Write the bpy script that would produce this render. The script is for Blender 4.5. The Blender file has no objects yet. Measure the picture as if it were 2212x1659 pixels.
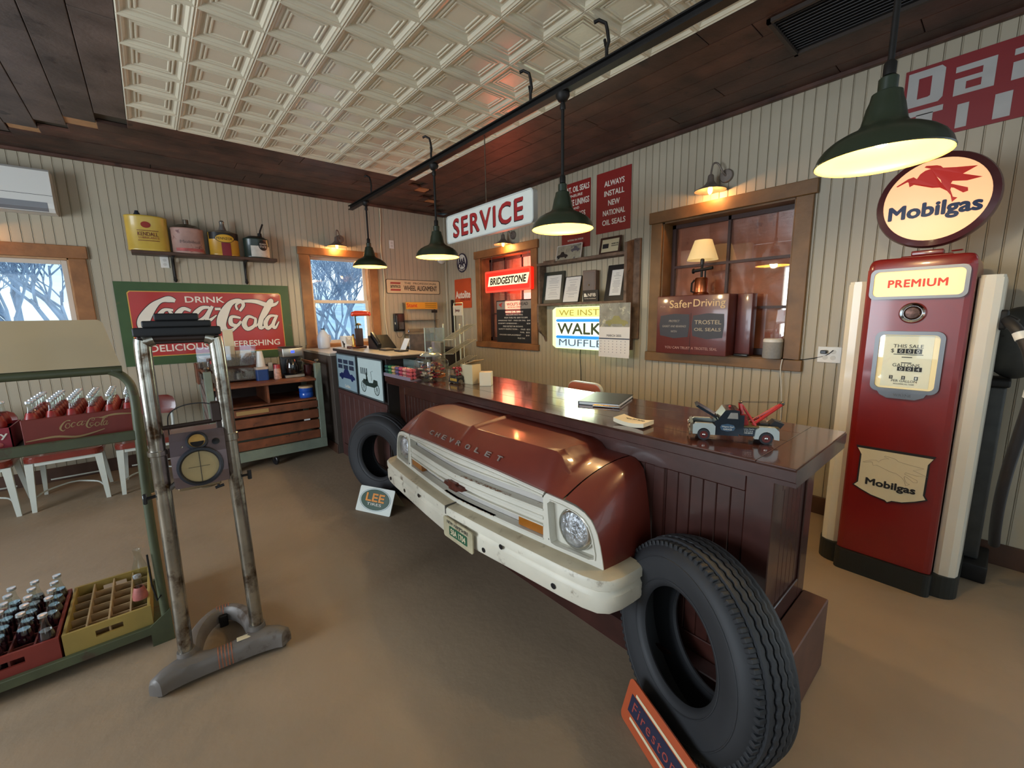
import bpy, bmesh, math, random
from mathutils import Vector, Matrix
PI = math.pi
S = bpy.context.scene
COL = S.collection
random.seed(7)
# ------------------------------------------------------------------ camera, world, light, exposure
CX, CY, FPX, CAMZ = 1106.0, 829.5, 908.375, 1.5
YAW, PIT, ROL = 0.705235899, 0.161902777, -0.0177113415
_f = Vector((math.sin(YAW)*math.cos(PIT), math.cos(YAW)*math.cos(PIT), -math.sin(PIT)))
_r = Vector((math.cos(YAW), -math.sin(YAW), 0)); _u = _r.cross(_f)
RIGHT = math.cos(ROL)*_r+math.sin(ROL)*_u; UP = -math.sin(ROL)*_r+math.cos(ROL)*_u
cam = bpy.data.cameras.new('camera'); cam.sensor_width = 36; cam.lens = 36*FPX/2212; cam.clip_start = .02; cam.clip_end = 500
co = bpy.data.objects.new('camera', cam); COL.objects.link(co)
co.matrix_world = Matrix((( RIGHT.x, UP.x, -_f.x, 0), (RIGHT.y, UP.y, -_f.y, 0), (RIGHT.z, UP.z, -_f.z, CAMZ), (0, 0, 0, 1)))
S.camera = co
S.view_settings.view_transform = 'Standard'; S.view_settings.look = 'None'; S.view_settings.gamma = 1
S.view_settings.use_curve_mapping = False; S.view_settings.exposure = 0.72
def area(name, loc, rot, sx, sy, watt, col):
    l = bpy.data.lights.new(name, 'AREA'); l.shape = 'RECTANGLE'; l.size = sx; l.size_y = sy; l.energy = watt; l.color = col
    o = bpy.data.objects.new(name, l); COL.objects.link(o); o.location = loc; o.rotation_euler = rot; return o
XW, YW, ZC = 3.653, 5.824, 3.022            # wall_right plane, wall_left plane, ceiling
XB, YB = -3.4, -2.6                          # walls behind the camera
DAY = (0.80, 0.90, 1.0)
# daylight arriving through the shop's glazed front and side (openings behind the camera)
area('daylight_front', (-.9, YB-.12, 1.45), (PI/2, 0, PI), 3.6, 1.9, 72, DAY)
area('daylight_side', (XB-.12, 2.5, 1.55), (PI/2, 0, -PI/2), 3.0, 1.8, 150, DAY)
area('daylight_window_left', (-1.05, YW+.3, 1.75), (PI/2, 0, 0), 1.0, .9, 16, DAY)
area('daylight_window_centre', (2.0, YW+.3, 1.75), (PI/2, 0, 0), .8, 1.0, 14, DAY)
W = bpy.data.worlds.new('world'); S.world = W; W.use_nodes = True
nt = W.node_tree; nt.nodes.clear()
def N(t, ty, **k):
    n = t.nodes.new(ty)
    for a, b in k.items(): setattr(n, a, b)
    return n
tc = N(nt, 'ShaderNodeTexCoord'); mp = N(nt, 'ShaderNodeMapping'); mp.inputs['Scale'].default_value = (1, 1, 3.2)
nz = N(nt, 'ShaderNodeTexNoise'); nz.inputs['Scale'].default_value = 3.0; nz.inputs['Detail'].default_value = 6
cr = N(nt, 'ShaderNodeValToRGB'); cr.color_ramp.elements[0].position = .40; cr.color_ramp.elements[0].color = (.50, .74, .95, 1)
cr.color_ramp.elements[1].position = .60; cr.color_ramp.elements[1].color = (.95, 1, 1, 1)
bg = N(nt, 'ShaderNodeBackground'); bg.inputs[1].default_value = 1.1; wo = N(nt, 'ShaderNodeOutputWorld')
nt.links.new(tc.outputs['Generated'], mp.inputs[0]); nt.links.new(mp.outputs[0], nz.inputs[0]); nt.links.new(nz.outputs[0], cr.inputs[0])
nt.links.new(cr.outputs[0], bg.inputs[0]); nt.links.new(bg.outputs[0], wo.inputs[0])
# ------------------------------------------------------------------ picking points: pixel of the photograph -> point on a real plane
def ray(x, y): return RIGHT*((x-CX)/FPX) - UP*((y-CY)/FPX) + _f
def onz(x, y, z): d = ray(x, y); return Vector((0, 0, CAMZ))+d*((z-CAMZ)/d.z)
def onx(x, y, X=XW): d = ray(x, y); return Vector((0, 0, CAMZ))+d*(X/d.x)
def ony(x, y, Y=YW): d = ray(x, y); return Vector((0, 0, CAMZ))+d*(Y/d.y)
# ------------------------------------------------------------------ materials
MATS = {}
def srgb(c):
    if isinstance(c, str): c = [int(c[i:i+2], 16)/255 for i in (0, 2, 4)]
    return tuple((x/12.92 if x <= .04045 else ((x+.055)/1.055)**2.4) for x in c)
def mat(name, c, rough=.6, metal=0, var=.12, sc=8, st=(1, 1, 1), bump=0, bsc=None, spec=.5, coat=0, emis=0, ecol=None, c2=None, thr=None, c2b=.08, c2sc=6, obj=0, alpha=1, trans=0, ior=1.45, det=5):
    if name in MATS: return MATS[name]
    m = bpy.data.materials.new(name); m.use_nodes = True; t = m.node_tree; b = t.nodes['Principled BSDF']; L = t.links.new
    c = srgb(c); tc = N(t, 'ShaderNodeTexCoord'); mp = N(t, 'ShaderNodeMapping'); mp.inputs['Scale'].default_value = st
    L(tc.outputs['Object'], mp.inputs[0])
    out = None
    if var > 0:
        n = N(t, 'ShaderNodeTexNoise'); n.inputs['Scale'].default_value = sc; n.inputs['Detail'].default_value = det; L(mp.outputs[0], n.inputs[0])
        r = N(t, 'ShaderNodeValToRGB'); r.color_ramp.elements[0].position = .3; r.color_ramp.elements[1].position = .72
        r.color_ramp.elements[0].color = (*[x*(1-var) for x in c], 1); r.color_ramp.elements[1].color = (*[min(1, x*(1+var)) for x in c], 1)
        L(n.outputs[0], r.inputs[0]); out = r.outputs[0]
    if c2 is not None:      # second colour in blotches (stains, wear, rust)
        c2 = srgb(c2); n2 = N(t, 'ShaderNodeTexNoise'); n2.inputs['Scale'].default_value = c2sc; n2.inputs['Detail'].default_value = 8; n2.inputs['Roughness'].default_value = .65
        L(mp.outputs[0], n2.inputs[0]); r2 = N(t, 'ShaderNodeValToRGB'); r2.color_ramp.elements[0].position = thr; r2.color_ramp.elements[1].position = thr+c2b
        L(n2.outputs[0], r2.inputs[0]); mx = N(t, 'ShaderNodeMix', data_type='RGBA'); L(r2.outputs[0], mx.inputs[0])
        if out: L(out, mx.inputs[6])
        else: mx.inputs[6].default_value = (*c, 1)
        mx.inputs[7].default_value = (*c2, 1); out = mx.outputs[2]
    if obj:                 # each board or tile a little different
        oi = N(t, 'ShaderNodeObjectInfo'); hs = N(t, 'ShaderNodeHueSaturation'); ma = N(t, 'ShaderNodeMapRange')
        ma.inputs[3].default_value = 1-obj; ma.inputs[4].default_value = 1+obj; L(oi.outputs['Random'], ma.inputs[0]); L(ma.outputs[0], hs.inputs['Value'])
        if out: L(out, hs.inputs['Color'])
        else: hs.inputs['Color'].default_value = (*c, 1)
        out = hs.outputs[0]
    if out: L(out, b.inputs['Base Color'])
    else: b.inputs['Base Color'].default_value = (*c, 1)
    b.inputs['Roughness'].default_value = rough; b.inputs['Metallic'].default_value = metal; b.inputs['Specular IOR Level'].default_value = spec
    b.inputs['Coat Weight'].default_value = coat; b.inputs['Coat Roughness'].default_value = .08
    if emis:
        b.inputs['Emission Strength'].default_value = emis
        if ecol is None and out: L(out, b.inputs['Emission Color'])
        else: b.inputs['Emission Color'].default_value = (*(srgb(ecol) if ecol else c), 1)
    if trans: b.inputs['Transmission Weight'].default_value = trans; b.inputs['IOR'].default_value = ior
    if alpha < 1: b.inputs['Alpha'].default_value = alpha
    if bump:
        n3 = N(t, 'ShaderNodeTexNoise'); n3.inputs['Scale'].default_value = bsc or sc*3; n3.inputs['Detail'].default_value = 6; L(mp.outputs[0], n3.inputs[0])
        bu = N(t, 'ShaderNodeBump'); bu.inputs['Strength'].default_value = bump; bu.inputs['Distance'].default_value = .01; L(n3.outputs[0], bu.inputs['Height']); L(bu.outputs[0], b.inputs['Normal'])
    MATS[name] = m; return m
def glassmat(name, tint=(1, 1, 1), refl=.25, rough=.02):
    if name in MATS: return MATS[name]
    m = bpy.data.materials.new(name); m.use_nodes = True; t = m.node_tree; t.nodes.clear(); L = t.links.new
    tr = N(t, 'ShaderNodeBsdfTransparent'); tr.inputs[0].default_value = (*tint, 1); gl = N(t, 'ShaderNodeBsdfGlossy'); gl.inputs['Roughness'].default_value = rough
    lw = N(t, 'ShaderNodeLayerWeight'); lw.inputs[0].default_value = .5; pw = N(t, 'ShaderNodeMath', operation='POWER'); pw.inputs[1].default_value = 4; mu = N(t, 'ShaderNodeMath', operation='MULTIPLY_ADD'); mu.inputs[1].default_value = .8; mu.inputs[2].default_value = refl+.03; mu.use_clamp = True
    mx = N(t, 'ShaderNodeMixShader'); o = N(t, 'ShaderNodeOutputMaterial')
    L(lw.outputs['Facing'], pw.inputs[0]); L(pw.outputs[0], mu.inputs[0]); L(mu.outputs[0], mx.inputs[0]); L(tr.outputs[0], mx.inputs[1]); L(gl.outputs[0], mx.inputs[2]); L(mx.outputs[0], o.inputs[0])
    MATS[name] = m; return m
# ------------------------------------------------------------------ mesh builder
class G:
    """collects shapes; viewer frame: x right, y away, z up"""
    def __init__(s): s.v = []; s.f = []; s.fm = []; s.sm = []; s.mi = 0
    def add(s, v, f, smooth=False):
        n = len(s.v); s.v += [tuple(p) for p in v]; s.f += [tuple(i+n for i in q) for q in f]; s.fm += [s.mi]*len(f); s.sm += [smooth]*len(f); return s
    def box(s, x0, x1, y0, y1, z0, z1, b=0, M=None):
        if x0 > x1: x0, x1 = x1, x0
        if y0 > y1: y0, y1 = y1, y0
        if z0 > z1: z0, z1 = z1, z0
        if b <= 0:
            v = [(x, y, z) for x in (x0, x1) for y in (y0, y1) for z in (z0, z1)]
            f = [(0, 1, 3, 2), (4, 6, 7, 5), (0, 4, 5, 1), (2, 3, 7, 6), (0, 2, 6, 4), (1, 5, 7, 3)]
        else:
            b = min(b, (x1-x0)*.49, (y1-y0)*.49, (z1-z0)*.49); bm = bmesh.new(); bmesh.ops.create_cube(bm, size=1)
            for p in bm.verts: p.co = Vector((x0+(p.co.x+.5)*(x1-x0), y0+(p.co.y+.5)*(y1-y0), z0+(p.co.z+.5)*(z1-z0)))
            bmesh.ops.bevel(bm, geom=bm.edges[:], offset=b, segments=1 if b < .006 else 3, profile=.5, affect='EDGES')
            bm.verts.index_update(); v = [p.co.copy() for p in bm.verts]; f = [[p.index for p in q.verts] for q in bm.faces]; bm.free()
        if M is not None: v = [M @ Vector(p) for p in v]
        return s.add(v, f, b >= .006)
    def prism(s, poly, a0, a1, axis='y', M=None, smooth=False):
        """polygon extruded along an axis; poly is (x,z) for y, (x,y) for z, (y,z) for x"""
        def P(p, a): return {'y': (p[0], a, p[1]), 'z': (p[0], p[1], a), 'x': (a, p[0], p[1])}[axis]
        n = len(poly); v = [P(p, a0) for p in poly]+[P(p, a1) for p in poly]
        f = [tuple(range(n)), tuple(range(2*n-1, n-1, -1))]+[(i, (i+1) % n, n+(i+1) % n, n+i) for i in range(n)]
        if M is not None: v = [M @ Vector(p) for p in v]
        return s.add(v, f, smooth)
    def lathe(s, prof, c=(0, 0, 0), ax=(0, 0, 1), n=24, M=None, sx=1, sy=1, caps=True):
        ax = Vector(ax).normalized(); q = Vector((0, 0, 1)).rotation_difference(ax).to_matrix(); c = Vector(c); v = []; f = []
        for r, h in prof:
            for i in range(n):
                a = 2*PI*i/n; v.append(c+q @ Vector((r*math.cos(a)*sx, r*math.sin(a)*sy, h)))
        for j in range(len(prof)-1):
            for i in range(n): f.append((j*n+i, j*n+(i+1) % n, (j+1)*n+(i+1) % n, (j+1)*n+i))
        if caps and prof[0][0] > 1e-5: f.append(tuple(range(n))[::-1])
        if caps and prof[-1][0] > 1e-5: f.append(tuple((len(prof)-1)*n+i for i in range(n)))
        if M is not None: v = [M @ Vector(p) for p in v]
        return s.add(v, f, True)
    def cyl(s, p0, p1, r0, r1=None, n=16, M=None):
        p0 = Vector(p0); p1 = Vector(p1); r1 = r0 if r1 is None else r1; L = (p1-p0).length
        return s.lathe([(r0, 0), (r1, L)], p0, p1-p0, n, M)
    def tube(s, pts, r, n=8, closed=False, M=None, radii=None):
        pts = [Vector(p) for p in pts]; k = len(pts); v = []; f = []; ref = None
        for i, p in enumerate(pts):
            a = pts[i-1] if (i > 0 or closed) else p; b = pts[(i+1) % k] if (i < k-1 or closed) else p
            t = (b-a).normalized()
            if ref is None: ref = t.orthogonal().normalized()
            ref = (ref-t*ref.dot(t)).normalized(); w = t.cross(ref); rr = radii[i] if radii else r
            for j in range(n): an = 2*PI*j/n; v.append(p+(ref*math.cos(an)+w*math.sin(an))*rr)
        for i in range(k if closed else k-1):
            for j in range(n): f.append((i*n+j, i*n+(j+1) % n, ((i+1) % k)*n+(j+1) % n, ((i+1) % k)*n+j))
        if not closed: f.append(tuple(range(n))[::-1]); f.append(tuple((k-1)*n+j for j in range(n)))
        if M is not None: v = [M @ Vector(p) for p in v]
        return s.add(v, f, True)
    def ball(s, c, rx, ry=None, rz=None, n=16, m=10, M=None):
        ry = rx if ry is None else ry; rz = rx if rz is None else rz
        prof = [(math.sin(PI*i/m), -math.cos(PI*i/m)) for i in range(m+1)]
        g = G().lathe(prof, n=n); v = [(c[0]+p[0]*rx, c[1]+p[1]*ry, c[2]+p[2]*rz) for p in g.v]
        if M is not None: v = [M @ Vector(p) for p in v]
        return s.add(v, g.f, True)
    def grid(s, rows, closed=False, smooth=True, thick=None):
        nr, nc = len(rows), len(rows[0]); v = [p for r in rows for p in r]; f = []
        for i in range(nr-1):
            for j in range(nc if closed else nc-1): f.append((i*nc+j, i*nc+(j+1) % nc, (i+1)*nc+(j+1) % nc, (i+1)*nc+j))
        return s.add(v, f, smooth)
    def mesh(s, name, mats):
        me = bpy.data.meshes.new(name); me.from_pydata([tuple(p) for p in s.v], [], s.f)
        for m in (mats if isinstance(mats, (list, tuple)) else [mats]): me.materials.append(m)
        me.polygons.foreach_set('material_index', s.fm); me.polygons.foreach_set('use_smooth', s.sm)
        bm = bmesh.new(); bm.from_mesh(me); bmesh.ops.remove_doubles(bm, verts=bm.verts, dist=1e-6); bmesh.ops.recalc_face_normals(bm, faces=bm.faces); bm.to_mesh(me); bm.free()
        if any(s.sm): me.set_sharp_from_angle(angle=math.radians(38))
        me.update(); return me
def link(name, data): o = bpy.data.objects.new(name, data); COL.objects.link(o); return o
def tag(o, label=None, cat=None, group=None, kind=None):
    if label: o['label'] = label
    if cat: o['category'] = cat
    if group: o['group'] = group
    if kind: o['kind'] = kind
    return o
RZB = -PI/2      # a viewer facing wall_right: local x runs to -Y, local y runs to +X
def thing(name, label, cat, loc=(0, 0, 0), rz=0, group=None, rot=None):
    o = link(name, None); o.location = loc; o.rotation_euler = rot if rot else (0, 0, rz); o.empty_display_size = .05
    return tag(o, label, cat, group)
def part(parent, name, g, m, label=None):
    """a part of a thing, shape in the thing's own frame"""
    o = link(name, g.mesh(name, m)); o.parent = parent
    if label: o['label'] = label
    return o
def solo(name, g, m, label, cat, loc=(0, 0, 0), rz=0, group=None):
    o = link(name, g.mesh(name, m)); o.location = loc; o.rotation_euler = (0, 0, rz); return tag(o, label, cat, group)
def struct(name, g, m): o = link(name, g.mesh(name, m)); o['kind'] = 'structure'; return o
def piece(parent, name, me, loc=(0, 0, 0), rot=None):
    o = link(name, me); o.parent = parent; o.location = loc
    if rot: o.rotation_euler = rot
    return o
def dup(root, label=None, loc=None, rz=None):
    def cp(o, par):
        c = o.copy(); COL.objects.link(c)
        if par is not None: c.parent = par
        for ch in [x for x in COL.objects if x.parent == o and x != c]: cp(ch, c)
        return c
    c = cp(root, None)
    if label: c['label'] = label
    if loc is not None: c.location = loc
    if rz is not None: c.rotation_euler = (0, 0, rz)
    return c
def text(parent, s, x, z, w, h, m, y=0, name='lettering', bold=0, shear=0, d=.0012, M=None, keep=False, spacing=1.0, arc=None, label=None):
    """raised lettering centred at x, z in the thing's frame, w by h, facing -y"""
    cu = bpy.data.curves.new(name, 'FONT'); cu.body = s; cu.size = 1; cu.offset = 0; cu.shear = shear; cu.extrude = 0; cu.resolution_u = 3; cu.space_character = spacing; cu.align_x = 'CENTER'
    o = bpy.data.objects.new(name, cu); COL.objects.link(o); dg = bpy.context.evaluated_depsgraph_get(); me = bpy.data.meshes.new_from_object(o.evaluated_get(dg)); bpy.data.objects.remove(o)
    vs = [v.co.copy() for v in me.vertices]; fs = [tuple(p.vertices) for p in me.polygons]; bpy.data.meshes.remove(me); bpy.data.curves.remove(cu)
    x0 = min(v.x for v in vs); x1 = max(v.x for v in vs); y0 = min(v.y for v in vs); y1 = max(v.y for v in vs)
    sx = w/(x1-x0) if w else h/(y1-y0); sy = h/(y1-y0) if h else sx
    out = []
    for v in vs:
        px = (v.x-(x0+x1)/2)*sx; pz = (v.y-(y0+y1)/2)*sy
        if arc: rr = arc+pz*(1 if arc > 0 else 1); a = px/arc; px, pz = rr*math.sin(a), rr*math.cos(a)-arc
        out.append(Vector((x+px, y-d, z+pz)))
    g = G(); n = len(out)
    g.v = [tuple(p) for p in out]+[(p.x, y, p.z) for p in out]; g.f = list(fs)+[tuple(i+n for i in q[::-1]) for q in fs]
    ed = {}
    for q in fs:
        for i in range(len(q)):
            e = (q[i], q[(i+1) % len(q)])
            if (e[1], e[0]) in ed: ed.pop((e[1], e[0]))
            else: ed[e] = 1
    g.f += [(b, a, a+n, b+n) for a, b in ed]
    if bold:
        v0, f0 = list(g.v), list(g.f); bb = bold*.9*(y1-y0)*sy
        for q, (ax, az) in enumerate(((1, 0), (-1, 0), (0, 1), (0, -1), (.7, .7), (-.7, .7), (.7, -.7), (-.7, -.7))):
            k = len(g.v); g.v += [(p[0]+ax*bb, p[1]-(q+1)*2e-5, p[2]+az*bb) for p in v0]; g.f += [tuple(i+k for i in f_) for f_ in f0]
    if M is not None: g.v = [tuple(M @ Vector(p)) for p in g.v]
    g.fm = [0]*len(g.f); g.sm = [False]*len(g.f)
    o = link(name, g.mesh(name, m)); o.parent = parent
    if label: o['label'] = label
    return o
def rrect(x0, x1, z0, z1, r, n=5):
    out = []
    for cx, cz, a0 in ((x1-r, z1-r, 0), (x0+r, z1-r, 90), (x0+r, z0+r, 180), (x1-r, z0+r, 270)):
        for i in range(n+1): a = math.radians(a0+90*i/n); out.append((cx+r*math.cos(a), cz+r*math.sin(a)))
    return out
def frame_ring(outer, inner, y0, y1):
    """flat ring between two outlines of equal count, extruded from y0 to y1"""
    g = G(); n = len(outer); v = [(p[0], y0, p[1]) for p in outer]+[(p[0], y0, p[1]) for p in inner]+[(p[0], y1, p[1]) for p in outer]+[(p[0], y1, p[1]) for p in inner]; f = []
    for i in range(n):
        j = (i+1) % n; f += [(i, j, n+j, n+i), (2*n+i, 3*n+i, 3*n+j, 2*n+j), (i, 2*n+i, 2*n+j, j), (n+i, n+j, 3*n+j, 3*n+i)]
    return g.add(v, f)
def smooth(pts, n=6):
    out = []
    for i in range(len(pts)-1):
        p0 = pts[max(0, i-1)]; p1 = pts[i]; p2 = pts[i+1]; p3 = pts[min(len(pts)-1, i+2)]
        for k in range(n):
            t = k/n; out.append(.5*((2*p1)+(-p0+p2)*t+(2*p0-5*p1+4*p2-p3)*t*t+(-p0+3*p1-3*p2+p3)*t**3))
    out.append(pts[-1]); return out
# ------------------------------------------------------------------ shared materials
M_board = mat('beadboard_paint', 'aca28d', .45, var=.05, sc=3, st=(1, 1, .3), obj=.035, bump=.05, bsc=40)
M_gap = mat('beadboard_gap', '4a4234', .9, var=0)
M_plank = mat('stained_plank', '4b3025', .5, var=.55, sc=5, st=(1, 1, 1), obj=.25, bump=.25, bsc=30, c2='2a1912', thr=.6, c2sc=7)
M_plank_grey = mat('grey_plank', '574a43', .5, var=.4, sc=4, obj=.18, bump=.25, bsc=30, c2='2f2522', thr=.6, c2sc=6)  # paler, greyer plank tone, used on the left ceiling field only
M_pine = mat('pine_trim', '8a5c34', .5, var=.35, sc=6, st=(1, 1, 1), bump=.15, bsc=30, c2='5a3820', thr=.66, c2sc=8)
M_pine_raw = mat('raw_pine', 'b98d62', .7, var=.15, sc=20)
M_rough = mat('rough_board', '6b5545', .75, var=.4, sc=14, st=(1, 1, 1), bump=.5, bsc=40, c2='463528', thr=.58, c2sc=12)
M_tin = mat('tin_paint', 'cfc6ae', .28, var=.05, sc=6, bump=.06, bsc=60, c2='b3876f', thr=.73, c2b=.1, c2sc=2.2)
M_floor = mat('concrete_floor', '8c7963', .58, var=.12, sc=1.6, bump=.18, bsc=22, c2='71624f', thr=.54, c2b=.28, c2sc=1.1)
M_base = mat('baseboard_brown', '4a3022', .5, var=.2, sc=10)
M_white = mat('white_plastic', 'd9d8d2', .35, var=0)
M_black = mat('black_plastic', '17171a', .35, var=0)
M_blackm = mat('black_iron', '201e1d', .55, metal=.5, var=.2, sc=30)
M_chrome = mat('chrome', 'd5d5d2', .12, metal=1, var=0)
M_steel = mat('worn_steel', '6f675c', .38, metal=.9, var=.35, sc=25, bump=.1, c2='5a3c28', thr=.6, c2sc=20)
M_brass = mat('brass', 'b08a4a', .3, metal=1, var=.1)
M_red = mat('red_enamel', '9c1f1c', .3, var=.06, coat=.3)
M_cream = mat('cream_print', 'd8c9a6', .5, var=.03)
M_ink = mat('dark_print', '1c1a1c', .6, var=0)
M_wprint = mat('white_print', 'e2ddd0', .5, var=.03)
M_rprint = mat('red_print', 'a3201c', .5, var=0)
M_grn = mat('green_enamel', '24321f', .3, var=.15, sc=6, coat=.25)
M_paper = mat('paper', 'dcdad6', .8, var=.02)
M_glass = glassmat('window_glass', (.97, .99, 1), .02)
# ------------------------------------------------------------------ floor
g = G(); g.box(XB-.1, XW+.25, YB-.1, YW+.25, -.12, 0); struct('floor', g, M_floor)
# ------------------------------------------------------------------ walls: a backing with holes and one board at a time
PITCH = .0685
def board_mesh(L):
    g = G(); w = PITCH; d = .005
    prof = [(.0004, 0), (.0004, -.003), (.002, -.006), (.005, -.007), (.0075, -.005), (.009, -.0085), (w-.0025, -.0085), (w-.0012, -.006), (w-.0004, 0)]
    g.prism(prof, 0, L, axis='z'); return g.mesh('board', M_board)
_bm = {}
def wall(name, rz, u0, u1, holes, origin, depth=.14):
    g = G(); zs = sorted({0, ZC}|{h[k] for h in holes for k in (2, 3)}); us = sorted({u0, u1}|{h[k] for h in holes for k in (0, 1)})
    for i in range(len(us)-1):
        for j in range(len(zs)-1):
            cu = (us[i]+us[i+1])/2; cz = (zs[j]+zs[j+1])/2
            if not any(h[0] < cu < h[1] and h[2] < cz < h[3] for h in holes): g.box(us[i], us[i+1], .0, depth, zs[j], zs[j+1])
    w = struct(name, g, M_gap); w.location = origin; w.rotation_euler = (0, 0, rz)
    n = int((u1-u0)/PITCH)
    for k in range(n):
        a = u0+k*PITCH; c = a+PITCH/2; segs = [(0.0, ZC)]
        for h in holes:
            if h[0]-.02 < c < h[1]+.02:
                new = []
                for s0, s1 in segs:
                    if h[2] > s0: new.append((s0, h[2]))
                    if h[3] < s1: new.append((h[3], s1))
                segs = new
        for s0, s1 in segs:
            key = round(s1-s0, 3)
            if key not in _bm: _bm[key] = board_mesh(s1-s0)
            piece(w, 'board', _bm[key], (a, 0, s0))
    return w
# holes in viewer coordinates (u, z)
H1 = (-1.75, -.50, 1.25, 2.10); H2 = (1.625, 2.39, 1.17, 2.295)
wl = wall('wall_left', 0, -2.0, XW, [H1, H2], (0, YW, 0))
def ub(y): return YW-y                        # wall_right: u measured from the corner
H3 = (ub(4.905), ub(3.865), 1.135, 2.29); H4 = (ub(2.125), ub(1.085), 1.135, 2.30)
wr = wall('wall_right', RZB, 0, 6.6, [H3, H4], (XW, YW, 0), .24)
# plain walls behind the camera, with the glazed openings the daylight comes through
M_plain = mat('painted_wall', 'b3a78f', .6, var=.04)
def holed(name, rz, u0, u1, holes, origin):
    g = G(); zs = sorted({0, ZC}|{h[k] for h in holes for k in (2, 3)}); us = sorted({u0, u1}|{h[k] for h in holes for k in (0, 1)})
    for i in range(len(us)-1):
        for j in range(len(zs)-1):
            cu = (us[i]+us[i+1])/2; cz = (zs[j]+zs[j+1])/2
            if not any(h[0] < cu < h[1] and h[2] < cz < h[3] for h in holes): g.box(us[i], us[i+1], 0, .1, zs[j], zs[j+1])
    o = struct(name, g, M_plain); o.location = origin; o.rotation_euler = (0, 0, rz); return o
holed('wall_front', PI, -XW, -XB, [(-2.8, -1.7, .5, 2.6), (-1.5, -.4, .5, 2.6), (.0, 1.0, .05, 2.6), (1.2, 2.4, .5, 2.6)], (0, YB, 0))
holed('wall_side', PI/2, YB, YW, [(-1.1, .9, .7, 2.5), (1.3, 3.4, .7, 2.5)], (XB, 0, 0))
g = G(); g.box(XB, -2.0, YW, YW+.14, 0, ZC); struct('wall_back', g, M_plain)
# baseboards
g = G(); g.box(-2.0, XW-.013, YW-.034, YW-.013, 0, .13, .003); struct('baseboard_left', g, M_base)
g = G(); g.box(XW-.034, XW-.013, YB, YW-.035, 0, .13, .003); struct('baseboard_right', g, M_base)
# ------------------------------------------------------------------ ceiling
g = G(); g.box(XB-.1, XW+.25, YB-.1, YW+.25, ZC+.03, ZC+.12); ceil = struct('ceiling', g, M_gap)
TX0, TX1, TY1 = .055, 2.48, 4.53
nx, pyt = 8, .295; pxt = (TX1-TX0)/nx
def tile_mesh():
    rings = [(0, .004), (.02, -.004), (.045, .004), (.07, .004), (.085, .013), (.11, .024), (.15, .028), (.175, .028), (.185, .018), (.205, .018), (.215, .027), (.24, .027), (.25, .02), (.27, .02), (.285, .028)]
    g = G(); v = []; f = []
    for t, z in rings:
        z = z*.62
        a = t*pxt; b = t*pyt; v += [(a, b, z), (pxt-a, b, z), (pxt-a, pyt-b, z), (a, pyt-b, z)]
    for k in range(len(rings)-1):
        for i in range(4): f.append((4*k+i, 4*k+(i+1) % 4, 4*k+4+(i+1) % 4, 4*k+4+i))
    k = 4*(len(rings)-1); f.append((k, k+1, k+2, k+3)); g.add(v, f); return g.mesh('tin_tile', M_tin)
tm = tile_mesh()
j = 0
while TY1-(j+1)*pyt > -1.6:
    for i in range(nx): piece(ceil, 'tin_tile', tm, (TX0+i*pxt, TY1-(j+1)*pyt, ZC-.004))
    j += 1
pw = .178
def plank(x0, x1, y0, y1, m, dz=0):
    g = G(); g.box(x0+.002, x1-.002, y0+.002, y1-.002, ZC-.004+dz, ZC+.024, .003); piece(ceil, 'plank', g.mesh('plank', m))
def run_y(x0, x1, y0, y1, m, seed):      # boards laid end to end along y
    r = random.Random(seed); y = y1
    while y > y0+.01:
        L = r.uniform(1.2, 2.6); a = max(y0, y-L); plank(x0, x1, a, y, m, r.uniform(-.002, .002)); y = a
def run_x(y0, y1, x0, x1, m, seed):
    r = random.Random(seed); x = x0
    while x < x1-.01:
        L = r.uniform(1.2, 2.6); b = min(x1, x+L); plank(x, b, y0, y1, m, r.uniform(-.002, .002)); x = b
def raw(x0, x1, y0, y1): g = G(); g.box(x0, x1, y0, y1, ZC+.006, ZC+.024); piece(ceil, 'infill_block', g.mesh('infill_block', M_pine_raw))['label'] = 'bare light wood block between dark ceiling planks'
# left field: planks along y, stepping back towards the corner, patches of bare wood at the steps
c = TX0
for k in range(19):
    x1_ = TX0-k*pw; x0_ = x1_-pw; ye = TY1+.005+k*.205
    if ye > YW-.02: ye = YW
    run_y(x0_, x1_, YB, min(ye, YW), M_plank_grey, 100+k)
for n in range(7):                                  # planks along x beside wall_left
    y0 = TY1+.005+n*.185; y1 = y0+.185
    k = int((y0+.09-TY1)/.205)
    xs = TX0-pw*(k+ (1 if k % 1 == 0 else 0))
    xe = TX1+n*.168
    run_x(y0, min(y1, YW), max(TX0-pw*max(0, math.ceil((y0+.005-TY1)/.205-.3)), -2.2)+0.0, min(xe, XW), M_plank, 200+n)
raw(-.305, -.122, 4.765, 4.905); raw(-.65, -.478, 5.135, 5.29)
for n in range(7):
    x0 = TX1+n*.168; run_y(x0, min(x0+.168, XW), YB, min(TY1+.01+n*.185, YW), M_plank, 300+n)
for q in ((897, 410, 935, 413), (915, 436, 952, 441)):
    a = onz(q[0], q[1], ZC); b = onz(q[2], q[3], ZC); raw(a.x-.02, a.x+.15, a.y-.07, a.y+.07)
g = G(); g.box(-2.0, XW-.03, YW-.045, YW-.013, ZC-.03, ZC+.0, .004); struct('trim_1', g, M_plank)
g = G(); g.box(XW-.045, XW-.013, YB, YW-.013, ZC-.03, ZC+.0, .004); struct('trim_2', g, M_plank)
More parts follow.
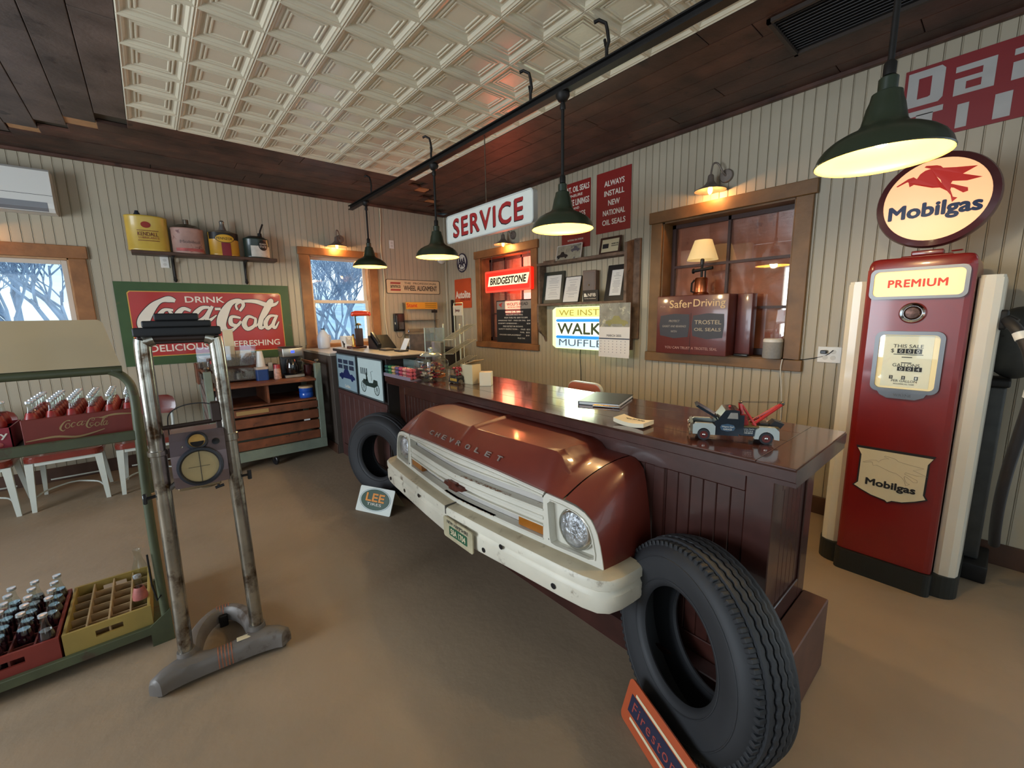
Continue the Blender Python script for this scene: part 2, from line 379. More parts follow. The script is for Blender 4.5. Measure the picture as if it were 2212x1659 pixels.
# ceiling vent near the right
va = onz(1724, 106, ZC); 
vt = thing('ceiling_vent', 'dark louvred vent grille set in the plank ceiling at upper right', 'vent', (va.x-.44, va.y-.62, ZC-.028))
g = G(); g.box(.01, .45, .01, .63, .019, .021); part(vt, 'backing', g, M_black)
g = G(); g.box(0, .46, 0, .02, 0, .02); g.box(0, .46, .62, .64, 0, .02); g.box(0, .02, 0, .64, 0, .02); g.box(.44, .46, 0, .64, 0, .02)
part(vt, 'frame', g, mat('vent_frame', '3a3029', .6, var=.1))
vm = G().box(0, .018, .02, .62, 0, .003, M=Matrix.Rotation(-.5, 4, 'Y')).mesh('louvre', M_black)
for i in range(14): piece(vt, 'louvre', vm, (.025+i*.029, 0, .012))
# ------------------------------------------------------------------ exterior windows of wall_left
def casing(win, u0, u1, z0, z1, cw, hh, sh, m, ext=.0, d=.035):
    """four timber boards round the opening; viewer frame"""
    g = G(); g.box(u0-cw-ext, u1+cw+ext, -d-.008, -.012, z1, z1+hh, .004); piece(win, 'casing_board', g.mesh('casing_board', m))
    g = G(); g.box(u0-cw-ext, u1+cw+ext, -d-.008, -.012, z0-sh, z0, .004); piece(win, 'casing_board', g.mesh('casing_board', m))
    for a in (u0-cw, u1): g = G(); g.box(a, a+cw, -d, -.012, z0, z1, .004); piece(win, 'casing_board', g.mesh('casing_board', m))
def jamb(win, u0, u1, z0, z1, depth, m):
    for b in ((u0, u0+.012, z0, z1), (u1-.012, u1, z0, z1)): g = G(); g.box(b[0], b[1], -.012, depth, b[2], b[3]); piece(win, 'jamb_board', g.mesh('jamb_board', m))
    g = G(); g.box(u0, u1, -.012, depth, z1-.012, z1); piece(win, 'jamb_board', g.mesh('jamb_board', m))
    g = G(); g.box(u0, u1, -.03, depth, z0-.006, z0+.006); piece(win, 'sill_board', g.mesh('sill_board', m))
M_vinyl = mat('window_sash_white', 'cfc3b4', .4, var=.02)
def sash(win, u0, u1, z0, z1, y, w=.04):
    g = G(); g.box(u0, u0+w, y, y+.03, z0, z1, .003); g.box(u1-w, u1, y, y+.03, z0, z1, .003); g.box(u0+w, u1-w, y, y+.03, z0, z0+w, .003); g.box(u0+w, u1-w, y, y+.03, z1-w, z1, .003)
    s = piece(win, 'sash', g.mesh('sash', M_vinyl))
    g = G(); g.box(u0+w, u1-w, y+.012, y+.016, z0+w, z1-w); p = piece(win, 'pane', g.mesh('pane', M_glass)); return s
w1 = link('window_1', None); w1['kind'] = 'structure'; w1.location = (0, YW, 0)
casing(w1, H1[0], H1[1], H1[2], H1[3], .12, .115, .10, M_pine, .015); jamb(w1, *H1, .14, M_pine_raw)
sash(w1, H1[0]+.02, -1.13, H1[2]+.01, H1[3]-.01, .07); sash(w1, -1.13, H1[1]-.02, H1[2]+.01, H1[3]-.01, .07)
w2 = link('window_2', None); w2['kind'] = 'structure'; w2.location = (0, YW, 0)
casing(w2, H2[0], H2[1], H2[2], H2[3], .118, .09, .09, M_pine, .012); jamb(w2, *H2, .14, M_pine_raw)
sash(w2, H2[0]+.01, H2[1]-.01, 1.70, H2[3]-.005, .085); sash(w2, H2[0]+.01, H2[1]-.01, H2[2]+.005, 1.74, .05)
# ------------------------------------------------------------------ interior windows of wall_right: glass over kraft-faced batts
M_kraft = mat('kraft_batt', 'c98468', .35, var=.2, sc=5, bump=.9, bsc=9, c2='9a5a44', thr=.6, c2sc=7)
M_dkframe = mat('dark_sash', '3b211a', .5, var=.2)
M_bigglass = glassmat('old_window_glass', (.95, .93, .92), .12)
def inwin(name, H, m, hh, sh, rows, cols):
    w = link(name, None); w['kind'] = 'structure'; w.location = (XW, YW, 0); w.rotation_euler = (0, 0, RZB)
    u0, u1, z0, z1 = H; casing(w, u0, u1, z0, z1, .11, hh, sh, m, .02); jamb(w, u0, u1, z0, z1, .17, m)
    a0, a1, b0, b1 = u0+.005, u1-.005, z0+.01, z1-.005; t = .022; y = .13
    g = G(); g.box(a0, a0+.04, y, y+.03, b0, b1); g.box(a1-.04, a1, y, y+.03, b0, b1); g.box(a0, a1, y, y+.03, b1-.04, b1); g.box(a0, a1, y, y+.03, b0, b0+.05)
    piece(w, 'sash', g.mesh('sash', M_dkframe))
    for i in range(1, cols): x = a0+(a1-a0)*i/cols; g = G(); g.box(x-t/2, x+t/2, y, y+.028, b0, b1); piece(w, 'muntin', g.mesh('muntin', M_dkframe))
    for i in range(1, rows): z = b0+(b1-b0)*i/rows; g = G(); g.box(a0, a1, y+.001, y+.027, z-t/2, z+t/2); piece(w, 'muntin', g.mesh('muntin', M_dkframe))
    for i in range(cols):
        for j in range(rows):
            g = G(); g.box(a0+(a1-a0)*i/cols+.012, a0+(a1-a0)*(i+1)/cols-.012, y+.012, y+.016, b0+(b1-b0)*j/rows+.012, b0+(b1-b0)*(j+1)/rows-.012)
            piece(w, 'pane', g.mesh('pane', M_bigglass))
    rows_ = []; r = random.Random(5)
    for i in range(25):
        rows_.append([(a0-.02+(a1-a0+.04)*k/30, y+.05+.012*math.sin(i*.9+k*.4)*math.sin(k*.7)+r.uniform(0, .006)-(.02 if k in (9, 10, 20, 21) else 0)*-1, b0-.02+(b1-b0+.04)*i/24) for k in range(31)])
    g = G(); g.grid(rows_); piece(w, 'paper_backing', g.mesh('paper_backing', M_kraft)); return w
w3 = inwin('window_3', H3, M_pine, .10, .075, 3, 3)
w4 = inwin('window_4', H4, mat('oak_trim', '77552f', .5, var=.3, sc=5, bump=.15, bsc=30, c2='533720', thr=.66, c2sc=8), .10, .085, 3, 2)
# ------------------------------------------------------------------ outside: ground, far ridge, bare trees
M_gnd = mat('winter_ground', 'b9c8d4', .9, var=.1, sc=.3)
g = G(); g.box(-40, 40, YW+1.5, 90, -.6, -.5); struct('ground', g, M_gnd)
g = G(); r = random.Random(3); pts = [(-60+i*4, 2.2+1.6*math.sin(i*.37)+1.0*math.sin(i*.83+1)) for i in range(31)]
rows_ = [[(x, 70, -.5) for x, h in pts], [(x, 76, h*.7) for x, h in pts], [(x, 84, h) for x, h in pts]]
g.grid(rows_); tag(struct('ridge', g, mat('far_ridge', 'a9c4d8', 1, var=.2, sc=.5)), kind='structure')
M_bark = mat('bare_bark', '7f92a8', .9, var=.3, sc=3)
def tree(x, y, h, seed, label, grp):
    r = random.Random(seed); base = Vector((0, 0, 0)); g = G(); tw = G()
    def br(p, d, L, rad, lv):
        q = p+d*L; mid = (p+q)/2+Vector((r.uniform(-1, 1), r.uniform(-1, 1), r.uniform(-.5, 1)))*L*.06
        (g if lv < 2 else tw).tube([p, mid, q], rad, 5 if lv < 2 else 3, radii=[rad, rad*.82, rad*.62])
        if lv >= 7: return
        n = 3 if lv < 6 else 2
        for i in range(n):
            nd = (d+Vector((r.uniform(-1, 1), r.uniform(-1, 1), r.uniform(-.25, .75)))*.75).normalized(); br(p+d*L*r.uniform(.6, 1), nd, L*r.uniform(.62, .85), rad*.6, lv+1)
    br(base, Vector((0, 0, 1)), h*.24, h*.014, 0)
    t = thing('bare_tree', label, 'tree', (x, y, -.5), 0, grp); part(t, 'trunk', g, M_bark); part(t, 'twigs', tw, M_bark); return t
tree(-1.95, 12.5, 6.2, 1, 'leafless tree seen through the left window, nearest its left jamb', None)
tree(-1.45, 15.5, 7.6, 2, 'taller leafless tree seen through the right half of the left window', None)
tree(3.9, 12.2, 5.6, 3, 'leafless tree filling the lower left of the centre window view', None)
tree(5.1, 14, 7.4, 4, 'leafless tree branching across the right of the centre window view', None)
tree(-2.7, 18, 8.0, 6, 'more distant leafless tree seen at the left side of the left window', None)
tree(5.2, 18, 8.0, 5, 'more distant leafless tree between the others in the centre window view', None)
# ------------------------------------------------------------------ service counter
M_mahog = mat('mahogany_varnish', '3b1d17', .32, var=.28, sc=9, st=(1, 1, 1), coat=.35, bump=.05, bsc=30)
M_top = mat('counter_top_varnish', '47241a', .22, var=.35, sc=6, st=(3, .5, 1), coat=.9, bump=.04, bsc=20)
M_step = mat('plywood_brown', '5a3828', .6, var=.2, sc=8)
def sb(u): return Vector(u)
ct = thing('service_counter', 'long dark mahogany service counter with the truck nose mounted on its front', 'counter', (1.535, .45, 0))
# frame here: world axes, origin at the near front corner of the body
g = G(); g.box(.02, .47, .02, 2.80, 0, .94); part(ct, 'body', g, M_mahog)
def strip(name, x0, x1, y0, y1, z0, z1, b=.003): g = G(); g.box(x0, x1, y0, y1, z0, z1, b); piece(ct, name, g.mesh(name, M_mahog))
strip('corner_post', 0, .09, 0, .09, 0, .94); strip('corner_post', .39, .481, 0, .09, 0, .94); strip('corner_post', 0, .03, 2.72, 2.82, 0, .94)
strip('top_rail', .002, .02, .09, 2.72, .87, .94); strip('bottom_rail', .002, .02, .09, 2.72, .0, .2)
strip('top_rail', .09, .39, .0, .02, .87, .94); strip('bottom_rail', .09, .39, .0, .02, .31, .40)
n = 52; w = (2.72-.09)/n; bmsh = G().box(.008, .02, .0005, w-.0005, .2, .87, .003).mesh('bead_strip', M_mahog)
for i in range(n): piece(ct, 'bead_strip', bmsh, (0, .09+i*w, 0))
strip('muntin_stile', .002, .02, .40, .45, .2, .87)
n = 6; w = .30/n; bm2 = G().box(.0005, w-.0005, .008, .02, .40, .87, .003).mesh('bead_strip', M_mahog)
for i in range(n): piece(ct, 'bead_strip', bm2, (.09+i*w, 0, 0))
g = G(); g.box(-.075, 0, -.09, 2.78, 0, .13, .004); part(ct, 'plinth', g, M_mahog)
g = G(); g.box(.0, .478, -.092, -.001, .0, .312, .004); part(ct, 'step_box', g, M_step, 'lighter brown step box at the near end')
ctop = thing('counter_top', 'glossy red-brown plank counter top running the length of the service counter', 'counter top', (1.49, .38, .94))
g = G(); g.prism([(.012, -.0), (.012, .015), (0, .022), (0, .056), (.004, .06), (.626, .06), (.63, .056), (.63, .022), (.618, .015), (.618, 0)], .0, 3.06, axis='y'); part(ctop, 'edge_slab', g, M_mahog)
for i in range(4):
    g = G(); g.box(.004+i*.1555, .004+(i+1)*.1555-.0015, .121, 3.06, .0602, .066, .001); piece(ctop, 'plank', g.mesh('plank', M_top))
g = G(); g.box(.003, .627, .003, .1195, .0602, .066, .001); piece(ctop, 'plank', g.mesh('plank', mat('counter_top_end', '47241a', .22, var=.35, sc=6, st=(.5, 3, 1), coat=.9, bump=.04, bsc=20)))
CT = 1.006
# ------------------------------------------------------------------ truck nose
M_hood = mat('faded_maroon_paint', '6b2a1e', .38, var=.14, sc=5, coat=.25, bump=.05, bsc=30, c2='3b1713', thr=.70, c2sc=14)
M_tw = mat('chipped_white_paint', 'cfcabb', .42, var=.05, sc=6, c2='86603e', thr=.665, c2b=.04, c2sc=16, bump=.08, bsc=25)
M_bump = mat('bumper_white_paint', 'd6cfbc', .45, var=.10, sc=5, c2='7a6a55', thr=.60, c2b=.12, c2sc=11, bump=.1, bsc=20)
M_grb = mat('grille_recess_white', 'b9b3ab', .5, var=.06, sc=10)
M_amber = mat('amber_lens', '9a5a10', .2, var=.1, sc=40, coat=.5)
tk = thing('truck_front', 'maroon pickup truck nose with white grille and bumper mounted on the counter', 'truck front', (1.534, 1.79, 0), RZB)
def fv(u): return -.400+.09*min(1, abs(u)/.9)**1.3
def bend(g, dz=0): g.v = [(x, y+fv(x)+dz*(.65-z), z) for x, y, z in g.v]; return g
def lipz(u): return .812-.05*min(1, abs(u)/.75)**1.6
def sst(a, b, x): x = max(0, min(1, (x-a)/(b-a))); return x*x*(3-2*x)
TCR = .30
def hoodz(u, t):
    zl = lipz(u); au = abs(u)
    base = zl+(.885-zl)*(1-(1-t)**2.0)
    up = (zl+(.915-zl)*(t/TCR)**.9) if t < TCR else .915+.02*(t-TCR)/(1-TCR)
    s = 1-sst(.585, .655, au); z = base+(max(up, base)-base)*s
    return z+.013*math.exp(-(au/.016)**2)*sst(.04, .3, t)
def seam(t): return .70+.072*t
ts = [0, .03, .08, .14, .2, .26, .29, .30, .31, .34, .42, .52, .64, .76, .88, 1]
us = [-1, -.96, -.93, -.90, -.87, -.84, -.8, -.7, -.55, -.4, -.25, -.12, -.06, -.04, -.025, -.012, 0, .012, .025, .04, .06, .12, .25, .4, .55, .7, .8, .84, .87, .90, .93, .96, 1]
def hoodp(u, t): return (u, fv(u)*(1-t)+(.012 if t == 0 else 0)*0, hoodz(u, t))
g = G(); rows = [[(q*seam(t), fv(q*seam(t))-.012*(1-t) if t == 0 else (fv(q*seam(t))-.012)*(1-t), hoodz(q*seam(t), t)) for q in us] for t in ts]
rows = [[(x, y+.01, z-.014) for x, y, z in rows[0]]]+rows; g.grid(rows); hd = part(tk, 'hood', g, M_hood)
for sgn in (-1, 1):
    g = G(); F0 = [(.706, .765), (.76, .757), (.80, .742), (.835, .715), (.857, .67), (.872, .62), (.884, .56), (.893, .50), (.895, .43)]
    F1 = [(.778, .885), (.80, .882), (.825, .868), (.848, .84), (.86, .79), (.872, .72), (.884, .64), (.892, .55), (.895, .43)]
    rows = []
    for t in [0, .06, .14, .25, .4, .6, .8, 1]:
        e = 1-(1-t)**2.0; row = []
        for k, (a, b) in enumerate(zip(F0, F1)):
            u = a[0]+(b[0]-a[0])*t; z = a[1]+(b[1]-a[1])*e; bulge = .012*math.sin(PI*t)*(k/8)
            row.append((sgn*(u+bulge), (fv(a[0])-.008)*(1-t), z))
        rows.append(row)
    g.grid(rows); part(tk, 'fender', g, M_hood)
def strip3(z0, z1, u0, u1, d0, d1, n=24, b=.006):
    """curved bar following the bow of the nose"""
    rows = []
    for i in range(n+1):
        u = u0+(u1-u0)*i/n; za = z0(u) if callable(z0) else z0; zb = z1(u) if callable(z1) else z1; v = fv(u)
        rows.append([(u, v+d1, za), (u, v+d0+b, za), (u, v+d0, za+b), (u, v+d0, zb-b), (u, v+d0+b, zb), (u, v+d1, zb)])
    g = G(); g.grid(rows, closed=True); nn = 6; k = len(g.v)-nn; g.f += [tuple(range(nn)), tuple(range(k, k+nn))[::-1]]; g.fm += [0, 0]; g.sm += [False, False]; return g
gr = strip3(lambda u: .752-.004*(abs(u)/.6), lambda u: lipz(u)-.012, -.60, .60, -.012, .04); part(tk, 'grille_top_bar', gr, M_tw)
part(tk, 'grille_top_lip', strip3(lambda u: lipz(u)-.034, lambda u: lipz(u)-.024, -.60, .60, -.020, .0, b=.003), M_tw)
part(tk, 'grille_bottom_bar', strip3(.500, .553, -.60, .60, -.012, .04), M_tw)
part(tk, 'grille_mid_bar', strip3(lambda u: .618+.008*math.exp(-(u/.12)**2), lambda u: .683, -.60, .60, -.008, .03), M_tw)
part(tk, 'grille_mid_trim', strip3(.642, .656, -.60, .60, -.016, .0, b=.003), M_tw)
for a, b in ((.683, .690), (.744, .751)): part(tk, 'opening_trim', strip3(a, b, -.60, .60, -.016, .03, b=.002), M_tw)
for a, b in ((.553, .559), (.612, .618)): part(tk, 'opening_trim', strip3(a, b, -.60, .60, -.016, .03, b=.002), M_tw)
part(tk, 'grille_recess', strip3(.55, .755, -.61, .61, .035, .05), M_grb)
for sgn in (-1, 1):
    part(tk, 'turn_signal', strip3(.561, .611, *sorted((sgn*.45, sgn*.598)), -.004, .03, 4), M_amber)
def spoly(poly, c, n=40):
    out = []
    for k in range(n):
        a = 2*PI*k/n; d = (math.cos(a), math.sin(a)); best = 1e9
        for i in range(len(poly)):
            p, q = poly[i], poly[(i+1) % len(poly)]; ex, ez = q[0]-p[0], q[1]-p[1]; den = d[0]*ez-d[1]*ex
            if abs(den) < 1e-12: continue
            t = ((p[0]-c[0])*ez-(p[1]-c[1])*ex)/den; s = ((p[0]-c[0])*d[1]-(p[1]-c[1])*d[0])/den
            if t > 0 and -1e-9 <= s <= 1+1e-9: best = min(best, t)
        out.append((c[0]+d[0]*best, c[1]+d[1]*best))
    return out
for sgn in (-1, 1):
    outer = [(.598, .766), (.70, .758), (.76, .751), (.80, .737), (.835, .711), (.857, .67), (.872, .62), (.884, .56), (.893, .50), (.598, .50)]
    inner = [(.622, .742), (.70, .738), (.762, .728), (.80, .712), (.822, .688), (.838, .65), (.852, .585), (.851, .560), (.838, .552), (.655, .549), (.638, .556)]
    c = (.735, .645); O = spoly(outer, c); I = spoly(inner, c); O = [(sgn*a, b) for a, b in O]; I = [(sgn*a, b) for a, b in I]
    g = frame_ring(O, I, -.012, .03); part(tk, 'headlight_panel', bend(g), M_tw)
    I2 = [(sgn*.735+(a-sgn*.735)*1.03, .645+(b-.645)*1.03) for a, b in I]; I3 = [(sgn*.735+(a-sgn*.735)*.985, .645+(b-.645)*.985) for a, b in I]
    part(tk, 'bezel_trim', bend(frame_ring(I2, I3, -.018, .0)), M_tw)
    g = G(); g.prism([(a*1.0, b) for a, b in I2], .022, .03); part(tk, 'headlight_bucket', bend(g), M_tw)
    lx = sgn*.741; lv = fv(.741)
    g = G(); g.lathe([(.075, -.012), (.083, -.008), (.087, 0), (.087, .03)], (lx, lv+.012, .641), (0, 1, 0), 32); hl = part(tk, 'headlight', g, M_chrome)
    g = G(); g.lathe([(.0001, -.022), (.028, -.021), (.056, -.016), (.074, -.007), (.078, 0)], (lx, lv+.008, .641), (0, 1, 0), 28)
    part(hl, 'lens', g, mat('headlight_lens', 'b8bcc0', .12, metal=.75, var=.6, sc=22, st=(1.5, 1, 1), bump=1.0, bsc=55, coat=.6, det=2))
    for q_ in (0, 1):
        g = G(); g.cyl((sgn*.63, fv(.63)-.014, .565), (sgn*.63, fv(.63)+.03, .565), .004, n=8) if q_ else g.cyl((sgn*.845, fv(.845)+.01, .566), (sgn*.845, fv(.845)+.024, .566), .004, n=8); part(tk, 'screw', g, M_black)
M_rust = mat('rust_streak', '7e4f2c', .7, var=.5, sc=80, c2='cfcabb', thr=.44, c2b=.10, c2sc=60)
part(tk, 'rust_streak', strip3(.5572, .5590, -.12, .30, -.0172, .0, 30, b=.0005), M_rust); part(tk, 'rust_streak', strip3(.6908, .6920, .05, .4, -.0168, .0, 20, b=.0004), M_rust)
# emblem
g = G(); em = [(-.085, .62), (-.078, .636), (-.035, .640), (-.035, .650), (.035, .650), (.035, .640), (.078, .636), (.085, .62), (.035, .614), (.035, .604), (-.035, .604), (-.035, .614)]
g.prism(em, -.034, -.0); part(tk, 'bow_tie_emblem', bend(g), mat('rusted_emblem', '6b3a30', .4, metal=.6, var=.4, sc=40))
# hood letters
for i, ch in enumerate('CHEVROLET'):
    u = -.31+i*.0775; t = .085; z = hoodz(u, t); v = (fv(u)-.012)*(1-t); M = Matrix.Translation((u, v-.003, z)) @ Matrix.Rotation(-.80, 4, 'X')
    text(tk, ch, 0, 0, .034, .026, mat('badge_silver', 'b9aca6', .25, metal=.6, var=0), 0, 'badge_letter', bold=.02, d=.006, M=M)
# bumper
half = [(0, -.478), (.03, -.476), (.25, -.463), (.5, -.444), (.75, -.420), (.85, -.406), (.91, -.388), (.945, -.355), (.962, -.30), (.968, -.23), (.970, -.17)]
path = [(-a, b) for a, b in half[:0:-1]]+half
prof = [(.10, .505), (.095, .527), (.085, .532), (.02, .528), (.006, .524), (.0, .516), (.0, .486), (.010, .478), (.008, .468), (.0, .458), (.0, .405), (.006, .390), (.03, .384)]
rows = []
for i, p in enumerate(path):
    a = path[max(0, i-1)]; b = path[min(len(path)-1, i+1)]; tx, ty = b[0]-a[0], b[1]-a[1]; l = math.hypot(tx, ty); nx_, ny_ = -ty/l, tx/l
    rows.append([(p[0]+nx_*d, p[1]+ny_*d, z-(.0 if z > .45 else .012*math.exp(-(p[0]/.3)**4))) for d, z in prof])
g = G(); g.grid([r_[4:] for r_ in rows]); bp = part(tk, 'bumper', g, M_bump)
g = G(); g.grid([r_[:5] for r_ in rows]); part(bp, 'top_ledge', g, mat('bumper_ledge_paint', 'c0b397', .5, var=.12, sc=7, c2='80705a', thr=.57, c2b=.15, c2sc=10, bump=.1), 'dirtier tan top ledge of the bumper')
for u, z in ((-.80, .43), (-.55, .43), (.42, .475), (.30, .41), (.72, .425), (-.33, .475)):
    vv = -.478+.058*(abs(u)/.75)**1.15; g = G(); g.lathe([(.012, 0), (.012, .001)], (u, vv-.0035, z), (0, 1, 0), 12, sx=1.1); part(bp, 'bolt_hole', g, M_black)
g = G(); g.box(-.004, .004, -.480, -.40, .49, .5345, .001); part(bp, 'centre_joint', g, mat('joint_dark', '4a443c', .7, var=0))
# licence plate
g = G(); g.prism(rrect(-.13, .13, .372, .482, .012), -.007, 0); g.v = [(x+.12, y-.480, z) for x, y, z in g.v]
lp = part(tk, 'licence_plate', g, mat('plate_enamel', 'b5aa8a', .5, var=.2, sc=12, c2='6e5238', thr=.6, c2sc=15))
g = G(); g.prism(rrect(-.075+.12, .085+.12, .395, .445, .006), -.4882, -.487); part(lp, 'number_field', g, mat('plate_green', '24553a', .5, var=.3, sc=30, c2='b5aa8a', thr=.62, c2sc=20))
text(lp, 'NEW HAMPSHIRE', .12, .463, .19, .017, M_ink, -.4875, d=.0008); text(lp, '58A 1704', .125, .42, .13, .030, M_cream, -.4885, bold=.02, d=.0008)
# ------------------------------------------------------------------ tyres
M_tyre = mat('black_rubber', '26272a', .62, var=.15, sc=6, bump=.05, c2='35322e', thr=.62, c2b=.2, c2sc=3)
def tyre(name, label, c, az, tilt, R, r, wd, tread):
    n = Vector((math.cos(az)*math.cos(tilt), math.sin(az)*math.cos(tilt), math.sin(tilt)))
    q = Vector((0, 0, 1)).rotation_difference(n)
    # local frame: axis z towards the visible face; face ring plane at z=0
    t = thing(name, label, 'tire', (0, 0, 0)); t.rotation_mode = 'QUATERNION'; t.rotation_quaternion = q; t.location = c
    Rt = R+.015
    side = [(r+.012, -.012), (r+.0, -.022), (r-.006, -.012), (r, -.0), (r+.012, .008), (r+.03, .012), (r+.06, .018), (R-.05, .022), (R-.03, .018), (R-.012, .006), (R, -.008)]
    # visible sidewall, tread, rear sidewall, liner
    g = G(); prof = side+[(R+.008, -.022)]; g.lathe(prof, n=64)
    back = [(a, -wd+ -b-.0) for a, b in side[::-1]]; g2 = G(); g2.lathe([(R+.008, -wd+.022)]+[(a, -wd-b) for a, b in side[::-1]], n=64); g.add(g2.v, g2.f, True)
    lin = [(r+.012, -.012), (r+.06, -.012), (R-.03, -.03), (R-.012, -.06), (R-.010, -wd/2), (R-.012, -wd+.06), (R-.03, -wd+.03), (r+.06, -wd+.012), (r+.012, -wd+.012)]
    g3 = G(); g3.lathe(lin, n=48); g.add(g3.v, g3.f, True)
    # remove caps made by lathe (open tubes)
    keep = [i for i, f in enumerate(g.f) if len(f) == 4]; g.f = [g.f[i] for i in keep]; g.fm = [0]*len(keep); g.sm = [True]*len(keep)
    part(t, 'carcass', g, M_tyre)
    # tread ribs: zigzag grooves as separate ring bands
    nb = 5; z0 = -.024; z1 = -wd+.024; bw = (z0-z1)/nb; NS = 240
    for k in range(nb):
        rows = []
        for i in range(NS):
            a = 2*PI*i/NS; zz = .0022*(1 if (i//2) % 2 else -1) if tread else 0; za = z0-k*bw-.0025+(zz if k > 0 else 0); zb = z0-(k+1)*bw+.0025+(zz if k < nb-1 else 0)
            crown = .012*(1-((k+.5-nb/2)/(nb/2))**2); row = []
            for rr, z in ((Rt-.012, za), (Rt-.001+crown*.8, za), (Rt+crown, (za+zb)/2), (Rt-.001+crown*.8, zb), (Rt-.012, zb)): row.append((rr*math.cos(a), rr*math.sin(a), z))
            rows.append(row)
        g = G(); rows.append(rows[0]); g.grid(rows, smooth=False); part(t, 'tread_rib', g, M_tyre)
    if tread:
        g = G()
        for i in range(84):
            a = 2*PI*i/84; M = Matrix.Rotation(a, 4, 'Z'); g.box(R-.030, R+.0095, -.0075, .0075, -.028, .0015, .0025, M=M)
        o = part(t, 'shoulder_lugs', g, M_tyre); o['kind'] = 'stuff'
    rr = G(); rr.tube([((R-.045)*math.cos(2*PI*i/64), (R-.045)*math.sin(2*PI*i/64), .0205) for i in range(64)], .003, 6, closed=True)
    rr.tube([((r+.022)*math.cos(2*PI*i/64), (r+.022)*math.sin(2*PI*i/64), .010) for i in range(64)], .003, 6, closed=True); part(t, 'sidewall_ridge', rr, M_tyre)
    return t
tyre('tire', 'large ribbed black tire standing in the foreground by the near end of the bumper', (1.275, .640, .347), math.radians(157.2), .101, .335, .19, .17, True)
tyre('tire', 'smooth black tire standing between the desk and the far end of the bumper', (1.325, 3.324, .349), math.radians(203.8), .044, .335, .187, .165, False)
# ------------------------------------------------------------------ small tire-dealer signs on the floor
def floor_sign(name, label, P, mt, th=.006):
    """panel given by its four corners in the room: bottom left, bottom right, top right, top left"""
    P = [Vector(p) for p in P]; o = (P[0]+P[1])/2; X = (P[1]-P[0]).normalized(); Y = (P[3]-P[0]); Zn = X.cross(Y).normalized(); Y = Zn.cross(X)
    M = Matrix(((X.x, -Zn.x, Y.x, o.x), (X.y, -Zn.y, Y.y, o.y), (X.z, -Zn.z, Y.z, o.z), (0, 0, 0, 1)))
    t = thing(name, label, 'sign'); t.matrix_world = M; return t, (P[1]-P[0]).length, (P[3]-P[0]).length
a = onz(768, 1101, 0); b = onz(842, 1117, 0); top = .175
X = (b-a).normalized(); back = Vector((-X.y, X.x, 0)); back = back if back.dot(Vector((1, 1, 0))) > 0 else -back
w_ = (b-a).length
t, w_, h_ = floor_sign('tire_stand_sign', 'small white folded sign with a green oval standing by the far tire', [a+Vector((0, 0, .0)), b+Vector((0, 0, .0)), b+back*.085+Vector((0, 0, top))-X*.012, a+back*.085+Vector((0, 0, top))+X*.012], None)
M_sgw = mat('sign_white_enamel', 'dfe3da', .25, var=.03, coat=.3)
g = G(); g.prism(rrect(-w_/2, w_/2, 0, h_, .012), -.003, .003); pn = part(t, 'sign_panel', g, M_sgw)
g = G(); g.lathe([(.5, 0), (.5, .0012)], (0, -.0045, h_*.52), (0, 1, 0), 32, sx=w_*.82, sy=h_*.80); part(t, 'oval', g, mat('dark_green_print', '2c4a38', .4, var=0))
g = G(); rr = []; 
for i in range(40): aa = 2*PI*i/40; rr.append((w_*.44*math.cos(aa), -.0045, h_*.52+h_*.43*math.sin(aa)))
g.tube(rr, .0012, 5, closed=True); part(t, 'oval_line', g, mat('blue_line_print', '5a8aa0', .4, var=0))
text(t, 'LEE', 0, h_*.60, w_*.52, h_*.30, mat('orange_print', 'dc8a2a', .5, var=0), -.006, bold=.05); text(t, 'TIRES', 0, h_*.34, w_*.42, h_*.10, M_wprint, -.006)
g = G(); g.box(-w_/2+.01, w_/2-.01, -.002, .002, 0, .15); g.v = [(x, y+.0, z) for x, y, z in g.v]
Mi = t.matrix_world.inverted(); B0 = a+back*.19; B1 = b+back*.19; T0 = a+back*.085+Vector((0, 0, top))+X*.012; T1 = b+back*.085+Vector((0, 0, top))-X*.012
g = G(); v = [Mi @ p for p in (B0, B1, T1, T0)]; nn = (v[1]-v[0]).cross(v[3]-v[0]).normalized()*.003; g.add([*v, *[p+nn for p in v]], [(0, 1, 2, 3), (7, 6, 5, 4), (0, 4, 5, 1), (1, 5, 6, 2), (2, 6, 7, 3), (3, 7, 4, 0)]); part(t, 'rear_panel', g, mat('tan_metal', 'a08a66', .5, var=.15))
# orange sign leaning in front of the near tire
n = Vector((math.cos(math.radians(157.2)), math.sin(math.radians(157.2)), 0)); tx = Vector((n.y, -n.x, 0)); tx = tx if tx.dot(Vector((0, -1, 0))) > 0 else -tx

nn_ = Vector((math.cos(math.radians(157.2)), math.sin(math.radians(157.2)), 0)); tx = Vector((-.39, -.92, 0)).normalized()
p0 = Vector((1.186, .792, 0)); L_ = .37; bk = -nn_*.045+Vector((0, 0, .150))
t, w_, h_ = floor_sign('tire_stand_sign', 'orange folded sign with a dark lettered band leaning by the near tire', [p0, p0+tx*L_, p0+tx*(L_-.012)+bk, p0+tx*.012+bk], None)
g = G(); g.prism(rrect(-w_/2, w_/2, 0, h_, .02), -.003, .003); part(t, 'sign_panel', g, mat('orange_enamel', 'b2502c', .4, var=.06, coat=.2))
g = G(); g.prism([(-w_/2+.03, .048), (w_/2-.03, .048), (w_/2-.03, .112), (-w_/2+.03, .112)], -.0042, -.003); part(t, 'dark_band', g, mat('navy_print', '20203a', .5, var=0))
for z in (.034, .122): g = G(); g.box(-w_/2+.05, w_/2-.05, -.0042, -.003, z-.005, z+.005); part(t, 'cream_stripe', g, M_cream)
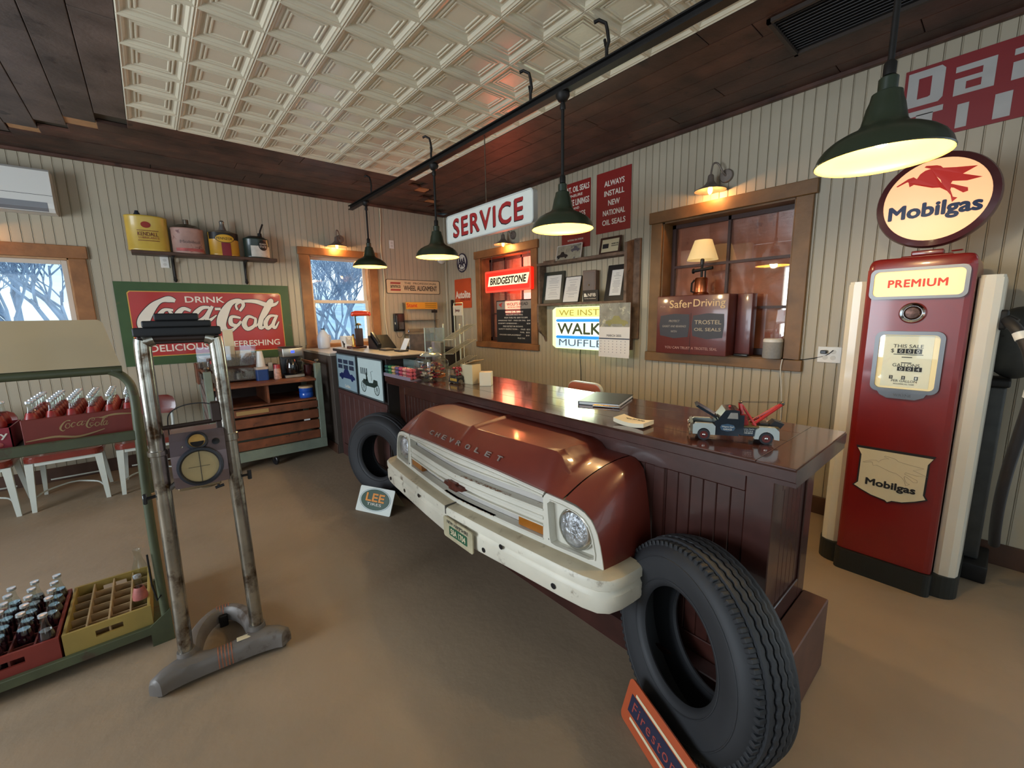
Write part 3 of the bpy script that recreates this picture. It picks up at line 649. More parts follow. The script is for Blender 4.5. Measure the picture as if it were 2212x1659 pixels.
text(t, 'Firestone', 0, .080, w_*.72, .036, mat('dull_red_print', '9a4038', .5, var=0), -.0042, spacing=1.25)
v = [Mi_ for Mi_ in ()]; Mi = t.matrix_world.inverted(); g = G(); bb = -nn_*.10; v = [Mi @ p for p in (p0+bb+tx*.01, p0+bb+tx*(L_-.01), p0+tx*(L_-.012)+bk, p0+tx*.012+bk)]; k = (v[1]-v[0]).cross(v[3]-v[0]).normalized()*.003
g.add([*v, *[p+k for p in v]], [(0, 1, 2, 3), (7, 6, 5, 4), (0, 4, 5, 1), (1, 5, 6, 2), (2, 6, 7, 3), (3, 7, 4, 0)]); part(t, 'rear_panel', g, MATS['tan_metal'])
# ------------------------------------------------------------------ lamp rail and pendant lamps
RX, RZ = 2.0, 2.777
g = G(); g.box(-.026, .026, 0, 6.78, .0, .008); g.box(-.026, .026, 0, 6.78, .040, .048); g.box(-.005, .005, 0, 6.78, .008, .040)
rail = thing('ceiling_rail', 'long dark steel rail hung under the ceiling carrying the green lamps', 'rail', (RX, -1.5, RZ)); part(rail, 'beam', g, M_blackm)
for y in (.82, 1.533, 2.12, 3.36, 4.64):
    yy = y+1.5; g = G(); zt = ZC-.008-RZ
    g.tube([(0, yy, .04), (0, yy, .10), (.0, yy-.012, .125), (-.004, yy-.006, zt-.06), (-.010, yy+.0, zt-.025), (-.03, yy+.03, zt-.004), (-.045, yy+.05, zt-.012)], .009, 8); g.tube([(0, yy, .095), (.012, yy+.018, .13), (.012, yy+.024, .155)], .008, 6); part(rail, 'hook', g, M_blackm)
M_shade_in = mat('shade_inside_cream', 'cba252', .35, var=0)
M_shade_out = mat('shade_green', '202c1e', .42, var=.08, coat=.2)
M_bulb = mat('lamp_bulb', 'fff0c0', .3, var=0, emis=4, ecol='ffdf90')
def pendant(y, zr, label, off=0, watt=14):
    t = thing('pendant_lamp', label, 'lamp', (RX+off, y, zr), 0, None); R = .205; t.scale = (.909,)*3; h = (RZ-zr)/.909
    g = G(); g.tube([(0, 0, .30), (0, 0, h)], .011, 10); g.lathe([(.02, .295), (.02, .335), (.013, .345)], n=16); g.lathe([(.016, h-.10), (.02, h-.09), (.016, h-.06)], n=12); part(t, 'stem', g, M_blackm)
    g = G(); g.lathe([(.045, h-.005), (.045, h-.02), (.03, h-.045), (.014, h-.055)], n=16); part(t, 'rail_clamp', g, M_blackm)
    out = [(R, 0), (R+.003, .005), (R-.001, .013), (R-.008, .034), (R-.024, .057), (R-.047, .077), (R-.077, .094), (.100, .106), (.080, .117), (.070, .132), (.064, .16), (.058, .19), (.050, .212), (.046, .235), (.036, .240), (.030, .243), (.030, .285), (.022, .292), (.0001, .294)]
    g = G(); g.lathe(out, n=40, caps=False); part(t, 'shade', g, M_shade_out)
    inn = [(R, 0), (R-.006, .006), (R-.007, .013), (R-.014, .033), (R-.030, .054), (R-.053, .072), (R-.083, .088), (.088, .103), (.066, .12), (.054, .15), (.0001, .17)]
    g = G(); g.lathe(inn, n=40); g.f = [f for f in g.f if len(f) == 4]; g.fm = [0]*len(g.f); g.sm = [True]*len(g.f); part(t, 'shade_lining', g, M_shade_in)
    g = G(); g.ball((0, 0, .085), .03, .03, .038, 16, 10); part(t, 'bulb', g, M_bulb)
    l = bpy.data.lights.new('pendant_light', 'POINT'); l.energy = watt; l.color = (1.0, .80, .46); l.shadow_soft_size = .035
    o = link('pendant_light', l); o.location = (RX+off, y, zr+.012); return t
pendant(4.81, 2.073, 'green pendant lamp farthest along the rail, before the centre window', watt=12)
pendant(3.327, 2.014, 'green pendant lamp hanging at the left end of the service sign', watt=12)
pendant(1.845, 2.014, 'green pendant lamp hanging in front of the dark red seal signs', watt=12)
pendant(.355, 2.009, 'biggest green pendant lamp in view, right by the gasoline pump globe', watt=12)
# ------------------------------------------------------------------ hanging service sign
t = thing('service_sign', 'white hanging double-faced sign with red service lettering', 'sign', (RX, 2.607, 2.096), RZB); t.scale = (.909,)*3
g = G(); g.prism(rrect(-.575, .575, 0, .237, .035, 6), -.018, .018); part(t, 'panel', g, M_sgw)
g = G(); O = rrect(-.578, .578, -.003, .24, .037, 6); I = rrect(-.568, .568, .007, .23, .03, 6); g = frame_ring(O, I, -.022, .022); part(t, 'rim', g, mat('sign_rim', 'b9bcb8', .4, var=0))
text(t, 'SERVICE', -.008, .114, .93, .152, M_ink, -.0182, bold=.03, d=.0008, name='letter_shadow', spacing=1.15); text(t, 'SERVICE', 0, .121, .93, .152, mat('sign_red', '9e2426', .4, var=0), -.0195, bold=.03, d=.001, spacing=1.15)
g = G(); g.tube([(0, 0, .237), (0, 0, (RZ-2.096)/.909)], .004, 6); part(t, 'hanger_rod', g, M_steel)
# ------------------------------------------------------------------ gasoline pump
PX, PY = 2.94, .318
def pb(q, X=PX): p = onx(q[0], q[1], X); return PY-p.y, p.z
pm = thing('gasoline_pump', 'tall red and white vintage gasoline pump with a lit round globe', 'gas pump', (PX, PY, 0), RZB)
M_pred = mat('pump_red', '741613', .3, var=.07, sc=3, coat=.4, c2='6e1512', thr=.62, c2b=.3, c2sc=2)
M_pwh = mat('pump_white', 'd5cdbb', .35, var=.05, sc=3, coat=.3, c2='8a775a', thr=.72, c2sc=18)
g = G(); poly = [(-.20, .03), (-.198, .008), (-.19, .0), (-.17, -.006), (.17, -.006), (.19, 0), (.198, .008), (.20, .03), (.20, .52), (-.20, .52)]
g.prism(poly, .125, 1.70, axis='z'); part(pm, 'body', g, M_pred)
rows = []
for k in range(9):
    s = k/8; z = 1.70+.05*math.sin(s*PI/2); q = .99-.10*(1-math.cos(s*PI/2)); rows.append([(x*q if True else x, .26+(y-.26)*(.99-.05*(1-math.cos(s*PI/2))), z+.012*(1-(x/.2)**2)*s) for x, y in poly])
g = G(); g.grid(rows, closed=True); g.add(rows[-1], [tuple(range(len(poly)))]); part(pm, 'cap', g, M_pred)
for sgn in (-1, 1):
    g = G(); po = [(.205, .50), (.205, .062), (.225, .05), (.26, .052), (.284, .066), (.293, .10), (.295, .50)]
    po = [(sgn*a, b) for a, b in po]; g.prism(po, .12, 1.635, axis='z'); g.prism([(sgn*(.25)+(a-sgn*.25)*.9, .27+(b-.27)*.97) for a, b in po], 1.635, 1.648, axis='z'); part(pm, 'side_panel', g, M_pwh)
g = G(); g.prism(rrect(-.30, .30, .028, .53, .08, 6), .0, .12, axis='z'); g.prism(rrect(-.205, .205, -.022, .2, .03, 4), .0, .122, axis='z'); part(pm, 'base', g, mat('pump_base_black', '1a1d1a', .5, var=.1))
M_trim = mat('dull_chrome', '6c6c6c', .38, metal=1, var=.05)
# premium window
a = pb((1884, 588)); b = pb((2091, 640)); u0, u1 = -.182, .178; z0 = pb((1890, 645))[1]; z1 = pb((1890, 590))[1]
zc = (pb((1986, 577))[1]+pb((1986, 645))[1])/2; hh = (pb((1986, 577))[1]-pb((1986, 645))[1])/2
M_lit = mat('lit_glass_panel', 'e8c890', .4, var=0, emis=.5, ecol='ffd088')
g = frame_ring(rrect(-.18, .18, zc-hh, zc+hh, .028), rrect(-.165, .165, zc-hh+.014, zc+hh-.014, .022), -.022, 0); part(pm, 'grade_window_frame', g, M_trim)
g = G(); g.prism(rrect(-.167, .167, zc-hh+.012, zc+hh-.012, .022), -.012, -.006); gp = part(pm, 'grade_window', g, M_lit)
text(gp, 'PREMIUM', 0, zc, .215, .036, mat('premium_red', 'd0301a', .5, var=0, emis=.12, ecol='c02010'), -.0125, bold=.05, spacing=1.1)
# round badge
c = pb((1972, 676)); r = .052
g = G(); g.lathe([(r, 0), (r*1.0, -.008), (r*.9, -.016), (r*.72, -.012), (r*.68, -.004)], (c[0], -.006, c[1]), (0, 1, 0), 32); g.v = [(x, y, z) for x, y, z in g.v]; part(pm, 'badge_ring', g, M_chrome)
g = G(); g.lathe([(.0001, -.016), (r*.5, -.014), (r*.66, -.006), (r*.68, 0)], (c[0], -.006, c[1]), (0, 1, 0), 28); part(pm, 'badge', g, mat('bronze_badge', '4a342c', .35, metal=.7, var=.5, sc=60))
# dial window
q = [pb(p) for p in ((1893, 715), (2047, 716), (2028, 850), (1880, 845))]; u0 = (q[0][0]+q[3][0])/2; u1 = (q[1][0]+q[2][0])/2; z1 = (q[0][1]+q[1][1])/2; z0 = (q[2][1]+q[3][1])/2
uc = (u0+u1)/2; hw = (u1-u0)/2
g = frame_ring(rrect(u0, u1, z0, z1, .035), rrect(u0+.018, u1-.018, z0+.018, z1-.018, .022), -.024, 0); part(pm, 'dial_frame', g, M_trim)
g = G(); g.prism(rrect(u0+.016, u1-.016, z0+.016, z1-.016, .022), -.0078, -.0065); part(pm, 'dial_well', g, mat('dial_well', 'e6d3a4', .5, var=0, emis=.2, ecol='ffe0a0'))
g = G(); g.box(uc-hw*.70, uc+hw*.70, -.012, -.008, z0+.028, z1-.022); df = part(pm, 'dial_face', g, mat('dial_face', 'd8d2b8', .5, var=.02, emis=.12, ecol='fff0c8'))
H_ = z1-z0
def dz(f): return z1-H_*f
text(df, 'THIS SALE', uc, dz(.24), hw*.86, .018, M_ink, -.0125); text(df, '$', uc-hw*.44, dz(.32), .012, .022, M_ink, -.0125)
for k, ch in enumerate('000'):
    g = G(); g.box(uc-hw*.30+k*.032, uc-hw*.30+k*.032+.029, -.014, -.0122, dz(.32)-.012, dz(.32)+.012); part(df, 'counter_wheel', g, M_ink); text(df, ch, uc-hw*.30+k*.032+.0145, dz(.32), .012, .017, M_wprint, -.0145)
g = G(); g.box(uc-hw*.40, uc+hw*.45, -.0135, -.0122, dz(.375)-.0015, dz(.375)+.0015); part(df, 'rule_line', g, M_ink)
for f in (.42, .51): g = G(); g.box(uc-hw*.15, uc+hw*.15, -.0135, -.0122, dz(f)-.002, dz(f)+.002); part(df, 'rule_line', g, M_ink)
text(df, 'GALLONS', uc, dz(.55), hw*.78, .017, M_ink, -.0125)
for k, ch in enumerate('004'):
    g = G(); g.box(uc-hw*.24+k*.032, uc-hw*.24+k*.032+.029, -.014, -.0122, dz(.61)-.011, dz(.61)+.011); part(df, 'counter_wheel', g, M_ink); text(df, ch, uc-hw*.24+k*.032+.0145, dz(.61), .012, .016, M_wprint, -.0145)
for k, ch in enumerate('381'):
    g = G(); g.box(uc-.052+k*.048-.007, uc-.052+k*.048+.007, -.014, -.0122, dz(.755)-.009, dz(.755)+.009); part(df, 'counter_wheel', g, M_ink); text(df, ch, uc-.052+k*.048, dz(.755), .007, .012, M_wprint, -.0145)
text(df, 'PER GALLON', uc, dz(.81), hw*.74, .012, M_ink, -.0125); text(df, 'INCLUDING ALL TAXES', uc, dz(.86), hw*.6, .006, M_ink, -.0125)
g = G(); g.box(u0+.02, u1-.02, -.020, -.018, z0+.02, z1-.02); part(pm, 'dial_glass', g, M_glass)
g = G(); g.prism([(uc-hw*.78, z0+.004), (uc+hw*.70, z0+.004), (uc+hw*.62, z0-.018), (uc+hw*.38, z0-.034), (uc-hw*.45, z0-.034), (uc-hw*.68, z0-.018)], -.016, 0); part(pm, 'maker_plate', g, M_trim); text(pm, 'WAYNE', uc, z0-.015, .07, .014, mat('grey_print', '55565a', .4, var=0), -.0165)
# winged horse outline (crop units traced) and shield
HORSE = [(585, 452), (650, 418), (680, 412), (700, 428), (715, 402), (740, 386), (770, 381), (733, 365), (742, 357), (800, 366), (820, 374), (834, 388), (900, 399), (1008, 411), (940, 445), (1038, 480), (965, 489), (893, 478), (886, 492), (975, 530), (978, 550), (955, 556), (905, 520), (890, 515), (888, 528), (906, 572), (930, 580), (905, 602), (893, 560), (872, 532), (832, 505), (790, 499), (740, 480), (688, 460), (664, 470), (655, 440), (648, 436), (595, 456)]
HORSE = [((x-810)/456.0, -(y-478)/456.0) for x, y in HORSE]
q = [pb(p) for p in ((1856, 961), (2017, 988), (1999, 1085), (1845, 1046))]
su0 = -.158; su1 = .150; sz1 = .650; sz0 = .425
P_ = [pb((1700+x/3.53, 880+y/3.53)) for x, y in ((540, 290), (1130, 385), (1085, 430), (1045, 670), (1065, 705), (980, 718), (880, 724), (800, 712), (765, 722), (748, 705), (640, 662), (560, 615), (508, 580), (540, 560), (568, 345))]
cx_ = sum(p[0] for p in P_)/len(P_); cz_ = sum(p[1] for p in P_)/len(P_)
g = G(); g.prism([(cx_+(a-cx_)*1.03, cz_+(b-cz_)*1.03) for a, b in P_], -.0115, -.006); sh = part(pm, 'shield', g, M_ink)
g = G(); g.prism([(cx_+(a-cx_)*.975, cz_+(b-cz_)*.965) for a, b in P_], -.013, -.0116); part(sh, 'shield_face', g, M_sgw if False else mat('shield_cream', 'd3c7a8', .3, var=.02, coat=.3))
hc = pb((1700+815/3.53, 880+475/3.53)); sc_ = .262
g = G(); g.tube([(hc[0]+a*sc_, -.0132, hc[1]+b*sc_) for a, b in HORSE], .0007, 4, closed=True); part(sh, 'winged_horse_outline', g, mat('faded_red_line', '8a7466', .6, var=0))
mc = pb((1700+785/3.53, 880+600/3.53)); text(sh, 'Mobilgas', mc[0], mc[1], .200, .047, M_ink, -.0132, bold=.045)
# globe
gx = .0; gc = .002; gz = 2.045; R = .232; gy = .235
g = G(); g.lathe([(R-.022, -.045), (R-.006, -.04), (R, -.02), (R+.001, 0), (R, .02), (R-.006, .04), (R-.022, .045)], (gc, gy, gz), (0, 1, 0), 56); g.f = [f for f in g.f if len(f) == 4]; g.fm = [0]*len(g.f); g.sm = [True]*len(g.f)
g.lathe([(R-.034, .049), (R-.022, .045)], (gc, gy, gz), (0, 1, 0), 56); g.f = [f for f in g.f if len(f) == 4]; 
g.lathe([(R-.034, -.049), (R-.022, -.045)], (gc, gy, gz), (0, 1, 0), 56); g.f = [f for f in g.f if len(f) == 4]; g.fm = [0]*len(g.f); g.sm = [True]*len(g.f); gl = part(pm, 'globe_body', g, mat('globe_maroon', '4a1218', .35, var=.1, coat=.3))
M_gf = mat('globe_face', 'f0c090', .4, var=0, emis=.42, ecol='ffbe86')
for s in (-1, 1):
    g = G(); g.lathe([(.0001, -.062), (R*.4, -.059), (R*.7, -.053), (R-.032, -.047)], (gc, gy, gz), (0, s, 0), 48)
    part(gl, 'globe_lens', g, M_gf)
def lensy(u, z): return gy-.0625+.0155*((u-gc)**2+(z-gz)**2)/(R-.032)**2
hz = gz+.075; g = G(); g.prism([(gc+a*.315+.0, hz+b*.37) for a, b in HORSE], 0, .001); g.v = [(x, lensy(x, z)-y-.001, z) for x, y, z in g.v]; part(gl, 'winged_horse', g, mat('horse_red', 'c82a1e', .5, var=0, emis=.15, ecol='c02010'))
o = text(gl, 'Mobilgas', gc, gz-.055, .34, .085, mat('navy_letter', '142a52', .5, var=0), 0, bold=.05)
for v in o.data.vertices: v.co.y = lensy(v.co.x, v.co.z)-.0015+v.co.y
for uu, s in ((0, 1),):
    g = G(); g.box(-.10, .10, gy-.05, gy+.05, 1.755, 1.775, .006); g.box(-.062, .062, gy-.035, gy+.035, 1.775, 1.80, .006); g.cyl((.09, gy-.02, 1.785), (.13, gy-.04, 1.785), .004, n=6); part(pm, 'globe_base', g, M_pred)
# hose and nozzle on the right side of the pump
hp = [onx(2172, 690, 3.05), onx(2190, 705, 3.0), onx(2205, 725, 2.98), onx(2225, 770, 2.95), onx(2228, 850, 2.95), onx(2205, 930, 2.98), onx(2178, 1010, 3.02), onx(2160, 1080, 3.08), onx(2150, 1140, 3.16), onx(2147, 1175, 3.24)]
g = G(); loc = [Vector((PY-p.y, p.x-PX, p.z)) for p in hp]
g.tube(smooth(loc), .022, 10); part(pm, 'hose', g, mat('hose_black', '211e1e', .6, var=.15, sc=20))
for i in (2, 4):
    a = loc[i]; b = loc[i+1]; d = (b-a).normalized(); g = G(); g.cyl(a-d*.015, a+d*.02, .0245, n=12); part(pm, 'hose_clamp', g, M_white)
g = G(); a = loc[0]; g.box(a.x-.05, a.x+.01, a.y-.02, a.y+.05, a.z-.05, a.z+.045, .012); g.cyl(a, a+Vector((.03, -.01, -.02)), .026, n=12); part(pm, 'nozzle', g, M_blackm)
# dark grey equipment beyond the pump at the right edge
M_dgrey = mat('grey_hammertone', '3a3a38', .5, metal=.3, var=.2, sc=15, c2='1f1d1b', thr=.62, c2sc=9)
t = thing('air_compressor', 'dark grey round-topped machine behind the pump at the right edge', 'machine', (3.42, .015, 0), RZB)
g = G(); g.box(-.09, .09, -.12, .18, 0, .10, .01); part(t, 'foot', g, M_blackm)
g = G(); g.box(-.05, .05, -.05, .14, .10, 1.08, .012); part(t, 'column', g, M_dgrey)
g = G(); g.box(-.06, .06, -.06, .15, 1.08, 1.12, .01); part(t, 'collar', g, M_blackm)
g = G(); g.ball((.06, .04, 1.31), .12, .10, .19, 24, 16); part(t, 'domed_head', g, M_dgrey)
# ------------------------------------------------------------------ wall lamps above the windows
def sconce(name_label, base, u_off=0, rz=0, watt=5, drop=.0):
    """base: point on the wall where the round plate sits; viewer frame"""
    t = thing('wall_lamp', name_label, 'lamp', base, rz)
    M_g = mat('galvanised_grey', '7c7168', .45, metal=.4, var=.2, sc=20)
    g = G(); g.lathe([(.052, -.012), (.052, -.022), (.046, -.030), (.0001, -.032)], (0, 0, 0), (0, 1, 0), 24); g.f = g.f; part(t, 'back_plate', g, M_g)
    g = G(); g.tube(smooth([Vector(p) for p in ((0, -.028, .0), (-.01, -.055, .02), (-.035, -.085, .08), (-.055, -.10, .095), (-.07, -.112, .08), (-.078, -.118, .02), (-.078, -.118, -.02))], 5), .007, 8); part(t, 'arm', g, M_g)
    c = (-.078, -.118, -.05)
    g = G(); g.lathe([(.118, -.062), (.114, -.055), (.07, -.035), (.04, -.012), (.026, .012), (.022, .05), (.016, .06), (.0001, .062)], c, (0, 0, 1), 32, caps=False); g.lathe([(.0001, .05), (.018, .04), (.022, .01), (.036, -.014), (.066, -.039), (.110, -.058), (.118, -.062)], c, (0, 0, 1), 32, caps=False); part(t, 'shade', g, M_g)
    g = G(); g.ball((c[0], c[1], c[2]-.055), .018, .018, .034, 14, 10); part(t, 'bulb', g, mat('amber_bulb', 'ffb050', .3, var=0, emis=30, ecol='ff9c38'))
    l = bpy.data.lights.new('wall_lamp_light', 'POINT'); l.energy = watt; l.color = (1, .50, .17); l.shadow_soft_size = .02
    o = link('wall_lamp_light', l); o.parent = t; o.location = (c[0], c[1], c[2]-.08); return t
sconce('grey wall lamp with glowing bulb above the centre window', (2.03, YW-.0, 2.52), rz=0, watt=7)
sconce('grey wall lamp above the left window, beyond the view edge', (-1.05, YW, 2.44), watt=6)
def onw(y, z, off=0): return (XW-off, y, z)
sconce('grey wall lamp above the small inner window with the red lit sign', onw(4.20, 2.50), rz=RZB, watt=6)
sconce('grey wall lamp with curved arm above the large inner window', onw(1.59, 2.565), rz=RZB, watt=6)
# ------------------------------------------------------------------ things on wall_right
def wb(name, label, cat, y, z, off=.012, group=None): return thing(name, label, cat, (XW-off, y, z), RZB, group)
def plate(t, name, x0, x1, z0, z1, m, r=0, th=.003, y=0):
    g = G(); g.prism(rrect(x0, x1, z0, z1, r) if r else [(x0, z0), (x1, z0), (x1, z1), (x0, z1)], y-th, y); return part(t, name, g, m)
# club badge
M_navy = mat('navy_enamel', '17173a', .3, var=.05, coat=.3)
t = wb('round_badge_sign', 'round dark blue club badge sign with three letters A on wall', 'sign', 5.37, 2.28); r = .138
g = G(); g.lathe([(r, 0), (r, -.004), (.0001, -.004)], (0, 0, 0), (0, 1, 0), 40); part(t, 'disc', g, M_navy)
g = G(); g.lathe([(.104, -.0041), (.104, -.0052), (.0001, -.0052)], (0, 0, .016), (0, 1, 0), 36); part(t, 'white_disc', g, M_sgw)
for k, x in enumerate((-.055, 0, .055)): text(t, 'A', x, .012+(-.012 if k == 1 else 0), .085, .115, M_navy, -.0055, bold=.05)
text(t, 'APPROVED', 0, -.108, .16, .024, M_wprint, -.0045, arc=-.12)
# orange spark-plug sign
t = wb('autolite_sign' if False else 'orange_wall_sign', 'orange rectangular sparkplug sign low beside the corner', 'sign', 5.37, 1.835)
plate(t, 'panel', -.215, .215, -.215, .215, mat('sign_orange', 'c44a20', .45, var=.05, coat=.15), .02, .006)
text(t, 'Autolite', 0, -.015, .38, .105, M_wprint, -.0065, bold=.03); text(t, 'SPARK PLUGS', .06, -.085, .26, .045, mat('maroon_print', '6a1c1c', .5, var=0), -.0065)
# two seal signs
M_dred = mat('dark_red_enamel', '86211d', .4, var=.06, sc=3, coat=.15)
t = wb('seal_sign', 'dark red enamel sign reading always install new national oil seals', 'sign', 2.68, 2.60)
plate(t, 'panel', -.205, .205, -.29, .29, M_dred, .004, .005)
for k, (s, w) in enumerate((('ALWAYS', .235), ('INSTALL', .235), ('NEW', .135), ('NATIONAL', .262), ('OIL SEALS', .275))): text(t, s, .012, .175-k*.092+.0, w, .05, M_wprint, -.0055, bold=.03)
t = wb('seal_sign', 'dark red enamel sign partly hidden behind a green pendant lamp', 'sign', 3.165, 2.55)
plate(t, 'panel', -.20, .20, -.34, .34, M_dred, .004, .005)
for k, (s, w, h) in enumerate((('NAT. OIL SEALS', .35, .055), ('INSURE', .17, .026), ('BRAKE LININGS', .35, .06), ('AND', .08, .022), ('BEARINGS', .25, .05))): text(t, s, .01, (.27, .205, .135, .075, .01)[k], w, h, M_wprint, -.0055, bold=.03)
text(t, 'NATIONAL SEAL DIVISION', 0, -.25, .22, .018, M_wprint, -.0055)
# racing-style sign at the far right
t = wb('raceway_sign', 'large red and white blocky lettered sign beside the ceiling at right', 'sign', .565, 2.49)
plate(t, 'panel', .0, 1.45, .0, .405, mat('raceway_red', '7e1d20', .45, var=.08, sc=3), 0, .006)
M_wg = mat('raceway_white', 'a8a6a2', .5, var=.06)
def blk(rects, dx, dz, sx, sz):
    for (a, b, c, d) in rects: g = G(); g.prism([(dx+a*sx, dz+c*sz), (dx+b*sx, dz+c*sz), (dx+b*sx, dz+d*sz), (dx+a*sx, dz+d*sz)], -.0085, -.006); part(t, 'block_letter', g, M_wg)
g = G(); g.add(*(lambda G_: (G_.v, G_.f))(frame_ring([(.015, .195), (.155, .195), (.172, .215), (.172, .365), (.155, .385), (.015, .385)], [(.062, .235), (.108, .235), (.118, .24), (.118, .345), (.108, .345), (.062, .345)], -.0085, -.006))); part(t, 'block_letter', g, M_wg)
for x0 in (.215, .43, .645, .86):
    blk([(0, 1, .8, 1), (.68, 1, 0, .8), (0, .68, .42, .58), (0, .3, 0, .42), (.3, .68, 0, .16)], x0, .195, .155, .15)
for x0, w in ((.02, .16), (.21, .10), (.34, .14), (.52, .14), (.72, .14), (.92, .14)): blk([(0, 1, 0, 1)], x0+w*.3, .02, w*.45, .125); blk([(0, 1, .8, 1)], x0, .02, w, .15) if x0 < .1 else None
# lit tire sign hanging in the small inner window
t = wb('lit_red_sign', 'glowing red box sign with white italic lettering in the small inner window', 'sign', 4.255, 1.945, .012)
t.location.x = XW-.035
g = G(); g.prism(rrect(-.45, .45, -.135, .135, .02), -.05, .02); part(t, 'housing', g, mat('sign_case_red', 'd8241a', .35, var=0, emis=.55, ecol='ff2410'))
g = frame_ring(rrect(-.455, .455, -.14, .14, .022), rrect(-.43, .43, -.115, .115, .015), -.058, -.05); part(t, 'rim', g, mat('sign_rim_red', 'e85040', .3, var=0, emis=.3, ecol='ff5030'))
g = G(); g.prism([(-.405, -.058), (.385, -.058), (.425, .068), (-.37, .068)], -.0522, -.0505); part(t, 'letter_backing', g, mat('glow_cream', 'fff0c8', .4, var=0, emis=.55, ecol='ffecb8'))
text(t, 'BRIDGESTONE', .01, .004,        .72, .085, M_ink, -.0525, bold=.05, shear=.2)
l = bpy.data.lights.new('red_sign_glow', 'AREA'); l.shape = 'RECTANGLE'; l.size = .85; l.size_y = .25; l.energy = 5; l.color = (1, .16, .08)
o = link('red_sign_glow', l); o.location = (XW-.10, 4.255, 1.945); o.rotation_euler = (0, PI/2, 0)
l = bpy.data.lights.new('red_sign_glow', 'AREA'); l.shape = 'RECTANGLE'; l.size = .85; l.size_y = .3; l.energy = 4; l.color = (1, .25, .16)
o = link('red_sign_glow', l); o.location = (XW+.0, 4.255, 1.945); o.rotation_euler = (0, -PI/2, 0)
for x in (-.36, .36): g = G(); g.tube([(x, -.01, .135), (x, -.01, .345)], .002, 5); part(t, 'hanging_wire', g, M_steel)
# price board
t = thing('price_board', 'black felt price board with small white lettering standing in the small inner window', 'price board', (XW+.02, 4.24, 1.14), RZB)
g = G(); g.box(-.36, .36, -.015, .005, 0, .56, .003); part(t, 'board', g, mat('felt_black', '1d1e22', .85, var=.05))
g = G(); g.box(-.34, .34, -.019, -.015, .44, .545); part(t, 'header_panel', g, mat('header_grey', '8b857c', .5, var=.02))
text(t, "WOLF'S HEAD", .075, .505, .42, .04, M_ink, -.0195, bold=.01); text(t, 'MOTOR OIL COMPANY', .03, .465, .28, .016, M_ink, -.0195)
g = G(); g.prism([(-.30, .51), (-.22, .53), (-.235, .505), (-.25, .50), (-.235, .485), (-.25, .465), (-.27, .485), (-.29, .49)], -.0205, -.019); part(t, 'wolf_mark', g, mat('wolf_red', 'b02a20', .5, var=0))
for k, (s, x, w) in enumerate((('WAYNE CARL GARAGE', .01, .36), ('WELCOME RACE FANS', .01, .34), ('MON THRU FRI  8AM TO 5PM', .04, .46), ('EMISSIONS TEST - PASS OR FAIL  $40', -.0, .64), ('EXEMPT EMISSIONS -             $20', 0, .64), ('FREE RETEST IN 30 DAYS', -.02, .40), ('SAFETY INSPECTION -    PASS  $22', .0, .63), ('FAIL  $22', .22, .18), ('STICKER REPLACEMENT        $10', .0, .60), ('PLUS TAX', .15, .14))): text(t, s, x, .405-k*.038, w, .019, M_wprint, -.0155)
# shelf unit with frames
t = wb('wall_shelf', 'weathered two-tier wooden wall shelf with framed papers on it', 'shelf', 3.0, 1.60)
SX0, SX1, SD = -.64, .56, .135
g = G(); g.box(SX0, SX1, -SD, 0, 0, .026, .003); part(t, 'lower_shelf', g, M_rough)
g = G(); g.box(SX0, SX1, -SD, 0, .455, .485, .003); part(t, 'upper_shelf', g, M_rough)
g = G(); g.prism([(0, -.46), (-.06, -.46), (-SD, -.0), (-SD-.005, .56), (0, .60)], SX1, SX1+.03, axis='x'); part(t, 'side_board', g, M_rough)
g = G(); g.box(SX1+.03, SX1+.10, -.03, 0, -.35, .60, .003); part(t, 'side_board', g, M_rough)
g = G(); g.prism([(0, 0), (-SD, 0), (-SD, -.18), (-SD*.8, -.30), (-.03, -.36), (0, -.42)], SX0+.0, SX0+.03, axis='x'); part(t, 'bracket', g, M_rough)
g = G(); g.box(SX0, SX0+.025, -.11, 0, .026, .455, .003); part(t, 'side_board', g, M_rough)
g = G(); g.box(SX0, SX0+.20, -.03, -.0, .485, .52, .003); part(t, 'back_cleat', g, M_rough)
def framed(label, x, z, w, h, lean, rot, mf, mp_, lines, depth=.012, mw=.02, cat='picture frame', name='picture_frame', y=-.06):
    """framed sheet standing on the shelf, leaning back"""
    f = thing(name, label, cat); M = Matrix.Translation((XW-.012, 3.0, 1.60)) @ Matrix.Rotation(RZB, 4, 'Z') @ Matrix.Translation((x, y, z)) @ Matrix.Rotation(rot, 4, 'Z') @ Matrix.Rotation(-lean, 4, 'X'); f.matrix_world = M
    g = G(); g.add(*(lambda q: (q.v, q.f))(frame_ring(rrect(-w/2, w/2, 0, h, .003, 1), rrect(-w/2+mw, w/2-mw, mw, h-mw, .002, 1), -depth, 0))); part(f, 'frame', g, mf)
    g = G(); g.box(-w/2+mw*.9, w/2-mw*.9, -depth*.4, -.001, mw*.9, h-mw*.9); part(f, 'sheet', g, mp_)
    if lines:
        g = G(); r = random.Random(int(w*1e4)); z_ = h-mw-.035
        while z_ > mw+.03: ww = (w/2-mw-.02)*r.uniform(.35, .95); g.box(-ww, ww, -depth*.4-.0008, -depth*.4, z_, z_+.0035); z_ -= r.choice((.014, .014, .026))
        o = part(f, 'print_lines', g, mat('grey_print_lines', '8a8a90', .6, var=0)); o['kind'] = 'stuff'
    return f
M_gframe = mat('green_black_frame', '2a2f2a', .4, var=.1)
framed('framed certificate with wide dark green frame at left of the lower shelf', -.46, .028, .31, .36, .14, .05, M_gframe, M_paper, True, mw=.04)
framed('white certificate in a thin black frame leaning beside the green framed one', -.17, .028, .235, .29, .22, .0, M_black, M_paper, True, mw=.006, y=-.075)
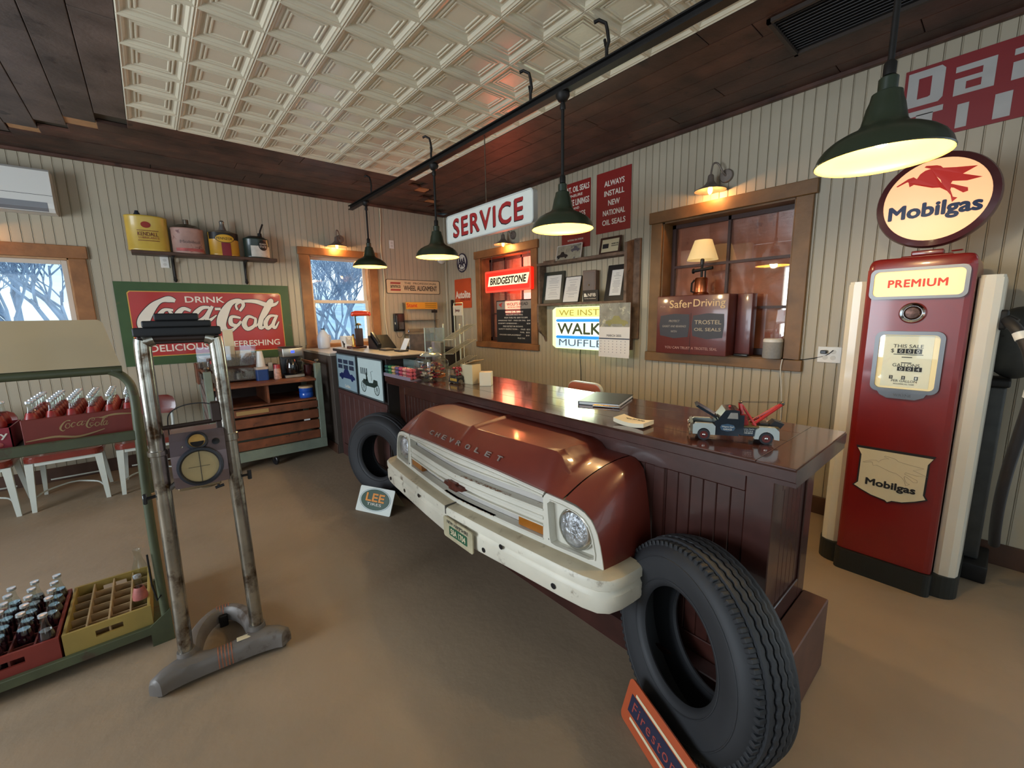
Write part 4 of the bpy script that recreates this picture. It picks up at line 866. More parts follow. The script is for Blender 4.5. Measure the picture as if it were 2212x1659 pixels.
framed('framed white document at right end of the lower shelf, beside the side board', .40, .028, .24, .36, .20, 0, M_black, M_paper, True, mw=.05)
f = thing('wooden_box_award', 'small upright wooden award box on the lower shelf behind a black plaque', 'box', (XW-.07, 3.0-.10, 1.628), RZB+.25)
g = G(); g.box(-.075, .075, -.045, .04, 0, .32, .004); part(f, 'case', g, mat('walnut', '5a3a24', .4, var=.25)); g = G(); g.box(-.06, .06, -.048, -.045, .02, .30, .001); part(f, 'front_panel', g, mat('walnut_dark', '452a1a', .4, var=.2)); g = G(); g.ball((.0, -.05, .17), .007); part(f, 'knob', g, M_brass)
f = thing('small_plaque', 'small black plaque with white lettering in front of the wooden box', 'plaque', (XW-.135, 3.0-.15, 1.628), RZB)
g = G(); g.box(-.10, .10, -.008, .004, 0, .115, .002); part(f, 'board', g, M_black); text(f, 'NFIB', .022, .066, .10, .033, M_wprint, -.0085, bold=.015); g = G(); g.prism([(-.08, .048), (-.035, .048), (-.058, .084), (-.08, .084)], -.0095, -.008); part(f, 'mark', g, M_wprint); text(f, 'The Voice of Small Business', 0, .03, .15, .009, M_wprint, -.0085)
M_photo = mat('old_photo', 'a29c88', .5, var=.25, sc=14, c2='55565a', thr=.56, c2sc=18)
f = framed('wide sepia photograph of old vehicles leaning on the upper shelf', -.22, .487, .36, .17, .2, 0, M_paper, M_photo, False, mw=.006)
def carshape(parent, x, z, L, m, y, hw=1):
    """flat printed silhouette of an old car"""
    P_ = [(-.5, .08), (-.5, .20), (-.34, .24), (-.22, .26), (-.12, .42), (.10, .42), (.20, .26), (.42, .22), (.5, .16), (.5, .08)]
    g = G(); g.prism([(x+a*L, z+b*L*hw) for a, b in P_], y-.0012, y)
    for a in (-.32, .32): g.lathe([(.085*L, 0), (.085*L, .002)], (x+a*L, y-.0018, z+.085*L), (0, 1, 0), 16)
    o = part(parent, 'printed_car', g, m); return o
carshape(f, -.09, .025, .16, M_ink, -.0062, 1.1); carshape(f, .09, .08, .12, mat('grey_ink', '5c5860', .6, var=0), -.0062, 1.3)
f = framed('small framed nameplate leaning at right of the upper shelf', .33, .487, .25, .17, .2, 0, mat('frame_brown', '3a231a', .4, var=.2), mat('plaque_cream', 'cbbf9c', .5, var=.05), False, mw=.02)
g = G(); g.box(-.09, -.02, -.0085, -.006, .06, .105); part(f, 'printed_emblem', g, M_ink); text(f, 'WAYNE CARL', .055, .10, .085, .014, M_ink, -.006); text(f, 'GARAGE INC', .055, .08, .085, .012, M_ink, -.006)
# lit muffler sign under the shelf
t = wb('lit_muffler_sign', 'glowing white box sign with blue stripes under the wall shelf', 'sign', 3.0, 1.345, .03)
W0, W1, Z0, Z1 = -.42, .52, -.225, .235
g = G(); g.prism([(W0, Z0+.03), (W0+.05, Z0), (W1, Z0), (W1, Z1), (W0+.05, Z1), (W0, Z1-.03)], -.08, 0); part(t, 'housing', g, mat('sign_case_white', 'dfe8c8', .4, var=0, emis=.55, ecol='e6ffb0'))
def band(z0, z1, c): g = G(); g.box(W0+.055, W1-.01, -.083, -.0801, z0, z1); part(t, 'face_band', g, c)
band(.125, .225, mat('lit_yellow', 'f2ee90', .4, var=0, emis=.42, ecol='fbf48a')); band(-.09, .125, mat('lit_white', 'f4faf0', .4, var=0, emis=.62, ecol='f4fff0')); band(-.215, -.09, mat('lit_bluewhite', 'c8e6f8', .4, var=0, emis=.5, ecol='c6ecff'))
for z in (.088, -.095): g = G(); g.prism([(W0+.055, z), (W0+.075, z+.016), (W1-.01, z+.016), (W1-.01, z-.016), (W0+.075, z-.016)], -.0855, -.083); part(t, 'blue_stripe', g, mat('lit_blue', '2c9ae6', .4, var=0, emis=.35, ecol='2c9aff'))
M_sg = mat('sign_green_letter', '4a5a3a', .5, var=0)
text(t, 'WE INSTALL', .085, .172, .80, .062, mat('sign_olive_letter', 'a89a3a', .5, var=0, emis=.2), -.0835); text(t, 'WALKER', .085, -.002, .84, .115, M_sg, -.0835, bold=.04); text(t, 'MUFFLERS', .085, -.155, .80, .075, mat('sign_grey_letter', '6a7a88', .5, var=0), -.0835)
l = bpy.data.lights.new('muffler_sign_glow', 'AREA'); l.shape = 'RECTANGLE'; l.size = .7; l.size_y = .42; l.energy = 5; l.color = (.86, 1, .72)
o = link('muffler_sign_glow', l); o.location = (XW-.125, 3.0, 1.345); o.rotation_euler = (0, PI/2, 0)
g = G(); g.tube(smooth([Vector(p) for p in ((-.06, -.01, Z0), (-.07, -.005, Z0-.1), (-.05, -.006, Z0-.35), (-.055, -.006, -1.2))], 4), .004, 6); part(t, 'cord', g, M_black)
# calendar
t = thing('wall_calendar', 'paper calendar for march 2025 hanging over the right end of the lit sign', 'calendar', (XW-.19, 2.52, 1.07), RZB)
g = G(); g.box(-.17, .19, 0, .004, .03, .53); part(t, 'page', g, M_paper); g = G(); g.box(-.175, .185, .004, .007, 0, .5); part(t, 'page', g, M_paper)
g = G(); g.box(-.168, .188, -.002, 0, .30, .53); part(t, 'photograph', g, mat('calendar_photo', '8a8a80', .5, var=.3, sc=9, c2='c0bda8', thr=.55, c2sc=12)); cs = carshape(t, .04, .31, .26, mat('car_olive_print', '8f8a58', .5, var=.1), -.002, .9)
text(t, 'MARCH 2025', .01, .215, .17, .022, M_ink, -.0003); g = G(); g.box(-.17, .19, -.001, 0, .18, .19); part(t, 'weekday_bar', g, mat('navy_bar', '23304a', .5, var=0))
g = G()
for i in range(7):
    for j in range(5): g.box(-.15+i*.048, -.142+i*.048, -.0008, 0, .155-j*.027, .163-j*.027)
o = part(t, 'date_figures', g, mat('grey_print_lines', '8a8a90', .6, var=0)); o['kind'] = 'stuff'
g = G(); g.box(.0, .012, .007, .19-.012+.0, .505, .515); part(t, 'hanging_strip', g, M_steel)
# display cabinet, lamp, speaker and fob on the sill of the large inner window
t = thing('display_cabinet', 'dark red metal display cabinet reading safer driving on the window sill', 'display cabinet', (XW+.01, 1.75, 1.141), RZB)
M_cab = mat('cabinet_maroon', '5e2a26', .35, var=.08, coat=.3)
g = G(); g.box(-.32, .30, -.17, .06, 0, .50, .006); part(t, 'case', g, M_cab)
g = G(); g.box(.302, .42, -.02, .07, .0, .50, .006); part(t, 'side_leaf', g, M_cab)
text(t, 'Safer', -.10, .43, .20, .065, mat('cream_gold', 'd8b684', .5, var=0), -.1705, bold=.008); text(t, 'Driving', .145, .425, .26, .08, MATS['cream_gold'], -.1705, bold=.008); text(t, 'FOR', -.262, .41, .05, .018, mat('pale_print', 'b08a80', .5, var=0), -.1705)
for x0, x1 in ((-.29, -.012), (.008, .275)):
    s = 1 if x0 > 0 else -1; a = [(x0+.0, .155), (x0, .33), ((x0+x1)/2, .345), (x1, .33+.01*(1 if s < 0 else 0)), (x1, .15)] ; g = G(); g.prism([(x0+.01, .16), (x0, .25), (x0+.01, .33), ((x0+x1)/2, .348), (x1-.005, .34), (x1, .25), (x1-.01, .15), ((x0+x1)/2, .135)], -.172, -.1702); part(t, 'grey_panel', g, mat('panel_grey', '34343c', .45, var=.05))
for s, z in (('PROTECT', .285), ('GASKET AND BEARINGS', .24), ('WITH', .195)): text(t, s, -.15, z, {'PROTECT': .10, 'GASKET AND BEARINGS': .22, 'WITH': .055}[s], .018, mat('panel_print', 'a0988c', .5, var=0), -.1722, shear=.2)
text(t, 'TROSTEL', .142, .275, .22, .033, mat('panel_print2', 'b4a68c', .5, var=0), -.1722, bold=.01); text(t, 'OIL SEALS', .142, .215, .22, .026, MATS['panel_print2'], -.1722, bold=.01)
text(t, 'YOU CAN TRUST A TROSTEL SEAL', .0, .055, .46, .022, MATS['pale_print'], -.1705); g = G(); g.box(-.004, -.001, -.1715, -.17, .02, .35); part(t, 'door_gap', g, M_ink)
t = thing('torch_lamp', 'table lamp made from a copper blowtorch with cream shade on the red cabinet', 'lamp', (XW-.045, 1.735, 1.646), RZB)
M_cop = mat('copper', 'b06a4a', .3, metal=1, var=.2, sc=20)
g = G(); g.lathe([(.062, 0), (.064, .008), (.054, .02), (.052, .13), (.045, .14), (.0001, .145)], n=28); part(t, 'tank', g, M_cop)
g = G(); g.tube([(-.052, 0, .02), (-.085, 0, .03), (-.082, 0, .10), (-.06, 0, .125)], .008, 8); part(t, 'handle', g, M_blackm)
g = G(); g.cyl((0, 0, .14), (0, 0, .26), .010, n=10); g.cyl((-.075, 0, .20), (.09, 0, .215), .014, n=10); g.cyl((.03, 0, .14), (.03, 0, .20), .007, n=8); g.lathe([(.022, 0), (.022, .008)], (-.078, 0, .20), (1, 0, 0), 12); part(t, 'burner', g, M_blackm)
g = G(); g.lathe([(.016, .25), (.016, .29), (.006, .30)], n=12); part(t, 'socket', g, M_black)
g = G(); g.lathe([(.122, .285), (.068, .445)], n=36); g.f = [f for f in g.f if len(f) == 4]; g.fm = [0]*len(g.f); g.sm = [True]*len(g.f); part(t, 'lamp_shade', g, mat('shade_cream', 'e2cf9c', .7, var=.03, emis=.22, ecol='ffd890'))
t = thing('smart_speaker', 'small round grey cloth speaker with white top on the window sill', 'speaker', (XW-.055, 1.15, 1.141), RZB)
g = G(); g.lathe([(.06, 0), (.066, .01), (.066, .125), (.06, .132)], n=32); part(t, 'body', g, mat('grey_cloth', '8f8e8c', .8, var=.08, sc=60)); g = G(); g.lathe([(.066, .125), (.066, .142), (.058, .15), (.0001, .151)], n=32); part(t, 'top_cap', g, M_white)
g = G(); g.box(-.055, .055, -.02, .02, 0, .022, .008); solo('key_fob', g, M_black, 'small black gadget lying between the red cabinet and the speaker', 'gadget', (XW-.06, 1.37, 1.141), RZB)
g = G(); lo = [onx(1687, 775, 3.60), onx(1730, 777, 3.63), onx(1780, 769, 3.636), onx(1800, 757, 3.628)]; g.tube(smooth(lo, 6), .003, 6); solo('power_cord', g, M_black, 'thin black cord running from the speaker to the wall outlet', 'cord')
g = G(); lo = [Vector(onx(1690, 776, 3.595)), Vector(onx(1686, 800, 3.60)), Vector(onx(1688, 850, 3.61)), Vector(onx(1686, 910, 3.62))]; g.tube(smooth(lo, 6), .004, 6); solo('power_cord', g, M_white, 'white cord hanging down the wall below the speaker', 'cord')
def outlet(label, loc, rz, gang=1):
    t = thing('wall_outlet', label, 'outlet', loc, rz); w = .035*gang
    g = G(); g.box(-w, w, -.007, 0, -.057, .057, .003); part(t, 'cover_plate', g, M_white)
    for i in range(gang):
        for s in (-1, 1): g = G(); g.lathe([(.016, -.0085), (.016, -.007)], ((i-(gang-1)/2)*.046, 0, s*.021), (0, 1, 0), 16); part(t, 'socket', g, mat('socket_white', 'c4c2bb', .4, var=0))
    return t
outlet('double white outlet plate left of the gasoline pump', (XW-.012, .80, 1.185), RZB, 2)
g = G(); g.box(-.022, .015, -.035, 0, -.012, .012, .004); solo('plug', g, M_black, 'black plug in the outlet left of the gasoline pump', 'plug', (XW-.021, .825, 1.205), RZB)
outlet('white outlet plate under the oil can shelf', (.205, YW-.012, 2.11), 0); outlet('white switch plate between the centre window and the corner', (2.75, YW-.012, 2.52), 0)
# smoke alarm near the corner
t = thing('smoke_alarm', 'small round white alarm on the wall right by the room corner', 'alarm', (3.55, YW-.012, 2.375), 0)
g = G(); g.lathe([(.07, 0), (.07, -.02), (.05, -.035), (.0001, -.037)], (0, 0, 0), (0, 1, 0), 28); part(t, 'case', g, M_white); g = G(); g.lathe([(.02, -.037), (.02, -.04), (.0001, -.04)], (0, 0, .0), (0, 1, 0), 12); part(t, 'grille', g, M_black)
# conduit trim in the corner
g = G(); g.box(XW-.045, XW-.013, YW-.045, YW-.013, .13, ZC-.03, .004); struct('trim_3', g, M_board)
# ------------------------------------------------------------------ things on wall_left
t = thing('air_conditioner', 'white wall air conditioner high on the wall at left edge', 'air conditioner', (-.93, YW-.012, 2.47), 0)
g = G(); g.prism([(0, 0), (-.17, .0), (-.205, .03), (-.21, .07), (-.195, .34), (-.17, .36), (0, .36)], -.42, .42, axis='x'); part(t, 'case', g, M_white)
g = G(); g.prism([(-.165, -.003), (-.207, .028), (-.212, .075), (-.195, .082), (-.16, .03)], -.38, .38, axis='x'); part(t, 'outlet_louvre', g, mat('ac_grey', '7a7c80', .4, var=.05))
g = G(); g.box(-.42, .42, -.2075, -.206, .135, .138); part(t, 'panel_gap', g, M_ink)
# shelf with oil cans
t = thing('can_shelf', 'dark wooden shelf on two iron brackets holding four old oil cans', 'shelf', (.60, YW-.012, 2.165), 0)
g = G(); g.box(-.645, .63, -.19, 0, 0, .032, .003); part(t, 'board', g, mat('dark_shelf', '4a3224', .5, var=.25, sc=10))
for x in (-.325, .325):
    g = G(); g.tube(smooth([Vector(p) for p in ((x, -.17, -.008), (x, -.09, -.015), (x, -.03, -.07), (x, -.012, -.16), (x, -.012, -.20))], 5), .011, 8); g.box(x-.013, x+.013, -.012, 0, -.23, 0, .003); g.box(x-.013, x+.013, -.175, 0, -.012, 0, .003); g.lathe([(.018, 0), (.014, -.02), (.0001, -.035)], (x, -.01, -.225), n=10); part(t, 'bracket', g, M_blackm)
CZ = 2.197; CYc = YW-.115
def can(label, x, r, h, mb, spout, z=CZ):
    t = thing('oil_can', label, 'oil can', (x, CYc, z), 0, None)
    sy = min(1, .088/r)
    g = G(); g.lathe([(r*.96, 0), (r, .006), (r, .02), (r*.985, .024), (r*.985, h-.02), (r, h-.016), (r, h-.006), (r*.96, h), (r*.6, h+.008), (.0001, h+.012)], n=40, sy=sy); part(t, 'body', g, mb); return t, sy
def curved_text(t, s, x, z, w, h, m, r, sy, bold=.01, name='lettering'):
    o = text(t, s, x, z, w, h, m, 0, name, bold=bold)
    for v in o.data.vertices: xx = max(-.99*r, min(.99*r, v.co.x)); v.co.y += -sy*math.sqrt(max(0, r*r-xx*xx))*1.0
    return o
def curved_patch(t, name, x0, x1, z0, z1, m, r, sy, off=.001, ell=False, lift=.0):
    rows = []; n = 14
    if ell:
        g = G(); cx_, cz_ = (x0+x1)/2, (z0+z1)/2; pts = []
        for k in range(5):
            row = []
            for i in range(28): a = 2*PI*i/28; px = cx_+(x1-x0)/2*k/4*math.cos(a); pz = cz_+(z1-z0)/2*k/4*math.sin(a); row.append((px, -sy*math.sqrt(max(0, r*r-px*px))-off, pz))
            pts.append(row)
        g.grid(pts, closed=True); return part(t, name, g, m)
    for j in (0, 1): rows.append([(x0+(x1-x0)*i/n, -sy*math.sqrt(max(0, r*r-(x0+(x1-x0)*i/n)**2))-off, (z0, z1)[j]) for i in range(n+1)])
    g = G(); g.grid(rows); return part(t, name, g, m)
t, sy = can('pale yellow oil can with red emblem, leftmost on the can shelf', .10, .165, .335, mat('can_yellow', 'c3a545', .35, var=.1, sc=8, coat=.2, c2='8a6a3a', thr=.7, c2sc=20), 0); r = .166
curved_patch(t, 'round_emblem', -.045, .03, .215, .275, mat('emblem_red', '8e2a1c', .4, var=.1), r, sy, .0015, True); curved_text(t, 'KENDALL', .0, .158, .155, .036, mat('brown_red_print', '6a2a1c', .5, var=0), r, sy, .01); curved_text(t, 'LUBRICANTS', .005, .122, .155, .022, mat('tan_red_print', 'a0643a', .5, var=0), r, sy)
for z in (.19, .095): curved_patch(t, 'stripe', -.08, .085, z-.003, z+.003, MATS['brown_red_print'], r, sy, .0015)
g = G(); g.lathe([(.03, .33), (.028, .35), (.02, .365), (.014, .385), (.0001, .388)], (-.06, 0, 0), n=14); part(t, 'spout', g, mat('blue_cap', '252d38', .4, var=.1))
t, sy = can('faded pink rusty oil can, second from left on the can shelf', .42, .140, .255, mat('can_faded', 'a88478', .55, var=.2, sc=9, c2='6a3a34', thr=.56, c2sc=9, bump=.1), 0); r = .141
curved_text(t, 'Mobiloil', .01, .115, .17, .03, mat('faded_print', '77605c', .6, var=0), r, sy); curved_patch(t, 'faded_band', -.11, .12, .02, .05, mat('faded_red_band', 'a8504c', .6, var=.3, sc=20), r, sy, .001)
g = G(); g.lathe([(.135, .253), (.08, .29), (.03, .30), (.0001, .30)], n=28, sy=sy); g.cyl((0, 0, .295), (0, 0, .345), .024, n=14); part(t, 'neck', g, M_steel)
t, sy = can('yellow and black oil can with oval label, third on the can shelf', .735, .140, .245, mat('can_amber', 'c0902c', .35, var=.1, coat=.2), 0); r = .141
curved_patch(t, 'black_band', -.135, .135, .17, .243, mat('can_black', '1e1a16', .35, var=.1), r, sy, .0012); curved_patch(t, 'oval_label', -.088, .092, .135, .225, mat('oval_black', '14110e', .4, var=0), r, sy, .002, True); curved_patch(t, 'oval_label', -.082, .086, .14, .22, mat('oval_yellow', 'd0a02c', .4, var=0), r, sy, .0028, True)
curved_text(t, 'PENNZOIL', .002, .178, .15, .026, M_ink, r+.003, sy, .015); curved_patch(t, 'red_ribbon', -.035, .05, .0, .135, mat('ribbon_red', '7c1f2a', .5, var=.1), r, sy, .0015)
g = G(); g.lathe([(.135, .243), (.06, .27), (.04, .275)], n=28, sy=sy); g.lathe([(.04, .27), (.024, .32), (.022, .35), (.026, .36), (.016, .375), (.0001, .377)], n=14); part(t, 'neck', g, mat('grey_neck', '77736c', .4, metal=.5, var=.2))
t, sy = can('dark green and white oil can with thin pipe spout, rightmost on the can shelf', 1.045, .128, .215, mat('can_green', '1f2f28', .35, var=.1, coat=.2), 0); r = .129
curved_patch(t, 'white_band', -.07, .125, .01, .13, mat('worn_white_band', 'c8c2b6', .5, var=.2, sc=14, c2='4a4a48', thr=.62, c2sc=16), r, sy, .0015); curved_patch(t, 'round_label', .005, .10, .08, .19, mat('label_black', '1c1c1c', .4, var=.1), r, sy, .0025, True)
curved_text(t, 'QUAKER', .052, .15, .07, .02, M_wprint, r+.003, sy, 0); curved_text(t, 'STATE', .052, .122, .07, .022, M_wprint, r+.003, sy, 0)
g = G(); g.lathe([(.12, .213), (.07, .24), (.0001, .245)], n=28, sy=sy); g.cyl((.045, 0, .235), (.045, 0, .28), .024, .02, n=12); g.tube([(.045, 0, .27), (.055, 0, .31), (.085, 0, .385)], .009, 8); part(t, 'pipe_spout', g, M_blackm)
# soda sign
t = thing('soda_sign', 'large red enamel soda sign with green border and white script', 'sign', (.565, YW-.012, 1.475), 0)
HW, HH = .787, .428
g = G(); g.prism([(-HW, -HH), (HW, -HH), (HW, HH), (-HW, HH)], -.006, 0); part(t, 'border_panel', g, mat('sign_green', '36522c', .45, var=.15, sc=5, c2='6b5a38', thr=.64, c2sc=7))
bw = .098
def oct_(q, c): a, b = HW-q, HH-q; return [(-a+c, -b), (a-c, -b), (a, -b+c), (a, b-c), (a-c, b), (-a+c, b), (-a, b-c), (-a, -b+c)]
g = G(); g.prism(oct_(bw-.008, .02), -.0075, -.006); part(t, 'yellow_line', g, mat('line_yellow', 'd0a24a', .5, var=.05))
g = G(); g.prism(oct_(bw, .018), -.009, -.0075); fld = part(t, 'red_field', g, mat('soda_red', 'a8221e', .35, var=.06, sc=4, coat=.25, c2='7e3a2a', thr=.72, c2sc=11))
text(t, 'DRINK', -.06, .255, .35, .062, M_wprint, -.0092, bold=.025)
text(t, 'DELICIOUS', -.33, -.255, .50, .07, M_wprint, -.0092, bold=.022); text(t, 'REFRESHING', .37, -.245, .53, .066, M_wprint, -.0092, bold=.022)
_bc = [0]
def brush(t, strokes, m, y, name, grow=0, ox=0, oz=0, sc=1):
    """script letters drawn as strokes whose width varies along them: points (x, z, half width)"""
    g = G()
    for st in strokes:
        P_ = [Vector((p[0], p[1], p[2])) for p in st]; P_ = smooth(P_, 6) if len(P_) > 2 else P_; rows = [[], []]
        for i, p in enumerate(P_):
            a = P_[max(0, i-1)]; b = P_[min(len(P_)-1, i+1)]; d = Vector((b.x-a.x, b.y-a.y)); d = d.normalized() if d.length > 1e-9 else Vector((1, 0)); nx_, nz_ = -d.y, d.x; w = max(.0015, p.z)*sc+grow
            yy = y-_bc[0]*2e-5; _bc[0] = (_bc[0]+1) % 40; rows[0].append((ox+p.x*sc+nx_*w, yy, oz+p.y*sc+nz_*w)); rows[1].append((ox+p.x*sc-nx_*w, yy, oz+p.y*sc-nz_*w))
        g.grid(rows, smooth=False)
    return part(t, name, g, m)
def sg(px, pz): return ((px-1320)/1000.0*1.42, -(pz-430)/1000.0*1.42)   # crop units of the photograph's sign -> sign frame
def S_(pts): return [(*sg(p[0], p[1]), p[2]/1000*1.42) for p in pts]
SODA = [S_(s) for s in (
    [(1095, 262, 12), (1060, 250, 22), (1010, 262, 14), (960, 305, 24), (905, 390, 34), (893, 450, 30), (930, 500, 18), (975, 470, 5)],              # C
    [(1075, 330, 8), (1020, 330, 12), (985, 390, 18), (1000, 440, 16), (1045, 430, 12), (1070, 380, 12), (1050, 335, 8)],                           # o
    [(1180, 335, 10), (1135, 320, 14), (1095, 370, 20), (1100, 430, 14), (1160, 400, 4)],                                                          # c
    [(1300, 310, 10), (1250, 315, 14), (1200, 370, 18), (1215, 415, 14), (1265, 380, 10), (1310, 310, 10)], [(1320, 300, 10), (1275, 390, 14), (1290, 410, 12), (1340, 370, 4)],   # a
    [(1335, 322, 10), (1372, 322, 10)],                                                                                                             # dash
    [(1500, 340, 8), (1530, 290, 12), (1505, 255, 14), (1440, 280, 20), (1385, 370, 32), (1365, 450, 30), (1400, 500, 18), (1460, 470, 8), (1500, 420, 4)],  # C
    [(1485, 330, 8), (1480, 290, 8), (1530, 262, 10), (1620, 262, 16), (1700, 290, 18), (1760, 285, 12), (1790, 258, 4)],                           # swash
    [(1500, 395, 8), (1440, 385, 12), (1430, 440, 16), (1470, 455, 12), (1500, 420, 8)],
    [(1600, 400, 8), (1555, 385, 12), (1520, 440, 18), (1540, 485, 16), (1590, 460, 12), (1605, 410, 10), (1600, 395, 6)],                          # o
    [(1600, 470, 4), (1680, 370, 12), (1735, 275, 12), (1735, 248, 10), (1705, 280, 12), (1645, 410, 18), (1635, 480, 14), (1680, 460, 5)],         # l
    [(1755, 380, 8), (1710, 385, 12), (1675, 440, 16), (1690, 485, 14), (1735, 440, 10), (1765, 375, 8)], [(1768, 375, 10), (1730, 455, 14), (1745, 482, 10), (1778, 430, 4)])]   # a
brush(t, SODA, M_ink, -.0095, 'script_outline', grow=.0065); brush(t, SODA, M_wprint, -.0105, 'script_lettering')
# alignment sign, phone, cap rack
t = thing('alignment_sign', 'long low cream sign reading the professional wheel alignment', 'sign', (3.065, YW-.012, 1.94), 0)
g = G(); g.prism(rrect(-.435, .435, -.098, .098, .02), -.004, 0); part(t, 'panel', g, mat('sign_tan', 'cdb592', .45, var=.03)); g = frame_ring(rrect(-.438, .438, -.101, .101, .022), rrect(-.43, .43, -.094, .094, .018), -.006, -.001); part(t, 'black_edge', g, M_ink)
for z in (.048, -.048): g = G(); g.prism([(-.375, z-.013), (-.22, z-.013), (-.212, z+.013), (-.367, z+.013)], -.0055, -.004); part(t, 'red_bar', g, mat('bar_red', '9a3a34', .5, var=0))
text(t, 'ammco', -.295, .0, .155, .038, M_ink, -.0042, bold=.03); text(t, 'THE  PROFESSIONAL', .115, .052, .54, .028, M_ink, -.0042); text(t, 'WHEEL ALIGNMENT', .11, -.018, .55, .072, M_ink, -.0042, bold=.02)
t = thing('wall_phone', 'black wall telephone between centre window and cap rack', 'telephone', (2.782, YW-.012, 1.30), 0)
g = G(); g.box(-.08, .08, -.05, 0, 0, .255, .012); part(t, 'case', g, M_black); g = G(); g.box(-.07, -.035, -.09, -.05, .02, .235, .012); part(t, 'handset', g, M_black)
g = G(); g.box(-.015, .06, -.053, -.05, .03, .13); part(t, 'keypad', g, mat('key_grey', '4a4a4c', .5, var=.3, sc=60)); g = G(); g.box(-.078, -.045, -.054, -.05, .10, .13); part(t, 'label_strip', g, M_wprint)
g = G(); g.tube(smooth([Vector(p) for p in ((-.05, -.03, 0), (-.04, -.03, -.06), (-.02, -.03, -.09), (.02, -.03, -.09), (.05, -.03, -.05), (.05, -.03, 0))], 5), .003, 6); part(t, 'cord', g, M_black)
t = thing('cap_rack', 'wire display rack with yellow and orange header board on the far wall', 'display rack', (3.13, YW-.012, 1.05), 0)
g = G(); g.box(-.26, .26, -.10, -.095, .565, .665); part(t, 'header_board', g, mat('header_yellow', 'dc9a2c', .5, var=.03)); text(t, 'Stant', -.165, .62, .17, .055, mat('stant_red', 'c83a1c', .5, var=0), -.1005, bold=.03)
for z in (.645, .62, .595): g = G(); g.box(.05, .24, -.1015, -.1002, z-.004, z+.004); part(t, 'print_line', g, mat('olive_print', '77601c', .6, var=0))
g = G(); g.box(.16, .255, -.10, -.09, .51, .55); part(t, 'price_tag', g, M_black)
for z in (.40, .20, .02):
    g = G(); g.box(-.26, .26, -.12, -.004, z, z+.006); part(t, 'rack_shelf', g, mat('rack_grey', '6e665c', .5, metal=.3, var=.1))
for x in (-.26, .26): g = G(); g.box(x-.006, x+.006, -.02, 0, 0, .66); part(t, 'upright', g, MATS['rack_grey'])
# cables on the wall
g = G(); g.tube(smooth([Vector((2.595, YW-.02, z)) + Vector((.012*math.sin(z*7), 0, 0)) for z in [ZC-.04-.12*i for i in range(17)]], 3), .006, 6); solo('white_cable', g, mat('cable_cream', 'd8c8a8', .5, var=0), 'cream cable running down the wall right of the centre window', 'cable')
g = G(); g.tube(smooth([Vector((2.52-.03*math.sin((z-1.2)*2.2), YW-.02, z)) for z in [2.0-.1*i for i in range(9)]], 3), .004, 6); solo('white_cable', g, MATS['cable_cream'], 'thinner cream cable hanging beside the centre window casing', 'cable')
# dark strap and folded fan hanging in the corner
g = G(); g.box(-.022, .022, -.03, 0, 0, .50, .006); solo('belt_bundle', g, M_blackm, 'dark bundle of belts hanging in the corner beside the orange sign', 'belts', (XW-.05, 5.60, 1.25), RZB)
